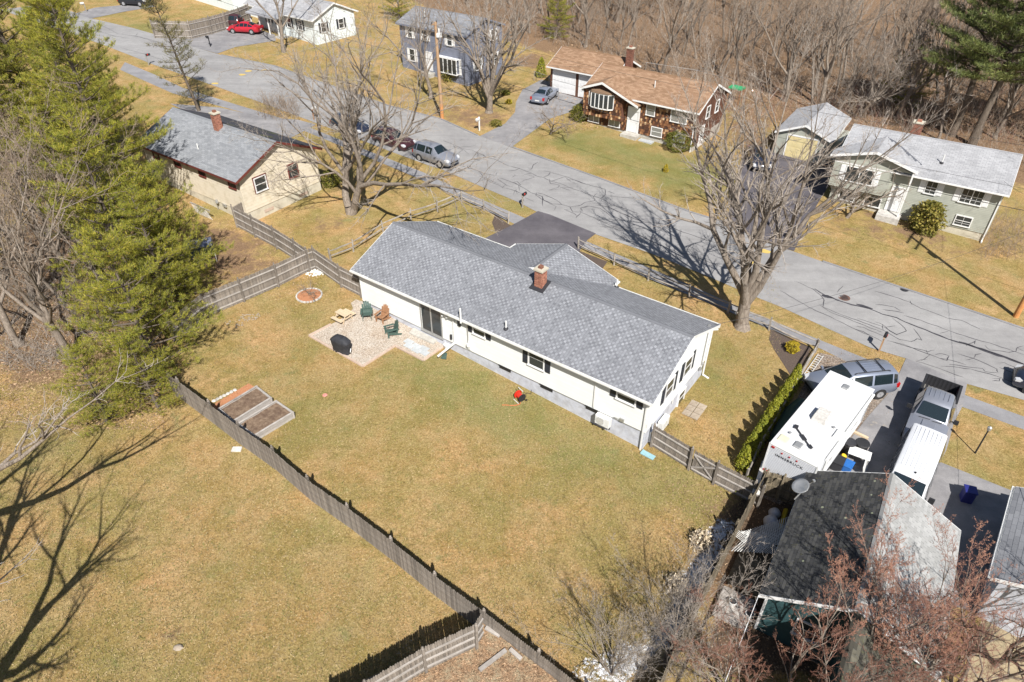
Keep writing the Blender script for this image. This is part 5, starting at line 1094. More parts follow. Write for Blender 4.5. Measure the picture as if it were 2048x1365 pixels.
# planter bucket, splash blocks
c = at(894, 697); t = thing('planter_pot', 'white round pot with gravel standing by the wall left of the downspout', 'pot', c); MB().lathe([(.15, 0), (.2, .3), (.23, .32), (.2, .33)], 16).obj('pot', M['pvc'], t); MB().lathe([(.19, .29), (.1, .31), (0.01, .31)], 12).obj('soil', M['found_grey'], t)
def splash(label, px, py, mat, rz, L_=.7, w0=.16, w1=.3):
    c = at(px, py); b = MB(); b.hexa([(-w0, 0, 0), (w0, 0, 0), (w1, -L_, 0), (-w1, -L_, 0)] [::1] + [(-w0, 0, .06), (w0, 0, .06), (w1, -L_, .04), (-w1, -L_, .04)]); b.bx(-w0, w0, -.02, .03, 0, .1); o = b.obj('splash_block', M[mat]); o.location = c; o.rotation_euler = (0, 0, rz); tag(o, label, 'splash block')
splash('green splash block at the end of the white downspout extension', 891, 709, 'green_paint', R(-12), .5, .1, .2)
splash('pale blue splash block at the near right corner of the white house', 1284, 905, 'teal', R(52), .75, .17, .17)
# hose reel
c = at(1040, 800); t = thing('hose_reel', 'red hose reel with orange hose on the lawn near the foundation', 'hose reel', c, R(-55))
b = MB(); b.tube([(-.16, 0, .3), (.16, 0, .3)], .17, 16); b.obj('hose_drum', M['red'], t)
for s in (-1, 1):
    b = MB(); b.tube([(s * .2, 0, .3), (s * .23, 0, .3)], .26, 18); b.obj('reel_disc', M['red'] if s < 0 else M['black'], t)
    b = MB(); b.tube([(s * .26, -.28, 0), (s * .26, 0, .34), (s * .26, .1, .72), (s * .24, .05, .78)], .016, 6); b.tube([(s * .26, .25, 0), (s * .26, 0, .32)], .016, 6); b.obj('frame', M['black'], t)
    b = MB(); b.tube([(s * .28, .25, .07), (s * .31, .25, .07)], .07, 10); b.obj('wheel', M['black'], t)
b = MB(); b.tube([(-.26, -.28, .015), (.26, -.28, .015)], .02, 6); b.tube([(-.24, .05, .78), (.24, .05, .78)], .02, 6); b.obj('crossbar', M['pvc'], t)
b = MB(); q = [at(1041, 803), at(1040, 809), at(1034, 811), at(1024, 812), at(1013, 811), at(1004, 811)]; b.tube([p + Vector((0, 0, .02)) for p in q], .018, 6); o = b.obj('garden_hose', M['orange_hose']); tag(o, 'orange garden hose lying on the grass in front of the reel', 'hose')
b = MB(); q = [at(1046, 793), at(1054, 787), at(1062, 789), at(1063, 780), at(1060, 772)]; b.tube([p + Vector((0, 0, .02 + .12 * max(0, i - 2))) for i, p in enumerate(q)], .018, 6); o = b.obj('garden_hose', M['black']); tag(o, 'dark hose running from the wall tap to the red reel', 'hose')
c = at(650, 791); b = MB(); b.lathe([(.13, 0), (.15, .02), (.12, .035), (.02, .035)], 12); o = b.obj('toy_disc', mk('pink_red', (.6, .12, .1), (.65, .35, .3), 20)); o.location = c; tag(o, 'small red toy disc lying on the lawn', 'toy')
# mini split units
def split(label, P_, rz, leg=False):
    t = thing('heat_pump', label, 'heat pump', P_, rz); b = MB(); b.bx(-.45, .45, -.36, -.04, 0, .62); o = b.obj('casing', M['pvc'], t); bevel(o)
    b = MB(); b.lathe([(.25, 0), (.25, .02)], 20); o = b.obj('fan_grille', M['metal'], t); o.location = (-.12, -.36, .31); o.rotation_euler = (R(90), 0, 0)
    b = MB()
    for k in range(9): b.bx(-.4, .16, -.385, -.372, .07 + k * .06, .085 + k * .06)
    b.obj('grille_bar', M['pvc'], t); b = MB()
    for x in (-.34, .34): b.bx(x - .03, x + .03, -.4, 0, -.05, 0); b.bx(x - .03, x + .03, -.03, 0, -.35, 0)
    b.obj('bracket', M['dark_metal'], t)
X = Matrix.Translation(RANCH.location) @ Matrix.Rotation(RANCH.rotation_euler.z, 4, 'Z')
def rl(x, y, zabs): return X @ Vector((x, y, zabs - RANCH.location.z))
xs_ = wx(1205, 830, 2.4); split('white heat pump unit hung on the long wall near the right end', rl(xs_, -.03, 1.55), R(-36.4))
b = MB(); b.bx(-.12, .12, -.1, 0, 0, .2); b.tube([(-.12, -.05, .1), (-.3, -.12, .12), (-.5, -.06, .05)], .02, 6); o = b.obj('disconnect_box', M['metal']); o.location = rl(xs_ + 1.05, -.03, 2.25); o.rotation_euler = (0, 0, R(-36.4)); tag(o, 'small grey electrical box on the wall right of the heat pump', 'electrical box')
split('white heat pump unit on the gable end of the white house above the brown pavers', rl(21.6, 1.9, 1.25), R(53.6))
# satellite dish
c = atz(1596, 990, 3.5); t = thing('satellite_dish', 'pale satellite dish at the left eave of the mossy roof', 'satellite dish', c, R(100))
b = MB(); n = 22; vs = [(0, 0, 0)]; fs = []
for k, (r_, z) in enumerate(((.15, .01), (.3, .045), (.42, .09))):
    for j in range(n): a = 6.2832 * j / n; vs.append((r_ * math.cos(a), r_ * math.sin(a) * .92, z))
fs = [(0, 1 + j, 1 + (j + 1) % n) for j in range(n)] + [(1 + k * n + j, 1 + (k + 1) * n + j, 1 + (k + 1) * n + (j + 1) % n, 1 + k * n + (j + 1) % n) for k in range(2) for j in range(n)]
b.add(vs, fs); o = b.obj('reflector', M['metal'], t, smooth=True); o.location = (0, 0, .55); o.rotation_euler = (R(-32), R(10), 0); mo = o.modifiers.new('s', 'SOLIDIFY'); mo.thickness = .015
b = MB(); b.tube([(0, 0, .5), (0, -.1, .1), (0, .1, -.3)], .03, 8); b.tube([(0, 0, .5), (.1, -.5, .55), (.0, -.55, .8)], .018, 6); b.box((0, -.55, .85), (.12, .1, .08)); b.obj('mast', M['metal'], t)
# mailboxes
def mailbox(label, px, py, box, post, rz=0, h=1.1, style='post'):
    c = at(px, py); t = thing('mailbox', label, 'mailbox', c, rz)
    b = MB(); b.bx(-.05, .05, -.05, .05, -.1, h + (.25 if style == 'cross' else 0)); b.obj('post', M[post], t)
    b = MB(); b.bx(-.05, .05, -.1, .45, h - .1, h - .02); b.obj('arm', M[post], t)
    prof = [(-.1, 0), (.1, 0), (.1, .12), (.07, .19), (0, .22), (-.07, .19), (-.1, .12)]
    b = MB(); b.prism([(x, 0, z) for x, z in prof], (0, .5, 0)); o = b.obj('box', M[box], t); o.location = (0, .0, h)
    b = MB(); b.bx(.105, .12, .1, .2, .05, .22); o = b.obj('flag', M['red'], t); o.location = (0, 0, h)
RZ = R(-36.4)
mailbox('black mailbox on a grey post on the grass strip left of the dark driveway', 1045, 416, 'black', 'rail', RZ)
mailbox('dark mailbox on a leaning wooden post by the road near the silver minivan', 1758, 703, 'black', 'pole', RZ)
mailbox('white mailbox on a white post at the mulch corner near the brown house drive', 959, 262, 'pvc', 'frame_white', RZ + math.pi, h=1.2, style='cross')
mailbox('dark mailbox on a black cross post beside the driveway of the red car', 421, 94, 'black', 'black', RZ + math.pi * .5, style='cross')
mailbox('black mailbox on thin legs at the left end of the grass strip', 298, 131, 'black', 'metal', RZ)
mailbox('white mailbox at the far left end of the street', 173, 24, 'pvc', 'rail', RZ + math.pi)
mailbox('white mailbox at the mouth of the sage house driveway', 1586, 482, 'pvc', 'rail', RZ + math.pi)
mailbox('white mailbox behind the parked dark cars left of the bare maple', 628, 240, 'pvc', 'wood_ady', RZ)
# lamp post by the right lawn
c = at(1950, 907); t = thing('lamp_post', 'slim black lamp post on the lawn at the right', 'lamp post', c); MB().tube([(0, 0, 0), (0, 0, 1.75)], [.045, .035], 8).obj('post', M['black'], t); b = MB(); b.lathe([(.05, 1.75), (.1, 1.8), (.12, 1.98), (.03, 2.06)], 6); b.obj('lantern', M['metal'], t)
# utility poles and wires
def upole(label, px, py, h, lean=(0, 0)):
    c = at(px, py); t = thing('utility_pole', label, 'utility pole', c); t.rotation_euler = (lean[0], lean[1], 0)
    MB().tube([(0, 0, -.2), (0, 0, 1.6)], [.19, .185], 12).obj('pole_foot', M['pole_base'], t); MB().tube([(0, 0, 1.6), (0, 0, h * .6), (0, 0, h)], [.183, .155, .13], 12).obj('pole', M['pole'], t); return t, c
tL, cL = upole('tall wooden utility pole with an orange foot in front of the blue house', 884.5, 238, 9.6, (0, R(-.6)))
tR, cR = upole('leaning wooden utility pole with an orange foot at the right edge', 2031, 634, 12.3, (0, 0))
ca = math.atan2((cL - cR).y, (cL - cR).x) + math.pi / 2
for t, h in ((tL, 9.6), (tR, 12.3)):
    for z, n in ((h - .3, 3), (h - 1.4, 2)) if t is tR else ((h - .2, 1),):
        wv = 1.2 if n > 1 else .35
        b = MB(Matrix.Rotation(ca, 4, 'Z')); b.bx(-wv, wv, -.06 - .14, .06 - .14, z - .06, z + .06); b.obj('crossarm', M['pole'], t)
        for k in range(n + 1): b = MB(Matrix.Rotation(ca, 4, 'Z')); x = -wv + 2 * wv * k / n; b.cyl((x, -.14, z + .06), (x, -.14, z + .22), .05, n=6); b.obj('insulator', M['dark_metal'], t)
b = MB(); b.lathe([(.02, 0), (.24, .03), (.24, .75), (.1, .85)], 12); o = b.obj('transformer', M['metal'], tR); o.location = (-.25, .35, 8.3)
b = MB(); b.box((.0, .0, .0), (.5, .5, .35)); b.cyl((0, 0, .1), (0, 0, .6), .08); o = b.obj('cable_box', M['pvc'], tL); o.location = (.3, -.05, 8.4)
def wire(label, a, c, sag, r=.012, n=16, cat='cable'):
    a, c = Vector(a), Vector(c); q = [a + (c - a) * k / n - Vector((0, 0, sag * 4 * (k / n) * (1 - k / n))) for k in range(n + 1)]
    b = MB(); b.tube(q, r, 4); o = b.obj('overhead_cable', M['black']); tag(o, label, cat, 'overhead cables along the street')
far = cR + (cR - cL); farL = cL + (cL - cR) * .9 + Vector((-6, 4, 0))
lab = ('upper overhead cable strung along the street between the wooden poles', 'middle overhead cable strung along the street between the wooden poles', 'thick lower overhead cable strung along the street between the wooden poles')
for i, (z0, z1, r_, off) in enumerate(((9.4, 11.9, .010, .5), (7.6, 9.0, .010, 0), (5.9, 7.6, .02, 0))):
    o_ = Vector((math.cos(ca), math.sin(ca), 0)) * off
    wire(lab[i], cL + o_ + Vector((0, 0, z0)), cR + o_ + Vector((0, 0, z1)), .9, r_); wire(lab[i].replace('between the wooden poles', 'past the left wooden pole'), cL + o_ + Vector((0, 0, z0)), farL + o_ + Vector((0, 0, z0 + 1)), .9, r_); wire(lab[i].replace('between the wooden poles', 'beyond the right wooden pole'), cR + o_ + Vector((0, 0, z1)), far + o_ + Vector((0, 0, z1 - 1)), .9, r_)
wire('service cable from the right pole to the end of the white house', cR + Vector((0, 0, 8)), rl(21.8, 7.6, 5.0), .7, .012)
wire('service cable from the right pole towards the lower right houses', cR + Vector((0, 0, 8.2)), Vector((22.5, 16.5, 4.3)), .6, .010)
wire('service cable from the right pole across the lawn to the sage house', cR + Vector((0, 0, 8.4)), Vector((38.6, 50.4, 5.9)), .4, .010)
wire('service cable from the left pole to the brown shake house', cL + Vector((0, 0, 7.5)), Vector((8.0, 73.5, 8.2)), .5, .010)
# ------------------------------------------------------------------ vehicles
def car(label, px, py, heading, kind, mat, group=None, pos=None, plate=True, name='parked_car', cat='car'):
    c = pos if pos is not None else at(px, py); t = thing(name, label, cat, (c.x, c.y, c.z + .02), heading, group)
    K = dict(
        suv=dict(L=4.6, Wd=1.86, st=[(-2.3, .45, .80, .95, .82), (-2.22, .30, .95, 1.25, .70), (-2.1, .28, 1.0, 1.55, .60), (-1.75, .26, 1.02, 1.66, .58), (-.6, .26, 1.0, 1.69, .60), (.25, .26, .99, 1.64, .60), (.95, .26, .99, 1.10, .80), (1.15, .26, .98, 1.06, .82), (1.9, .28, .90, .97, .80), (2.2, .30, .78, .84, .74), (2.3, .40, .62, .66, .66)], win=((2, 3), (3, 4), (4, 5), (5, 6)), ws=5, rw=1, ax=(-1.36, 1.3), wr=.35),
        van=dict(L=5.15, Wd=2.0, st=[(-2.57, .45, .85, 1.0, .86), (-2.5, .32, 1.0, 1.35, .76), (-2.4, .28, 1.03, 1.62, .68), (-2.1, .26, 1.04, 1.72, .66), (-.8, .26, 1.02, 1.75, .68), (.45, .26, 1.0, 1.70, .66), (1.45, .26, .98, 1.10, .86), (1.6, .26, .97, 1.06, .88), (2.25, .28, .86, .93, .84), (2.48, .30, .74, .80, .76), (2.57, .40, .60, .64, .68)], win=((2, 3), (3, 4), (4, 5), (5, 6)), ws=5, rw=1, ax=(-1.45, 1.62), wr=.34),
        sedan=dict(L=4.75, Wd=1.84, st=[(-2.37, .45, .75, .82, .70), (-2.28, .30, .88, .98, .76), (-1.75, .26, .92, 1.04, .74), (-1.55, .26, .93, 1.08, .70), (-.85, .26, .93, 1.38, .54), (-.3, .25, .92, 1.44, .54), (.35, .25, .92, 1.40, .55), (1.1, .25, .92, 1.02, .76), (1.3, .26, .90, .99, .78), (2.0, .28, .80, .87, .76), (2.28, .30, .70, .74, .70), (2.37, .40, .58, .60, .62)], win=((3, 4), (4, 5), (5, 6), (6, 7)), ws=6, rw=3, ax=(-1.35, 1.42), wr=.33),
    )[kind]
    st = K['st']; hw = K['Wd'] / 2; n = len(st); V = []
    for (x, zb, zbelt, zr, wr_) in st:
        e = abs(x) / (K['L'] / 2); wmul = 1 - .13 * max(0, (e - .72) / .28) ** 2; w_ = hw * wmul; r_ = hw * wr_ * (1 if e < .8 else wmul)
        half = [(0, zb), (w_ * .86, zb), (w_ * .985, zb + .14), (w_, (zb + zbelt) * .5 + .05), (w_ * .985, zbelt - .06), (w_ * .95, zbelt), (r_ + .02, zr - .07), (r_ * .86, zr), (0, zr + .035)]
        V.append([(x, y, z) for y, z in half] + [(x, -y, z) for y, z in half[-2:0:-1]])
    m = len(V[0]); b = MB(); vs = [p for r_ in V for p in r_]
    fs = [(i * m + j, i * m + (j + 1) % m, (i + 1) * m + (j + 1) % m, (i + 1) * m + j) for i in range(n - 1) for j in range(m)] + [tuple(range(m))[::-1], tuple((n - 1) * m + j for j in range(m))]
    b.add(vs, fs); bo = b.obj('body', M[mat], t, smooth=True); md = bo.modifiers.new('edge', 'EDGE_SPLIT'); md.split_angle = R(38)
    def pane(nm, q, shrink=.07, off=.006, mt='car_glass', parent=None):
        q = [Vector(p) for p in q]; c_ = sum(q, Vector()) / 4; nrm = (q[1] - q[0]).cross(q[3] - q[0]).normalized()
        if nrm.dot(c_ - Vector((0, 0, .6))) < 0: nrm = -nrm
        q2 = [c_ + (p - c_) * (1 - shrink) + nrm * off for p in q]; g = MB(); g.add(q2 + [p - nrm * .01 for p in q2], [(0, 1, 2, 3), (7, 6, 5, 4), (0, 4, 5, 1), (1, 5, 6, 2), (2, 6, 7, 3), (3, 7, 4, 0)]); return g.obj(nm, M[mt], parent or t)
    for (i, k) in K['win']:
        for s in (0, 1):
            j5, j6 = (5, 6) if s == 0 else (m - 5, m - 6)
            q = [V[i][j5], V[k][j5], V[k][j6], V[i][j6]]
            if abs(q[2][2] - q[1][2]) < .16 and abs(q[3][2] - q[0][2]) < .16: continue
            pane('side_window', q, .10)
    for nm, i in (('windshield', K['ws']), ('rear_window', K['rw'])):
        a, c_ = V[i], V[i + 1]; q = [a[6], c_[6], c_[m - 6], a[m - 6]]
        q = [Vector(p) for p in q]; top = MB()
        ga = [Vector(a[7]), Vector(a[8]), Vector(a[9])]; gc = [Vector(c_[7]), Vector(c_[8]), Vector(c_[9])]
        nrm = Vector((1 if i == K['ws'] else -1, 0, .9)).normalized(); L0 = [Vector(a[6]) * .15 + ga[0] * .85, ga[1], Vector(a[m - 6]) * .15 + ga[2] * .85]; L1 = [Vector(c_[6]) * .15 + gc[0] * .85, gc[1], Vector(c_[m - 6]) * .15 + gc[2] * .85]
        A_ = [p * .94 + q_ * .06 + nrm * .012 for p, q_ in zip(L0, L1)]; C_ = [p * .06 + q_ * .94 + nrm * .012 for p, q_ in zip(L0, L1)]
        g = MB(); g.add(A_ + C_ + [p - nrm * .012 for p in A_ + C_], [(0, 1, 4, 3), (1, 2, 5, 4), (7, 6, 9, 10), (8, 7, 10, 11), (0, 3, 9, 6), (2, 8, 11, 5), (0, 6, 7, 1), (1, 7, 8, 2), (3, 4, 10, 9), (4, 5, 11, 10)]); g.obj(nm, M['car_glass'], t, smooth=False)
    wr = K['wr']
    for ax in K['ax']:
        for s in (-1, 1):
            y = hw * s; b = MB(); b.tube([(ax, y - s * .24, wr), (ax, y + s * .004, wr)], wr * 1.16, 22); b.obj('wheel_arch', M['black'], t)
            b = MB(); b.tube([(ax, y - s * .2, wr), (ax, y - s * .02, wr), (ax, y + s * .014, wr)], [wr, wr, wr * .9], 22); wo_ = b.obj('wheel', M['tyre'], t)
            b = MB(); b.tube([(ax, y, wr), (ax, y + s * .022, wr)], wr * .62, 18)
            for k in range(6): a = k * 1.047; b.beam((ax, y + s * .024, wr), (ax + math.cos(a) * wr * .6, y + s * .024, wr + math.sin(a) * wr * .6), .05, .012, (0, 1, 0))
            b.obj('rim', M['rim'], wo_)
    fx = K['L'] / 2; zf = st[-2][2]
    for s in (-1, 1):
        b = MB(); b.hexa([(fx - .34, s * hw * .62, zf - .1), (fx - .1, s * hw * .62, zf - .14), (fx - .16, s * hw * .86, zf - .14), (fx - .5, s * hw * .9, zf - .08), (fx - .34, s * hw * .62, zf + .06), (fx - .12, s * hw * .62, zf + .0), (fx - .18, s * hw * .86, zf + .0), (fx - .5, s * hw * .9, zf + .08)] if s > 0 else [(fx - .1, s * hw * .62, zf - .14), (fx - .34, s * hw * .62, zf - .1), (fx - .5, s * hw * .9, zf - .08), (fx - .16, s * hw * .86, zf - .14), (fx - .12, s * hw * .62, zf + .0), (fx - .34, s * hw * .62, zf + .06), (fx - .5, s * hw * .9, zf + .08), (fx - .18, s * hw * .86, zf + .0)]); hl = b.obj('headlight', M['lamp_clear'], t); hl.location = (.10, 0, .03); hl.scale = (1, 1.07, 1.03)
        b = MB(); zt = st[1][2]; b.bx(-fx - .01, -fx + .25, s * hw * .80 - .1, s * hw * .80 + .12, zt - .28, zt + .02); b.obj('tail_light', M['lamp_red'], t)
        xm = st[K['ws'] + 1][0] - .1; b = MB(); b.box((xm, s * (hw + .09), st[4][2] + .05), (.12, .2, .13)); b.obj('mirror', M[mat], t)
    b = MB(); b.bx(fx - .1, fx + .012, -hw * .55, hw * .55, .44, .6); b.obj('grille', M['black'], t)
    b = MB(); b.bx(-fx - .005, -fx + .1, -.26, .26, .5, .62); b.bx(fx - .08, fx + .006, -.26, .26, .42, .54); b.obj('number_plate', M['pvc'], t)
    return t, K
Hroad = math.atan2((at(881, 339) - at(838, 322)).y, (at(881, 339) - at(838, 322)).x)
nrm = Vector((-math.sin(Hroad), math.cos(Hroad), 0))
cmid = (at(838, 322) + at(881, 339)) / 2 + nrm * .93
car('silver SUV parked at the kerb on the near side of the road', 0, 0, Hroad, 'suv', 'silver', pos=cmid)
ud = Vector((math.cos(Hroad), math.sin(Hroad), 0))
car('maroon car parked directly behind the silver SUV', 0, 0, Hroad, 'suv', 'car_maroon', pos=cmid - ud * 5.9 + nrm * .25)
car('dark navy car parked behind the maroon car, half hidden by the bare maple', 0, 0, Hroad, 'suv', 'car_navy', pos=cmid - ud * 12.3 + nrm * .3)
a_, b_ = at(1085, 209), at(1110, 190)
h3 = math.atan2((at(1118, 184) - at(1078, 210)).y, (at(1118, 184) - at(1078, 210)).x)
car('silver-blue car on the driveway of the brown shake house', 1090, 200, h3 + R(5), 'sedan', 'silver_blue')
car('dark car parked on the driveway in front of the cream garage door', 1515, 328, R(-98), 'sedan', 'car_navy')
car('bright red car on the driveway of the white porch house', 492, 66, R(170), 'sedan', 'car_red')
car('dark maroon SUV parked beside the red car', 455, 54, R(172), 'suv', 'car_maroon')
car('dark car just cut by the right edge on the near side of the road', 2105, 790, R(148), 'suv', 'car_navy')
car('black SUV on the driveway at the top left corner', 272, 11, R(-8), 'suv', 'car_black')
# minivan: nose (1617,775) tail (1783,760)
mn = (at(1618, 782) + at(1640, 745, .9)) / 2; mt = at(1776, 748, .6)
hm = math.atan2((mn - mt).y, (mn - mt).x); cmv = at(1702, 760, .85)
t, K = car('silver minivan with a roof rack parked behind the white camper', 0, 0, R(-172), 'van', 'silver_blue', pos=cmv, name='parked_minivan', cat='minivan')
for s in (-1, 1):
    b = MB(); b.tube([(-1.9, s * .56, 1.76), (-1.75, s * .56, 1.83), (.2, s * .56, 1.82), (.35, s * .56, 1.73)], .028, 6); b.obj('roof_rail', M['black'], t)
for x in (-1.5, -.35): b = MB(); b.bx(x - .035, x + .035, -.56, .56, 1.83, 1.86); b.obj('roof_crossbar', M['black'], t)
for k in range(4): b = MB(); b.bx(-1.45, -.4, -.33 + k * .2, -.30 + k * .2, 1.765, 1.785); b.obj('roof_rib', M['silver_blue'], t)
# ---- pickup
def at_h(px, py, h): return at(px, py, h)
pk_a, pk_b = at(1932, 765, 1.3), at(1830, 905, 1.2)
tail = (at(1857, 746, 1.35) + at(1923, 771, 1.35)) / 2
fr_ = (at(1800, 869, 1.15) + at(1895, 880, 1.15)) / 2
hp = math.atan2((fr_ - tail).y, (fr_ - tail).x)
c = tail + Vector((math.cos(hp), math.sin(hp), 0)) * 2.95; c.z = tz(c.x, c.y)
t = thing('pickup_truck', 'silver pickup truck with an empty black-lined bed, nose towards the white van', 'pickup truck', c + Vector((0, 0, .02)), hp); hw = 1.0
def prof(nm, mat, st, parent=None, smooth=True):
    V = []
    for (x, zb, zm, zt, wt, wm) in st: half = [(0, zb), (wm * .88, zb), (wm * .985, zb + .14), (wm, (zb + zm) / 2), (wm * .98, zm), (wt, zt - .05), (wt * .88, zt), (0, zt + .03)]; V.append([(x, y, z) for y, z in half] + [(x, -y, z) for y, z in half[-2:0:-1]])
    m = len(V[0]); b = MB(); b.add([p for r_ in V for p in r_], [(i * m + j, i * m + (j + 1) % m, (i + 1) * m + (j + 1) % m, (i + 1) * m + j) for i in range(len(V) - 1) for j in range(m)] + [tuple(range(m))[::-1], tuple((len(V) - 1) * m + j for j in range(m))])
    o = b.obj(nm, M[mat], parent or t, smooth=smooth); o.modifiers.new('edge', 'EDGE_SPLIT').split_angle = R(36); return o, V, m
prof('hood', 'silver', [(.98, .42, 1.12, 1.2, .86, .99), (1.2, .42, 1.12, 1.2, .87, .99), (2.2, .42, 1.08, 1.15, .86, .99), (2.75, .44, 1.0, 1.06, .82, .96), (2.92, .5, .9, .94, .76, .88)])
b = MB(); b.bx(1.35, 2.2, -.34, .34, 1.19, 1.245); o = b.obj('hood_scoop', M['silver'], t); bevel(o, .03)
cb, V, m = prof('cab', 'silver', [(-.95, .42, 1.15, 1.88, .68, .99), (-.8, .42, 1.15, 1.94, .72, .99), (.2, .42, 1.14, 1.95, .72, .99), (.42, .42, 1.14, 1.88, .71, .99), (1.12, .42, 1.12, 1.24, .84, .99)])
for k in range(5): b = MB(); y = -.48 + k * .24; b.bx(-.7, .1, y - .02, y + .02, 1.955, 1.985); b.obj('roof_rib', M['silver'], t)
def quadpane(nm, q, mt='car_glass', off=.01, parent=None):
    q = [Vector(p) for p in q]; n_ = (q[1] - q[0]).cross(q[3] - q[0]).normalized(); c_ = sum(q, Vector()) / 4
    if n_.dot(c_ - Vector((0, 0, 1))) < 0: n_ = -n_
    q2 = [c_ + (p - c_) * .93 + n_ * off for p in q]; g = MB(); g.add(q2 + [p - n_ * .01 for p in q2], BOXF); return g.obj(nm, M[mt], parent or t)
quadpane('windshield', [(.5, -.68, 1.86), (.5, .68, 1.86), (1.1, .80, 1.25), (1.1, -.80, 1.25)], off=.04)
for s in (-1, 1):
    quadpane('side_window', [(-.75, s * .98, 1.18), (.05, s * .98, 1.18), (.1, s * .73, 1.86), (-.7, s * .73, 1.86)], off=.02); quadpane('side_window', [(.12, s * .98, 1.18), (.9, s * .98, 1.18), (.42, s * .73, 1.84), (.15, s * .73, 1.86)], off=.02)
    b = MB(); b.box((.75, s * 1.2, 1.32), (.1, .24, .26)); b.beam((.75, s * .98, 1.28), (.75, s * 1.15, 1.3), .06, .05); b.obj('mirror', M['black'], t)
    b = MB(); b.bx(-2.92, -.98, s * .99 - (.0 if s > 0 else -.12) - (.12 if s > 0 else 0), s * .99 + (.0), .48, 1.32) if False else b.bx(-2.92, -.98, min(s * .99, s * .87), max(s * .99, s * .87), .48, 1.30); b.obj('bed_side', M['silver'], t)
    b = MB(); b.bx(-2.92, -.98, min(s * 1.0, s * .86), max(s * 1.0, s * .86), 1.30, 1.345); b.obj('bed_rail', M['black'], t)
    for ax in (-1.95, 1.75):
        b = MB(); b.tube([(ax, s * .74, .40), (ax, s * 1.0, .40)], .47, 20); b.obj('wheel_arch', M['black'], t); b = MB(); b.tube([(ax, s * .76, .39), (ax, s * 1.0, .39), (ax, s * 1.02, .39)], [.39, .39, .34], 22); wo_ = b.obj('wheel', M['tyre'], t); b = MB(); b.tube([(ax, s * 1.0, .39), (ax, s * 1.03, .39)], .24, 16); b.obj('rim', M['rim'], wo_)
    b = MB(); b.bx(2.7, 2.9, min(s * .6, s * .9), max(s * .6, s * .9), .72, .92); b.obj('headlight', M['lamp_clear'], t); b = MB(); b.bx(-2.95, -2.88, min(s * .86, s * .99), max(s * .86, s * .99), .7, 1.1); b.obj('tail_light', M['lamp_red'], t)
b = MB(); b.bx(-2.9, -.98, -.87, .87, .55, .62); b.obj('bed_floor', M['black'], t); b = MB()
for k in range(9): b.bx(-2.85, -1.0, -.82 + k * .2, -.76 + k * .2, .62, .645)
b.obj('bed_liner_rib', mk('dusty_liner', (.12, .115, .10), (.17, .16, .14), 3), t)
b = MB(); b.bx(-2.97, -2.9, -.87, .87, .55, 1.32); b.obj('tailgate', M['black'], t); b = MB(); b.bx(-1.04, -.97, -.87, .87, .5, 1.33); b.obj('bed_front', M['silver'], t)
b = MB()
for k in range(8): b.bx(-2.9, -2.885, -.8 + k * .21, -.7 + k * .21, .62, 1.28)
b.obj('tailgate_rib', M['dark_metal'], t); b = MB(); b.bx(2.85, 2.98, -.9, .9, .42, .66); b.obj('bumper', M['metal'], t); b = MB(); b.tube([(1.28, -.55, 1.24), (1.24, .0, 1.27)], .02, 5); b.tube([(1.28, .1, 1.24), (1.24, .6, 1.27)], .02, 5); b.obj('wiper', M['black'], t)
# ---- white passenger van
q0, q1, q2, q3 = at(1828, 845, 2.05), at(1897, 872, 2.05), at(1862, 968, 2.05), at(1785, 937, 2.05)
rear = (q0 + q1) / 2; front = (q2 + q3) / 2; hv = math.atan2((front - rear).y, (front - rear).x); c = rear + Vector((math.cos(hv), math.sin(hv), 0)) * 2.75; c.z = tz(c.x, c.y)
t = thing('white_van', 'long white van with a ribbed roof behind the pale roof slope', 'van', c + Vector((0, 0, .02)), hv)
st = [(-2.78, .42, 1.2, 2.0, .78, .96), (-2.7, .38, 1.2, 2.1, .82, 1.0), (-1, .36, 1.2, 2.13, .83, 1.0), (1.0, .36, 1.2, 2.12, .82, 1.0), (1.45, .36, 1.2, 2.05, .80, 1.0), (2.15, .36, 1.18, 1.30, .86, .99), (2.75, .38, 1.05, 1.12, .82, .96), (2.95, .42, .9, .95, .76, .9)]
prof('body', 'car_white', st)
for k in range(7): b = MB(); y = -.6 + k * .2; b.bx(-2.5, .95, y - .016, y + .016, 2.12 + .035 * (1 - abs(y) / .8), 2.130 + .035 * (1 - abs(y) / .8)); b.obj('roof_rib', M['car_white'], t)
quadpane('windshield', [(1.5, -.76, 2.02), (1.5, .76, 2.02), (2.12, .84, 1.32), (2.12, -.84, 1.32)], off=.035)
for s in (-1, 1):
    for (x0_, x1_) in ((-2.5, -1.5), (-1.4, -.3), (-.2, .75)): quadpane('side_window', [(x0_, s * .995, 1.25), (x1_, s * .995, 1.25), (x1_, s * .86, 1.9), (x0_, s * .86, 1.9)], off=.012)
    quadpane('side_window', [(.85, s * .995, 1.25), (1.85, s * .99, 1.25), (1.4, s * .84, 1.88), (.88, s * .86, 1.9)], off=.012)
    b = MB(); b.box((1.75, s * 1.2, 1.35), (.12, .26, .3)); b.obj('mirror', M['black'], t)
    for ax in (-1.55, 2.0): b = MB(); b.tube([(ax, s * .76, .38), (ax, s * 1.005, .38)], .44, 20); b.obj('wheel_arch', M['black'], t); b = MB(); b.tube([(ax, s * .78, .37), (ax, s * 1.01, .37), (ax, s * 1.02, .37)], [.37, .37, .33], 20); wo_ = b.obj('wheel', M['tyre'], t); b = MB(); b.tube([(ax, s * 1.01, .37), (ax, s * 1.03, .37)], .22, 14); b.obj('rim', M['rim'], wo_)
b = MB(); b.lathe([(.04, 2.13), (.045, 2.2), (.01, 2.24)], 8, (1.2, .1, 0)); b.obj('roof_antenna', M['black'], t)
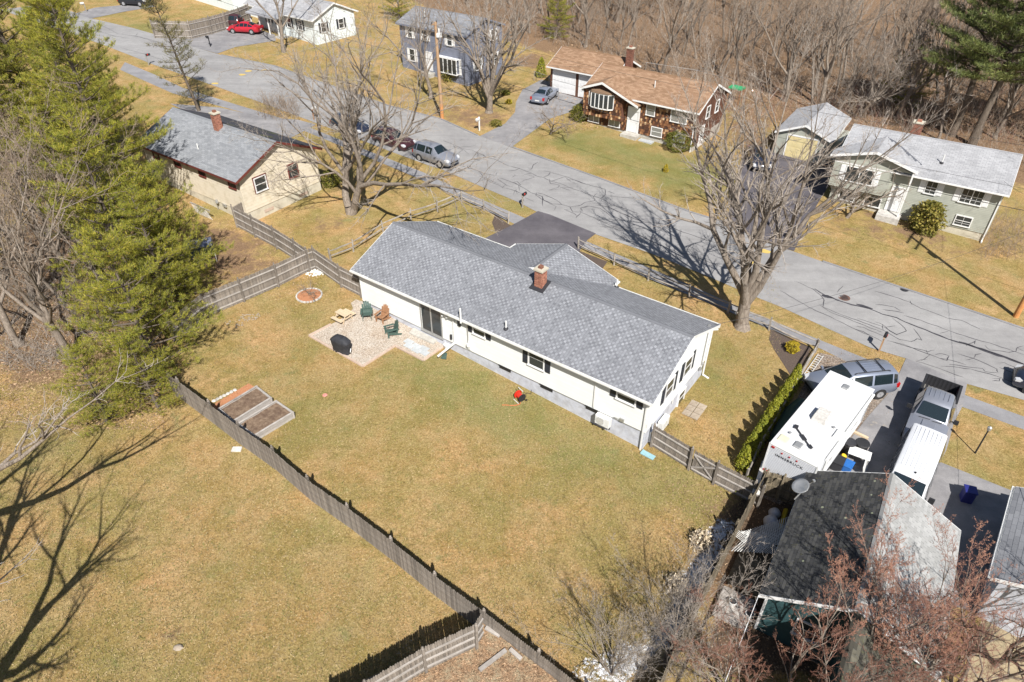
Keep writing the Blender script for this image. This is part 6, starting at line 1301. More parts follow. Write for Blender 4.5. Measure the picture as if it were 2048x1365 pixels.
# ---- camper trailer
q = [at(1663, 740, 3.0), at(1747, 781, 3.0), at(1634, 940, 3.0), at(1541, 885, 3.0)]
fr = (q[0] + q[1]) / 2; bk = (q[2] + q[3]) / 2; ht = math.atan2((bk - fr).y, (bk - fr).x); c = (fr + bk) / 2; c.z = tz(c.x, c.y); Lt = (bk - fr).length; Wt = 2.42
t = thing('camper_trailer', 'white camper trailer with roof vents and lettering, parked beside the mossy roof', 'camper', c, ht); h2, w2 = Lt / 2, Wt / 2
b = MB(); b.prism([(-h2, -w2, .55), (-h2, -w2, 3.0), (h2, -w2, 3.0), (h2, -w2, .75), (h2 - .3, -w2, .55)], (0, Wt, 0)); b.obj('body', mk('camper_side', (.70, .71, .72), (.76, .77, .78), 2, .4, objr=0), t)
b = MB(); b.bx(-h2 - .02, h2 + .02, -w2 - .02, w2 + .02, 3.0, 3.035); o = b.obj('roof', mk('rubber_roof', (.60, .60, .61), (.66, .66, .665), .9, .75, dirt=(.53, .53, .52), dscale=2.5, bump=.05), t)
b = MB()
for k in range(24): z = .9 + k * .085; b.bx(h2 + .0, h2 + .012, -w2 + .02, w2 - .02, z, z + .028)
o = b.obj('siding_rib', flat('rib_grey', (.36, .37, .40), .5), t)
for s in (-1, 1):
    b = MB()
    for k in range(24): z = .7 + k * .092; b.bx(-h2 + .02, h2 - .02, s * w2 - .006, s * w2 + .006, z, z + .02)
    b.obj('siding_rib', flat('rib_grey2', (.5, .51, .53), .5), t)
b = MB()
for y in (-w2, w2): b.bx(h2 - .03, h2 + .03, y - .035, y + .035, .7, 3.04)
b.bx(h2 - .02, h2 + .025, -w2, w2, 2.98, 3.04); b.obj('edge_trim', M['white'], t)
def roofvent(x, y, sx, sy, hz, mat, nm='roof_vent', rz=0):
    b = MB(); b.hexa([(-sx, -sy, 0), (sx, -sy, 0), (sx, sy, 0), (-sx, sy, 0), (-sx * .85, -sy * .85, hz), (sx * .85, -sy * .85, hz), (sx * .85, sy * .85, hz), (-sx * .85, sy * .85, hz)]); o = b.obj(nm, M[mat] if isinstance(mat, str) else mat, t); o.location = (x, y, 3.035); o.rotation_euler = (0, 0, rz); bevel(o, .03); return o
# local axes: +x towards the lettered end (near the mossy roof), +y to the right seen along +x
def lt(px, py): p = at(px, py, 3.05) - c; cc, ss = math.cos(-ht), math.sin(-ht); return p.x * cc - p.y * ss, p.x * ss + p.y * cc
x, y = lt(1643, 836); ac = roofvent(x, y, .5, .38, .34, 'stone', 'air_conditioner')
g = MB()
for k in range(6): g.bx(-.38, -.30 + 0, 0, 0, 0, 0) if False else g.bx(-.4 + .0, .4, .2 + k * .018, .209 + k * .018, .302, .31)
g.obj('grille', M['metal'], ac)
x, y = lt(1692, 774); v_ = roofvent(x, y, .22, .18, .09, 'metal'); x, y = lt(1568, 878); roofvent(x, y, .28, .28, .05, mk('yellowed_vent', (.60, .56, .40), (.66, .62, .46), 4, .5), 'roof_vent'); x, y = lt(1596, 892); roofvent(x, y, .25, .2, .1, 'metal'); x, y = lt(1676, 872); roofvent(x, y, .4, .2, .1, 'pvc', 'skylight')
for px, py in ((1580, 867), (1667, 858)): x, y = lt(px, py); b = MB(); b.lathe([(.05, 0), (.05, .08), (.075, .1), (.01, .12)], 10); o = b.obj('vent_cap', M['metal'], t); o.location = (x, y, 3.03)
(x0_, y0_), (x1_, y1_) = lt(1591, 855), lt(1622, 901); b = MB(); b.beam((x0_, y0_, 3.1), (x1_, y1_, 3.1), .06, .05); b.beam((x0_ * .6 + x1_ * .4, y0_ * .6 + y1_ * .4 - .02, 3.14), (x0_ * .35 + x1_ * .65, y0_ * .35 + y1_ * .65 - .02, 3.14), .16, .05); b.beam((x0_ * .15 + x1_ * .85, y0_ * .15 + y1_ * .85, 3.15), (x1_, y1_, 3.15), .14, .04); b.beam((x0_ - .15, y0_, 3.12), (x0_ + .12, y0_ + .05, 3.12), .2, .03); b.obj('tv_antenna', M['dark_metal'], t)
for k in range(3): b = MB(); b.bx(h2, h2 + .04, -.25 + .38 * (k - 1) - .02 + .1, -.25 + .38 * (k - 1) + .14, 2.72, 2.80); b.obj('marker_light', M['lamp_red'], t)
b = MB(); b.bx(h2, h2 + .04, -w2 + .12, -w2 + .28, 2.84, 2.92); b.obj('marker_light', M['lamp_red'], t)
for s in (-1, 1): b = MB(); b.bx(h2, h2 + .06, s * (w2 - .22) - .16, s * (w2 - .22) + .16, .95, 1.25); b.obj('tail_light', M['lamp_red'], t)
tc = bpy.data.curves.new('lettering', 'FONT'); tc.body = 'INNSBRUCK'; tc.size = .22; tc.extrude = .004; tc.align_x = 'CENTER'; tc.space_character = 1.25
tobj = bpy.data.objects.new('tmp', tc); COL.objects.link(tobj); dg = bpy.context.evaluated_depsgraph_get(); tm = bpy.data.meshes.new_from_object(tobj.evaluated_get(dg)); bpy.data.objects.remove(tobj); tm.materials.clear(); tm.materials.append(M['black'])
lo = inst('lettering', tm, t, M=Matrix(((0, 0, 1, h2 + .018), (1, 0, 0, -.1), (0, 1, 0, 2.42), (0, 0, 0, 1))))
b = MB(); b.tube([(-h2 + .3, w2 + .1, 2.9), (h2 - .9, w2 + .1, 2.9)], .07, 10); b.obj('awning_roll', M['white'], t)
for x in (-h2 + .4, h2 - 1.0): b = MB(); b.beam((x, w2 + .05, 1.0), (x, w2 + .08, 2.9), .05, .05, (1, 0, 0)); b.obj('awning_arm', M['metal'], t)
for x in (-.6, .4):
    for s in (-1, 1): b = MB(); b.tube([(x, s * (w2 - .25), .35), (x, s * (w2 - .02), .35)], .35, 18); b.obj('wheel', M['tyre'], t)
for s in (-1, 1): window(t, Matrix(((1, 0, 0, 0), (0, s, 0, s * w2), (0, 0, 1, 0), (0, 0, 0, 1))), -1.9, 1.7, 1.1, .6, sash=False); window(t, Matrix(((1, 0, 0, 0), (0, s, 0, s * w2), (0, 0, 1, 0), (0, 0, 0, 1))), 1.6, 1.7, .8, .6, sash=False)
b = MB(); b.beam((-h2, -.5, .6), (-h2 - 1.2, 0, .55), .08, .1); b.beam((-h2, .5, .6), (-h2 - 1.2, 0, .55), .08, .1); b.obj('tow_frame', M['dark_metal'], t)
# ------------------------------------------------------------------ clutter on the right driveway
def bin_(label, px, py, mat, r=.28, h=.7, n=14, name='bin', cat='bin', open_=False):
    c_ = at(px, py); t_ = thing(name, label, cat, c_); MB().lathe([(r * .82, 0), (r, h * .96), (r * 1.05, h * .97), (r * 1.05, h)], n).obj('body', M[mat], t_)
    if open_: MB().lathe([(r * .9, h + .002), (r * .88, h + .004), (.01, h + .004)], n).obj('opening', M['black'], t_)
    else: MB().lathe([(r * 1.08, h), (r * 1.0, h + .05), (.05, h + .09), (.01, h + .09)], n).obj('lid', M[mat], t_)
bin_('black round dustbin beside the camper', 1716, 908, 'black', .36, .85, name='dustbin'); bin_('second dark dustbin between the black dustbin and the camper', 1692, 905, 'dark_metal', .32, .8, name='dustbin')
bin_('open white bucket standing on the grey boards', 1463, 1212, 'pvc', .17, .36, name='bucket', cat='bucket', open_=True); bin_('open white bucket near the corner of the teal wall', 1496, 1236, 'pvc', .17, .36, name='bucket', cat='bucket', open_=True)
c_ = at(1693, 940); t = thing('blue_cooler', 'bright blue plastic tub among the clutter beside the camper', 'tub', c_, R(50)); o = MB().bx(-.3, .3, -.22, .22, 0, .42).obj('body', M['blue_plastic'], t); bevel(o, .05); o = MB().bx(-.32, .32, -.24, .24, .42, .5).obj('lid', M['blue_plastic'], t); bevel(o, .03)
c_ = at(1712, 925); t = thing('folding_table', 'pale folding table top beside the blue tub', 'table', c_, R(-32)); MB().bx(-.55, .55, -.35, .35, .7, .74).obj('table_top', M['white'], t)
for x in (-.5, .5):
    for y in (-.3, .3): MB().bx(x - .02, x + .02, y - .02, y + .02, 0, .7).obj('leg', M['metal'], t)
c_ = at(1730, 945); t = thing('plastic_panel', 'upright white panel leaning beside the pale folding table', 'panel', c_, R(57)); o = MB().bx(-.6, .6, -.02, .02, 0, .8).obj('sheet', M['white'], t); o.rotation_euler = (R(-14), 0, 0); MB().bx(-.6, .6, -.04, .04, -.0, .04).obj('bottom_rail', M['metal'], t)
c_ = at(1672, 935); t = thing('storage_box', 'dark grey storage box between the camper and the blue tub', 'box', c_, R(55)); o = MB().bx(-.35, .35, -.28, .28, 0, .55).obj('body', M['dark_metal'], t); bevel(o, .04); MB().bx(-.37, .37, -.3, .3, .55, .6).obj('lid', M['black'], t)
c_ = at(1684, 921); b = MB(); b.lathe([(.15, 0), (.17, .3), (.12, .42), (.01, .44)], 10); o = b.obj('yellow_can', flat('yellow_plastic', (.75, .5, .03))); o.location = c_; tag(o, 'small yellow can behind the pale folding table', 'can')
a, c2 = at(1697, 862), at(1735, 880); b = MB(); b.beam(a + Vector((0, 0, .1)), c2 + Vector((0, 0, .1)), .16, .12); o = b.obj('timber_beam', M['wood_new']); tag(o, 'yellow timber beam lying on the driveway beside the camper', 'timber')
a, c2 = at(1641, 712), at(1604, 765); d = c2 - a; t = thing('concrete_block_row', 'pale ladder lying on the leaves beside the wire mesh rail fence', 'ladder', a)
s_ = Vector((-d.y, d.x, 0)).normalized() * .16
for k in (-1, 1): MB().beam(s_ * k + Vector((0, 0, .06)), d + s_ * k + Vector((0, 0, .06)), .05, .06).obj('ladder_rail', M['stone'], t)
for k in range(13): p = d * (k + .5) / 13; MB().beam(p - s_ + Vector((0, 0, .06)), p + s_ + Vector((0, 0, .06)), .05, .03).obj('rung', M['stone'], t)
t.name = 'ladder'
b = MB(); q = [at(*p) for p in ((1622, 782), (1640, 800), (1560, 905), (1524, 935), (1520, 915), (1560, 850))]; n = 24
c_ = at(1575, 870); t = thing('covered_boat', 'dark green tarpaulin over something long between the mesh fence and the camper', 'tarpaulin', c_, R(57)); b = MB(); lv = [(0, 2.7, .75), (.5, 2.7, .8), (.9, 2.5, .6), (1.1, 2.1, .2)]; vs = []
for z, a, w_ in lv:
    for j in range(n): th = 6.2832 * j / n; vs.append((a * math.copysign(abs(math.cos(th)) ** .8, math.cos(th)), w_ * math.sin(th) * random.uniform(.92, 1.05), z + random.uniform(-.03, .03)))
b.add(vs, [(i * n + j, i * n + (j + 1) % n, (i + 1) * n + (j + 1) % n, (i + 1) * n + j) for i in range(3) for j in range(n)] + [tuple(3 * n + j for j in range(n))]); b.obj('tarpaulin', M['green_tarp'], t, smooth=True); MB().tube([(-2.9, 0, .4), (-3.2, .2, .6)], .03, 6).obj('rope', M['pvc'], t)
# side yard of the mossy house
for i, (px, py, nx__, ny__, sz, rz) in enumerate(((1545, 1080, 7, 7, .13, R(20)), (1508, 1098, 5, 4, .13, R(-5)))):
    c_ = at(px, py); b = MB(Matrix.Rotation(rz, 4, 'Z'))
    for k in range(-nx__, nx__ + 1):
        b.beam((k * sz - .6, -.6, .5), (k * sz + .6, .6, .5), .035, .012); b.beam((k * sz + .6, -.6, .515), (k * sz - .6, .6, .515), .035, .012)
    t9 = thing('garden_trellis', ('larger white lattice panel lying in the side yard by the mossy roof', 'smaller white lattice panel beside the larger one')[i], 'lattice', c_); b.obj('lattice', M['pvc'], t9)
t = thing('wooden_deck', 'dark plank walkway along the left wall of the mossy roofed house', 'deck', at(1505, 1130), R(57.5))
for k in range(16): MB().bx(-1.6 + k * .2, -1.42 + k * .2, -.75, .75, .18, .22).obj('plank', M['fence_old'], t)
MB().bx(-1.6, 1.6, -.7, .7, 0, .18).obj('frame', M['fence_old'], t)
t = thing('wooden_deck', 'grey broken boards with a white bucket on them at the end of the walkway', 'deck', at(1470, 1220), R(-32))
for k in range(9): o = MB().bx(-.8, .8 - .1 * (k % 3), -.85 + k * .19, -.69 + k * .19, .1, .14).obj('plank', M['fence_back'], t)
MB().bx(-.75, .7, -.8, .8, 0, .1).obj('frame', M['fence_old'], t)
for i, (px, py, r_) in enumerate(((1541, 1048, .35), (1548, 1030, .28))): b = MB(); b.lathe([(r_, 0), (r_ * 1.1, r_ * .5), (r_ * .7, r_ * 1.2), (.02, r_ * 1.4)], 14); o = b.obj('grey_sack', M['found_grey'], smooth=True); o.location = at(px, py); tag(o, ('larger grey sack in the shaded side yard', 'smaller grey sack behind the larger grey one')[i], 'sack')
b = MB(); b.tube([at(1560, 1060), at(1566, 1040), at(1572, 1020)], .12, 6); o = b.obj('yellow_float', flat('yellow2', (.6, .42, .02))); tag(o, 'yellow plastic tube under the eave of the mossy roof', 'tube')
c_ = at(1512, 985); t = thing('snow_covered_bench', 'narrow pale plank leaning along the old stockade fence', 'plank', c_, R(62)); MB().bx(-1.2, 1.2, -.18, .18, 1.1, 1.15).obj('board', M['stone'], t); MB().bx(-1.1, 1.1, -.03, .03, 0, 1.1).obj('support', M['fence_old'], t); t.name = 'leaning_plank'
t = thing('blue_bin', 'navy blue plastic bins on the dark driveway behind the white van', 'bin', at(1930, 1000), R(-20)); t.scale = (.75, .75, .75); o = MB().bx(-.35, .35, -.35, .35, 0, 1.0).obj('body', M['navy_plastic'], t); bevel(o, .05); o = MB().bx(-.38, .38, -.38, .38, 1.0, 1.08).obj('lid', M['navy_plastic'], t)
t = thing('recycling_bin', 'blue wheeled recycling bin at the corner of the white porch house', 'bin', at(494, 42), R(-38)); o = MB().bx(-.35, .35, -.35, .35, 0, 1.1).obj('body', M['blue_plastic'], t); MB().bx(-.38, .38, -.4, .4, 1.1, 1.2).obj('lid', M['blue_plastic'], t)
t = thing('green_playset', 'green slide roof at the back corner of the brown shake house', 'play set', at(1468, 205), R(-38)); MB().bx(-.8, .8, -.6, .6, 1.6, 1.75).obj('roof', flat('bright_green', (.03, .3, .12)), t)
for x in (-.7, .7):
    for y in (-.5, .5): MB().bx(x - .05, x + .05, y - .05, y + .05, 0, 1.6).obj('post', M['wood_ady'], t)
# things under the pines
t = thing('garden_swing', 'blue-grey canopy swing standing in the shade of the tall pines', 'garden swing', at(408, 520), R(20)); o = MB().bx(-.9, .9, -.5, .5, 1.55, 1.6).obj('canopy', flat('blue_grey_cloth', (.16, .18, .25), .8), t); o.rotation_euler = (R(12), 0, 0)
o = MB().bx(-.75, .75, -.25, .25, .45, .52).obj('seat', flat('blue_cloth', (.10, .13, .2), .8), t); o = MB().bx(-.75, .75, .22, .3, .5, 1.0).obj('backrest', flat('blue_cloth2', (.10, .13, .2), .8), t)
for s in (-1, 1): MB().tube([(s * .9, -.6, 0), (s * .9, 0, 1.6), (s * .9, .6, 0)], .03, 6).obj('frame', M['metal'], t)
t = thing('turquoise_toy', 'turquoise plastic toy lying under the tall pines', 'toy', at(311, 497), .4); o = MB().bx(-.5, .5, -.25, .25, 0, .3).obj('body', flat('turquoise', (.02, .35, .42)), t); bevel(o, .08); MB().bx(.1, .45, -.2, .2, .3, .6).obj('backrest', flat('turquoise2', (.02, .30, .38)), t)
t = thing('lattice_screen', 'white lattice screen under the deck at the near wall of the cream house', 'lattice', at(405, 432), R(-36)); b = MB()
for k in range(-6, 7): b.beam((k * .16 - .4, 0, .02), (k * .16 + .4, 0, .8), .03, .015, (0, 1, 0)); b.beam((k * .16 + .4, .016, .02), (k * .16 - .4, .016, .8), .03, .015, (0, 1, 0))
b.obj('lattice', M['stone'], t); MB().bx(-1.3, 1.3, -.05, .05, .8, .86).obj('top_rail', M['rail'], t)
# near corner timbers
for i, (p, q_) in enumerate((((972, 1275), (1000, 1292)), ((1020, 1318), (1042, 1338)), ((1012, 1320), (960, 1360)))):
    a, c2 = at(*p), at(*q_); b = MB(); b.beam(a + Vector((0, 0, .76)), c2 + Vector((0, 0, .76)), .16, .12); o = b.obj('landscape_timber', M['fence_back']); tag(o, ('short grey timber at the foot of the fence junction', 'short grey timber farther along the fence foot', 'long grey timber lying away from the fence in the leaves')[i], 'timber')
# ------------------------------------------------------------------ trees and plants
def segmesh(name, segs, mat, n=3):
    "segs: array (k,8) p0 p1 r0 r1 -> open frustums, vectorised"
    S = np.asarray(segs, np.float64); p0, p1, r0, r1 = S[:, :3], S[:, 3:6], S[:, 6], S[:, 7]
    d = p1 - p0; d /= np.linalg.norm(d, axis=1)[:, None] + 1e-9
    ref = np.where(np.abs(d[:, 2:3]) < .9, np.array([[0, 0, 1.]]), np.array([[0, 1., 0]])); x = np.cross(d, ref); x /= np.linalg.norm(x, axis=1)[:, None]; y = np.cross(d, x)
    a = 2 * np.pi * np.arange(n) / n; ca_, sa_ = np.cos(a), np.sin(a)
    ring = x[:, None, :] * ca_[None, :, None] + y[:, None, :] * sa_[None, :, None]
    V = np.concatenate([p0[:, None, :] + ring * r0[:, None, None], p1[:, None, :] + ring * r1[:, None, None]], 1).reshape(-1, 3)
    b = (np.arange(len(S)) * 2 * n)[:, None, None]; j = np.arange(n); q = np.stack([j, (j + 1) % n, n + (j + 1) % n, n + j], 1)[None]
    return fastmesh(name, V, (b + q).reshape(-1, 4), mat, True)
def grow(seed, H, limbs=5, r0=.2, fork=.28, lean=(0, 0), spread=.55, kids=(6, 6, 5), lens=(.62, .45, .38), up=.25, stems=1, twigr=.006, crooked=.13, drop=0):
    rr = random.Random(seed); G_, U_ = rr.gauss, rr.uniform; big, tw, tips = [], [], []
    def rot(d, ang, az):
        x, y, z = d; 
        if abs(z) < .95: ux, uy, uz = y, -x, 0.
        else: ux, uy, uz = 0., z, -y
        l = math.sqrt(ux * ux + uy * uy + uz * uz); ux, uy, uz = ux / l, uy / l, uz / l
        vx, vy, vz = y * uz - z * uy, z * ux - x * uz, x * uy - y * ux; c, s, ca1, sa1 = math.cos(ang), math.sin(ang), math.cos(az), math.sin(az)
        return (x * c + (ux * ca1 + vx * sa1) * s, y * c + (uy * ca1 + vy * sa1) * s, z * c + (uz * ca1 + vz * sa1) * s)
    def br(p, d, Lg, r, lv, n, rend=.25):
        pts = [p]; st = Lg / n
        for i in range(n):
            k = crooked * (1 + .35 * lv); d = (d[0] + G_(0, k), d[1] + G_(0, k), d[2] + G_(0, k) + up * .25 - drop * lv * .05)
            l = math.sqrt(d[0] ** 2 + d[1] ** 2 + d[2] ** 2); d = (d[0] / l, d[1] / l, d[2] / l); q = (p[0] + d[0] * st, p[1] + d[1] * st, p[2] + d[2] * st)
            ra, rb = r * (1 - (1 - rend) * i / n), r * (1 - (1 - rend) * (i + 1) / n); (big if lv < 2 else tw).append((*p, *q, ra, rb)); p = q; pts.append((p, d, rb))
        return pts
    def rec(pts, Lg, r, lv):
        if lv >= len(kids):
            tips.append(pts[-1][0]); return
        n = len(pts) - 1; kd = kids[lv]
        for k in range(kd):
            f = .28 + .72 * (k + rr.random()) / kd; i = min(n, max(1, int(f * n + .5))); p, d, rad = pts[i]
            l2 = Lg * lens[lv] * U_(.6, 1.15) * (1.15 - .55 * f); r2 = max(twigr, min(rad * .7, r * (.42 if lv == 0 else .4))); dd = rot(d, U_(.45, 1.05) * (.75 + .1 * lv), U_(0, 6.28))
            rec(br(p, dd, l2, r2, lv + 1, 4 if lv < 2 else 3, .35), l2, r2, lv + 1)
        p, d, rad = pts[n]
        l2 = Lg * lens[lv] * .7; rec(br(p, rot(d, .2, U_(0, 6.28)), l2, max(twigr, rad), lv + 1, 3, .3), l2, rad, lv + 1)
    for s_ in range(stems):
        d0 = (lean[0] + (G_(0, .18) if stems > 1 else 0), lean[1] + (G_(0, .18) if stems > 1 else 0), 1.); l = math.sqrt(d0[0] ** 2 + d0[1] ** 2 + 1); d0 = tuple(q / l for q in d0)
        hf = H * fork; tr = br((0, 0, -.15), d0, hf, r0, 0, 5, .72); big[-5] = (*big[-5][:6], r0 * 1.45, big[-5][7])
        for k in range(limbs):
            az = 6.283 * (k + U_(-.3, .3)) / limbs; p, d, rad = tr[-1 - (k % 3 if k else 0)]
            dd = rot(d, spread * U_(.35, 1.0) if k else spread * .15, az); Lg = (H - hf) * U_(.75, 1.02) / max(.75, dd[2] + .15) * .92
            rec(br(p, dd, Lg, r0 * .58 * U_(.7, 1.05), 1, 7, .16), Lg, r0 * .55, 0)
    return big, tw, tips
def tree_meshes(nm, twm='twig', bark='bark', buds=0, **k):
    big, tw, tips = grow(**k); a = segmesh(nm + '_trunk', big, M[bark], 7); b = segmesh(nm + '_crown', tw, M[twm], 3); c = None
    if buds:
        rr = random.Random(1); V, Fq = [], []; tw2 = [s for s in tw if s[6] < .02]; rr.shuffle(tw2)
        for s in tw2[:buds]:
            f = rr.random(); p = [s[i] + (s[3 + i] - s[i]) * f for i in range(3)]
            for m_ in range(2):
                z = rr.uniform(.005, .013); o = [p[i] + rr.uniform(-.03, .03) for i in range(3)]; i0 = len(V); V += [(o[0] - z, o[1], o[2]), (o[0], o[1] + z, o[2] + z), (o[0] + z, o[1], o[2] + .01), (o[0], o[1] - z, o[2] - z * .6)]; Fq.append((i0, i0 + 1, i0 + 2, i0 + 3))
        c = fastmesh(nm + '_buds', V, Fq, M['bud'])
    return a, b, c
def plant_tree(ms, label, c, rz=0, s=1.0, group=None, tilt=(0, 0), name='bare_tree', sz=None):
    t = thing(name, label, 'tree', c, rz, group); t.rotation_euler = (tilt[0], tilt[1], rz); t.scale = (s, s, sz or s)
    inst('trunk', ms[0], t); inst('crown', ms[1], t)
    if ms[2]: inst('buds', ms[2], t)['kind'] = 'stuff'
    return t
A = tree_meshes('maple', seed=21, H=13.5, limbs=8, r0=.33, fork=.16, spread=.72, kids=(9, 9, 6), lens=(.46, .43, .40), twigr=.0055, crooked=.10, up=.32, twm='twig_pale')
B_ = tree_meshes('oak', seed=5, H=11.5, limbs=6, r0=.24, fork=.25, spread=.72, kids=(9, 9, 6), lens=(.46, .44, .42), twigr=.005, stems=2, up=.15, twm='twig_pale')
C_ = tree_meshes('ash', seed=9, H=12.5, limbs=5, r0=.22, fork=.26, spread=.6, kids=(6, 6, 4), lens=(.5, .48, .42), twigr=.011)
D_ = tree_meshes('young', seed=13, H=11, limbs=4, r0=.13, fork=.35, spread=.42, kids=(5, 5, 3), lens=(.42, .45, .4), twigr=.010, twm='twig')
E_ = tree_meshes('slim', seed=17, H=12, limbs=3, r0=.12, fork=.45, spread=.35, kids=(5, 4, 3), lens=(.36, .45, .4), twigr=.011, twm='twig_pale')
Fo = tree_meshes('crab', seed=23, H=4.6, limbs=6, r0=.14, fork=.18, spread=.95, kids=(6, 6, 4), lens=(.5, .5, .45), twigr=.006, up=.1, crooked=.2)
Lb = tree_meshes('sweeping', seed=44, H=15, limbs=6, r0=.34, fork=.5, spread=1.05, kids=(6, 5, 3), lens=(.48, .42, .38), twigr=.012, crooked=.12, up=.12, twm='twig_pale')
Sb = tree_meshes('stemmy', seed=51, H=5.6, limbs=3, r0=.045, fork=.25, spread=.6, kids=(7, 6, 4), lens=(.5, .48, .42), twigr=.0045, stems=5, up=.25, twm='twig_pale')
Gb = tree_meshes('budding', seed=31, H=9.0, limbs=7, r0=.16, fork=.12, spread=.75, kids=(9, 8, 5), lens=(.45, .42, .38), twigr=.005, twm='twig_red', buds=17000, up=.3, bark='bark')
plant_tree(A, 'big bare maple between the sidewalk fence and the right end of the white house', at(1484, 655), R(40), 1.42, tilt=(0, R(-3)))
plant_tree(B_, 'wide bare maple with several trunks in front of the cream house', at(702, 427), R(100), 1.42, tilt=(R(-3), R(-5)))
plant_tree(C_, 'bare tree with a stout trunk in front of the white porch house', at(568, 105), R(10), 1.15)
plant_tree(C_, 'dark bare tree just left of the wooden pole by the blue house', at(862, 197), R(150), 1.1, name='bare_tree')
plant_tree(A, 'bare tree with fanned branches at the right corner of the blue house', at(978, 225), R(250), 1.15)
plant_tree(Fo, 'small bare tree at the corner of the brown house driveway', at(1100, 268), 0, .95)
plant_tree(Fo, 'small crab apple with dark trunks in front of the sage house', at(1694, 436), R(70), 1.25)
plant_tree(D_, 'slim bare tree at the left edge of the dark driveway of the sage house', at(1478, 440), R(80), 1.0)
plant_tree(D_, 'slim bare tree at the right edge of the dark driveway near the road', at(1540, 452), R(200), 1.05)
plant_tree(C_, 'tall pale bare tree rising behind the garage with the cream door', at(1640, 215), R(60), 1.3, tilt=(R(4), R(6)))
plant_tree(B_, 'wide bare tree behind the breezeway of the sage house', at(1725, 235), R(20), .85)
plant_tree(C_, 'bare grey tree leaning left at the foot of the tall pines', at(142, 716), R(130), 1.15, tilt=(R(4), R(-9)))
plant_tree(C_, 'bare grey tree at the left edge below the leaning one', at(40, 690), R(30), 1.1, tilt=(0, R(-6)))
for i, (px, py, s) in enumerate(((-40, 600, 1.1), (60, 560, 1.0), (110, 520, .95), (170, 470, 1.0), (230, 640, .8), (20, 480, 1.1), (200, 560, .9), (90, 640, .8), (-20, 690, 1.0), (70, 600, 1.1), (130, 610, .9), (10, 560, 1.2), (150, 560, 1.0), (-60, 500, 1.1))):
    plant_tree((C_, E_, D_)[i % 3], 'bare tree trunk in the thicket left of the tall pines', at(px, py), i * 1.3, s, 'bare trees in the thicket at the left')
for i, (px, py, s, tl) in enumerate(((-21.5, 11.5, 1.0, (0, 0)), (-25.5, 17, 1.05, (0, 0)), (-19.8, 7.8, 1.0, (0, 0)))): plant_tree(Lb, ('bare tree off the lower left corner whose branches shade the lawn', 'bare tree off the left edge whose twigs reach over the lawn', 'bare tree below the lower left corner casting long branch shadows')[i], Vector((px, py, tz(px, py))), i * 2 + 1, s, tilt=tl)
plant_tree(Fo, 'tiny sapling standing in the ring of orange mulch', at(618, 590), 0, .36)
# woods behind the far houses
WL = ('tall bare grey tree in the woods behind the far houses', 'slender bare tree in the woods behind the far houses', 'pale thin-stemmed bare tree in the woods behind the far houses'); random.seed(77)
cand = [(-14, 124), (0, 106), (8, 99), (13, 91), (25, 82), (35, 76), (48, 66), (60, 56)]; wn = 0
for k in range(1200):
    x, y = random.uniform(-30, 115), random.uniform(58, 150)
    if wn >= 285: break
    yl = np.interp(x, [c[0] for c in cand] + [115], [c[1] for c in cand] + [25])
    if y < yl + 1.5 or y > yl + 62: continue
    zc = y * _cp + (CAMH - tz(x, y)) * _sp; u_ = x / zc * FPX + 1024
    if abs(u_ - 1024) > 1300: continue
    m_ = random.choice((0, 1, 1, 2, 2)); s = random.uniform(.75, 1.25)
    plant_tree((C_, D_, E_)[m_], WL[m_], (x, y, tz(x, y)), random.uniform(0, 6.28), s, 'bare trees in the woods behind the far houses', tilt=(random.gauss(0, .05), random.gauss(0, .05))); wn += 1
# thickets of brush: joined stuff
def brush(name, pts, h, n, mat='twig', seed=1, r=.008, spread=.8):
    rr = random.Random(seed); S = []
    for k in range(n):
        c = pts(rr); base = (c[0] + rr.gauss(0, .2), c[1] + rr.gauss(0, .2), tz(c[0], c[1]) - .05); az, el = rr.uniform(0, 6.28), rr.uniform(.2, spread); L_ = h * rr.uniform(.5, 1.1)
        d = (math.cos(az) * math.sin(el), math.sin(az) * math.sin(el), math.cos(el)); p = base
        for i in range(3):
            d = (d[0] + rr.gauss(0, .15), d[1] + rr.gauss(0, .15), d[2] + .05); q = tuple(p[j] + d[j] * L_ / 3 for j in range(3)); S.append((*p, *q, r * (1.2 - .3 * i), r * (.9 - .3 * i)))
            for m2 in range(2): e = (d[0] + rr.gauss(0, .7), d[1] + rr.gauss(0, .7), d[2] + rr.gauss(0, .4)); S.append((*q, *(q[j] + e[j] * L_ * .22 for j in range(3)), r * .6, r * .3))
            p = q
    o = bpy.data.objects.new(name, segmesh(name, S, M[mat])); link(o); o['kind'] = 'stuff'; return o
def inwoods(rr):
    while True:
        x, y = rr.uniform(-25, 100), rr.uniform(60, 150); yl = np.interp(x, [c[0] for c in cand] + [115], [c[1] for c in cand] + [25])
        if yl - 1 < y < yl + 45: return (x, y)
brush('undergrowth', inwoods, 3.0, 4500, 'twig', 2, .015); brush('undergrowth', inwoods, 2.2, 4000, 'twig_pale', 22, .014); brush('undergrowth', lambda rr: (lambda p: (p.x, p.y))(at(rr.uniform(1380, 2080), rr.uniform(190, 300) + 0)), 1.8, 500, 'twig_red', 3, .012)
def pxarea(x0, x1, y0, y1): return lambda rr: (lambda p: (p.x, p.y))(at(rr.uniform(x0, x1), rr.uniform(y0, y1)))
brush('undergrowth', pxarea(-40, 230, 420, 690), 2.4, 700, 'twig_pale', 4, .012); brush('brush_pile', pxarea(10, 150, 690, 740), .9, 260, 'twig_pale', 5, .012, 1.4)
brush('thicket', pxarea(1200, 1400, 1310, 1370), 1.7, 200, 'twig_pale', 6, .006); brush('thicket', pxarea(1330, 1390, 1180, 1300), 1.3, 90, 'twig_pale', 7, .006)
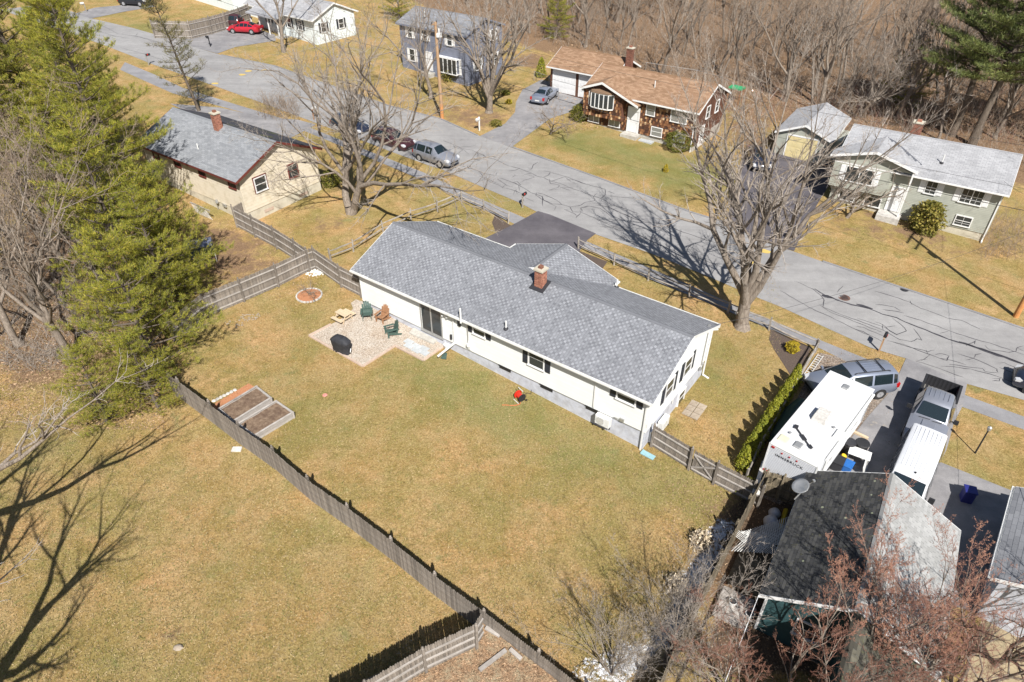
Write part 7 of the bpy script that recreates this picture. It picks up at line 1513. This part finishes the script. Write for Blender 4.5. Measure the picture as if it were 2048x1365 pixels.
brush('brush_pile', pxarea(520, 600, 205, 240), 1.5, 220, 'twig', 8, .012); brush('undergrowth', pxarea(1960, 2048, 440, 520), 1.6, 260, 'twig', 9, .01); brush('undergrowth', pxarea(1395, 1440, 290, 340), .9, 120, 'straw', 10, .01)
brush('undergrowth', pxarea(1440, 1560, 210, 300), 1.2, 240, 'straw', 12, .012)
def leafcloud(name, C, N, size, mat, parent=None, flat_=.35, aspect=1.0, kind=None, seed=0, up=None):
    "C (n,3) positions, random quads"
    r_ = np.random.RandomState(seed); n = len(C); a = r_.normal(size=(n, 3)); 
    if up is not None: a[:, 2] *= flat_
    a /= np.linalg.norm(a, axis=1)[:, None]; b = r_.normal(size=(n, 3)); b -= a * (a * b).sum(1)[:, None]; b /= np.linalg.norm(b, axis=1)[:, None]
    s = size * r_.uniform(.6, 1.3, (n, 1)); a = a * s * aspect; b = b * s
    V = np.stack([C - a, C + b * .5, C + a, C - b * .5], 1).reshape(-1, 3); F_ = np.arange(n * 4).reshape(-1, 4)
    me = fastmesh(name, V, F_, M[mat]); o = bpy.data.objects.new(name, me); link(o, parent)
    if kind: o['kind'] = kind
    return o
def tuftmesh(name, C, D, size, mat, seed=0, blades=7, wd=.13):
    "needle tufts: thin triangles fanning round direction D"
    r_ = np.random.RandomState(seed); n = len(C); C = np.repeat(C, blades, 0); D = np.repeat(D, blades, 0); m = len(C)
    d = D + r_.normal(size=(m, 3)) * .9; d /= np.linalg.norm(d, axis=1)[:, None]; s = np.cross(d, r_.normal(size=(m, 3))); s /= np.linalg.norm(s, axis=1)[:, None]
    L_ = size * r_.uniform(.6, 1.25, (m, 1)); C = C + r_.normal(size=(m, 3)) * size * .25
    V = np.stack([C - s * L_ * wd * .5, C + s * L_ * wd * .5, C + d * L_ + s * L_ * wd * .12, C + d * L_ - s * L_ * wd * .12], 1).reshape(-1, 3)
    return fastmesh(name, V, np.arange(m * 4).reshape(-1, 4), M[mat])
NPT = []
def pine_meshes(nm, seed, H, r0, mat, base=.12, R0=3.4, dens=1.0, size=.30, sparse=1.0, blades=7, topr=.35):
    rr = random.Random(seed); big = []; C, D = [], []; nseg = 10; p = (0, 0, -.1); pts = [p]
    for i in range(nseg): q = (p[0] + rr.gauss(0, .05), p[1] + rr.gauss(0, .05), p[2] + H / nseg); big.append((*p, *q, r0 * (1 - i / nseg * .92) * (1.25 if i == 0 else 1), r0 * (1 - (i + 1) / nseg * .92))); p = q; pts.append(p)
    z = H * base
    while z < H * .985:
        f = (z - H * base) / (H * (1 - base)); Rm = R0 * (topr + (1 - topr) * min(1, f * 4 + .35)) * (1 - f) ** .62; nb = rr.choice((4, 5, 6)); a0 = rr.uniform(0, 6.28)
        for k in range(nb):
            if rr.random() > sparse: continue
            az = a0 + 6.283 * k / nb + rr.uniform(-.35, .35); L_ = Rm * rr.uniform(.55, 1.15) + .3; el = .05 + .55 * f + rr.uniform(-.12, .15); i = min(nseg - 1, int(z / H * nseg)); t0 = (z / H * nseg) - i
            o = [pts[i][j] + (pts[i + 1][j] - pts[i][j]) * t0 for j in range(3)]; d = [math.cos(az) * math.cos(el), math.sin(az) * math.cos(el), math.sin(el)]; n = max(3, int(L_ / .55)); q = o; side = (-math.sin(az), math.cos(az))
            for s in range(n):
                q2 = [q[j] + d[j] * L_ / n for j in range(3)]; big.append((*q, *q2, .045 * (1 - s / n) * (L_ / 3) + .012, .045 * (1 - (s + 1) / n) * (L_ / 3) + .008)); g = (s + 1) / n
                if g > .3:
                    for sd_ in (-1, 1, 0):
                        sl = (L_ * .34 * (1.15 - g) + .25) * rr.uniform(.7, 1.2) if sd_ else .25; dd = [d[0] * .7 + side[0] * sd_ * .8, d[1] * .7 + side[1] * sd_ * .8, d[2] + .22]; e = [q2[j] + dd[j] * sl for j in range(3)]
                        if sd_: big.append((*q2, *e, .014, .007))
                        nt_ = max(2, int(sl / .17 * dens))
                        for m_ in range(nt_):
                            t_ = (m_ + 1) / nt_; C.append([q2[j] + dd[j] * sl * t_ + rr.gauss(0, .05) for j in range(3)]); D.append([dd[0] * .8, dd[1] * .8, dd[2] + .5])
                q = q2; d[2] += .03
        z += rr.uniform(.42, .75) * (1.15 - .45 * f)
    return segmesh(nm + '_trunk', big, M['bark_dark'], 5), tuftmesh(nm + '_needles', np.array(C), np.array(D), size, mat, seed, blades), None
P1 = pine_meshes('white_pine', 3, 16, .33, 'pine', .08, 5.1, 2.5, .17, .82, blades=10); P2 = pine_meshes('young_pine', 8, 9.5, .2, 'pine', .05, 4.1, 2.5, .16, .82, blades=10); P3 = pine_meshes('tall_pine', 12, 17, .36, 'pine_dark', .33, 5.4, 1.5, .27, topr=.6, blades=9)
P4 = pine_meshes('thin_spruce', 15, 12.5, .18, 'pine_thin', .1, 2.4, .8, .26, .62, 5)
for (ms, lb, px, py, s, rz, tl) in (
    (P1, 'tallest yellow-green pine at the top left corner', 118, 330, 1.1, .3, (0, R(-2))), (P1, 'tall yellow-green pine beside the cream house roof', 262, 440, 1.05, 2.0, (0, 0)),
    (P1, 'tall pine behind the tallest one at the left', 60, 400, .95, 5.2, (0, 0)), (P1, 'tall pine overlapping the left end of the cream house', 205, 360, .9, 3.3, (0, 0)), (P1, 'tall pine between the tallest one and the left edge', 10, 330, 1.0, 4.0, (0, 0)), (P2, 'broad yellow-green pine behind the garden fence corner', 285, 610, 1.3, 1.0, (0, 0)),
    (P2, 'low spreading pine over the left end of the long picket fence', 322, 742, 1.0, 3.1, (0, 0)), (P2, 'small pine overhanging the neighbouring lawn left of the long fence', 215, 845, .55, 5.0, (0, 0)), (P2, 'small pine right against the raised beds end of the fence', 318, 815, .5, 2.0, (0, 0)), (P2, 'pine whose boughs reach over the picket fence corner', 352, 642, .92, .7, (0, 0)), (P2, 'pine shading the canopy swing', 366, 572, .95, 2.9, (0, 0)), (P2, 'middle pine in the gap behind the swing', 190, 470, 1.1, 4.2, (0, 0)),
    (P4, 'thin ragged spruce across from the white porch house', 398, 222, 1.0, 0, (R(3), R(-7))),
    (P3, 'tall dark pine at the top right corner, the one nearer the picture edge', 1942, 290, 1.22, 0, (0, R(3))), (P3, 'tall dark pine at the top right corner, left of its neighbour', 1903, 272, 1.12, 2.2, (0, 0)), (P3, 'dark pine cut by the right edge of the picture', 2075, 270, .8, 1.2, (0, 0)),
    (P2, 'bushy dark evergreen at the edge of the woods behind the blue house', 1112, 78, .72, 0, (0, 0)), (P2, 'dark evergreen behind the left end of the blue house', 800, 42, .8, 1, (0, 0)), (P2, 'evergreen between the bare trees left of the tall dark pines', 1800, 215, .8, 2, (0, 0))):
    t = plant_tree(ms, lb, at(px, py), rz, s, tilt=tl, name='pine_tree'); 
    for ch in t.children:
        if ch.name.startswith('crown'): ch.name = 'foliage'
# clipped and round shrubs: stems inside a volume of small leaves
def shrub(label, px, py, rx, h, mat, n, size, shape='ball', group=None, name='shrub', pos=None, cat='shrub', seed=0, rz=0):
    c = pos if pos is not None else at(px, py); t = thing(name, label, cat, c, rz, group); r_ = np.random.RandomState(seed + int(px)); z = r_.rand(n); a = r_.rand(n) * 6.283; e = 1 - .35 * r_.rand(n) ** 2
    if shape == 'cone': rad = rx * np.minimum(1, (z + .02) * 9) * (1 - z) ** .6
    elif shape == 'ball': rad = rx * np.sqrt(np.clip(1 - (2 * z - .9) ** 2 / 1.25, 0, 1))
    else: rad = rx * (.55 + .45 * r_.rand(n)) * np.sqrt(np.clip(1 - (2 * z - .8) ** 2 / 1.5, 0, 1))
    rad = rad * (1 + .13 * np.sin(a * 3 + z * 9) + .1 * np.sin(a * 7 - z * 14)); C = np.stack([np.cos(a) * rad * e, np.sin(a) * rad * e, z * h], 1); o = leafcloud('foliage', C, None, size, mat, t, seed=seed)
    b = MB()
    for k in range(5): q = k * 1.256; b.tube([(0, 0, -.05), (math.cos(q) * rx * .25, math.sin(q) * rx * .25, h * .4), (math.cos(q) * rx * .4, math.sin(q) * rx * .4, h * .7)] if shape != 'cone' else [(math.cos(q) * .05, math.sin(q) * .05, -.05), (0, 0, h * .85)], .02, 4)
    b.obj('stem', M['bark_dark'], t); return t
a0_, a1_ = at(1586, 772), at(1483, 936)
for i in range(11):
    p = a0_ + (a1_ - a0_) * (i / 10); lb = ('end of the arborvitae row nearest the sidewalk', 'second', 'third', 'fourth', 'fifth', 'middle', 'seventh', 'eighth', 'ninth', 'tenth', 'end of the arborvitae row nearest the wooden gate')[i]
    shrub(('yellow-green arborvitae at the ' + lb) if i in (0, 10) else 'yellow-green arborvitae, %s of the row counted from the sidewalk end' % lb, 0, 0, random.uniform(.44, .52), random.uniform(1.7, 2.05), 'arbor', 2000, .055, 'cone', 'arborvitae row beside the mesh fence', 'arborvitae', Vector((p.x, p.y, tz(p.x, p.y))), seed=i)
shrub('round golden shrub in the dark mulch bed by the rail fence corner', 1583, 703, .42, .75, 'shrub_gold', 1500, .05, 'ball')
shrub('large round dark green shrub left of the brown house bay window', 1160, 241, 1.0, 1.7, 'shrub', 3200, .07); shrub('large round shrub at the right front corner of the brown house', 1356, 300, 1.3, 1.9, 'shrub', 4200, .07)
shrub('small golden conical shrub alone on the lawn below the brown house', 1331, 344, .3, .75, 'shrub_gold', 700, .05, 'cone'); shrub('upright golden evergreen beside the brown garage', 1082, 155, .75, 2.4, 'arbor', 2200, .07, 'cone')
shrub('low leafy shrub in the mulch near the white mailbox', 992, 252, .6, .6, 'rhodo', 500, .1); shrub('low green shrub by the curve of the brown house driveway', 1012, 190, .5, .5, 'shrub', 400, .09); shrub('small yellowish shrub beside the low green one', 1018, 208, .35, .5, 'shrub_gold', 300, .08)
shrub('wide leafy rhododendron at the front of the blue house', 905, 160, 1.5, 1.7, 'rhodo', 1600, .12, 'loose'); shrub('large open rhododendron in front of the sage house door', 1846, 462, 1.45, 2.6, 'rhodo', 2600, .13, 'loose'); shrub('dark bush at the right corner of the cream house', 664, 372, .8, 1.4, 'shrub', 1100, .09)
shrub('pale dried flower bush at the edge of the snow', 1400, 1090, .6, .8, 'leaf_pale', 420, .08, 'loose'); shrub('lower pale dried flower bush near the thicket', 1352, 1178, .6, .7, 'leaf_pale', 360, .08, 'loose'); shrub('dark evergreen bush in the deep shade left of the old fence', 1492, 985, .6, 1.0, 'shrub', 500, .07, 'loose')
for i, (px, py, s, rz, lb) in enumerate(((1650, 1400, .95, 0, 'budding tree in front of the mossy roof, the middle one of three'), (1470, 1420, .62, 2, 'small budding tree left of the mossy roof house'), (1990, 1330, .95, 4, 'budding tree in front of the grey roof at the right edge'), (1800, 1450, .9, 1, 'budding tree whose twigs cover the lower roof wing'), (1560, 1450, .85, 5, 'budding tree in front of the teal gable wall'), (1900, 1400, 1.0, 3, 'budding tree between the pale roof slope and the grey roof'))):
    plant_tree(Gb, lb, at(px, py), rz, s, 'budding red-twigged trees in the lower right corner', name='budding_tree')
plant_tree(Sb, 'tall many-stemmed bare shrub at the edge of the lawn beside the snow', at(1330, 1325), 0, 1.15); plant_tree(Sb, 'many-stemmed bare shrub in the snow nearest the bottom edge', at(1225, 1350), 2, .85)
# fallen leaves and grass blades near the camera
def scatter(name, n, px, py, size, mat, seed, z=.012, fl=.25, keep=None):
    r_ = np.random.RandomState(seed); U1, V1 = r_.uniform(px[0], px[1], n), r_.uniform(py[0], py[1], n); a, b = (U1 - 1024) / FPX, (V1 - 682.5) / FPX; dx, dy, dz = a, _cp - b * _sp, -_sp - b * _cp; t = CAMH / (NX * dx + NY * dy - dz); x, y = dx * t, dy * t
    C = np.stack([x, y, NX * x + NY * y + z], 1); C = C[pip(x, y, keep)] if keep else C; o = leafcloud(name, C, None, size, mat, kind='stuff', seed=seed, up=1, flat_=fl); return o
scatter('fallen_leaves', 4500, (760, 1120), (1290, 1390), .045, 'leaf_dry', 1, z=.74, keep=P((968, 1268), (1115, 1365), (1220, 1440), (590, 1460), (680, 1420), (760, 1375), (850, 1335), (940, 1287))); b = MB(); b.lathe([(.14, -.05), (.22, .04), (.16, .12), (.05, .15)], 7); o = b.obj('rock', M['paver']); o.location = at(357, 1297); o.scale = (1, .7, 1); tag(o, 'lone pale rock in the bare patch of the near lawn', 'rock'); b = MB(); b.bx(-.25, .25, -.16, .16, 0, .08); o = b.obj('flat_stone', M['stone']); o.location = at(474, 900); tag(o, 'flat pale stone at the foot of the long fence', 'stone'); scatter('fallen_leaves', 14000, (-60, 330), (480, 860), .07, 'leaf_dry', 2); scatter('fallen_leaves', 9000, (1100, 2100), (60, 260), .16, 'leaf_dry', 3)
scatter('fallen_leaves', 3500, (1600, 1800), (700, 940), .05, 'leaf_dry', 4); scatter('fallen_leaves', 5000, (1330, 1620), (960, 1400), .05, 'leaf_dry', 5); scatter('fallen_leaves', 1500, (330, 640), (430, 600), .06, 'leaf_dry', 6); scatter('fallen_leaves', 700, (360, 1300), (900, 1300), .035, 'leaf_dry', 7)
def blades(seed, n, px, py, mat, h=.07):
    r_ = np.random.RandomState(seed); U1, V1 = r_.uniform(px[0], px[1], n), r_.uniform(py[0], py[1], n); a, b = (U1 - 1024) / FPX, (V1 - 682.5) / FPX; dx, dy, dz = a, _cp - b * _sp, -_sp - b * _cp; t = CAMH / (NX * dx + NY * dy - dz); x, y = dx * t, dy * t
    C = np.stack([x, y, NX * x + NY * y], 1); ok = np.ones(n, bool)
    for poly in NOGRASS: ok &= ~pip(x, y, poly)
    C = C[ok]; D = np.tile([[0, .0, .55]], (len(C), 1)); me = tuftmesh('grass', C, D, h, mat, seed, 3, .28); o = bpy.data.objects.new('grass', me); link(o); o['kind'] = 'stuff'
q4 = [rl(-.2, -.1, 2), rl(21.8, -.1, 2), rl(21.8, 12, 2), rl(-.2, 12, 2)]
NOGRASS = [q4, P(*PAT), P((507, 768), (548, 795), (590, 825), (508, 875), (430, 820)), P((975, 1262), (1160, 1400), (640, 1420)), P((1380, 1235), (1530, 940), (1620, 960), (1560, 1400), (1250, 1400))]
blades(1, 70000, (-40, 1560), (560, 1400), 'straw', .085); blades(2, 26000, (-40, 1560), (560, 1400), 'grass_green', .08)
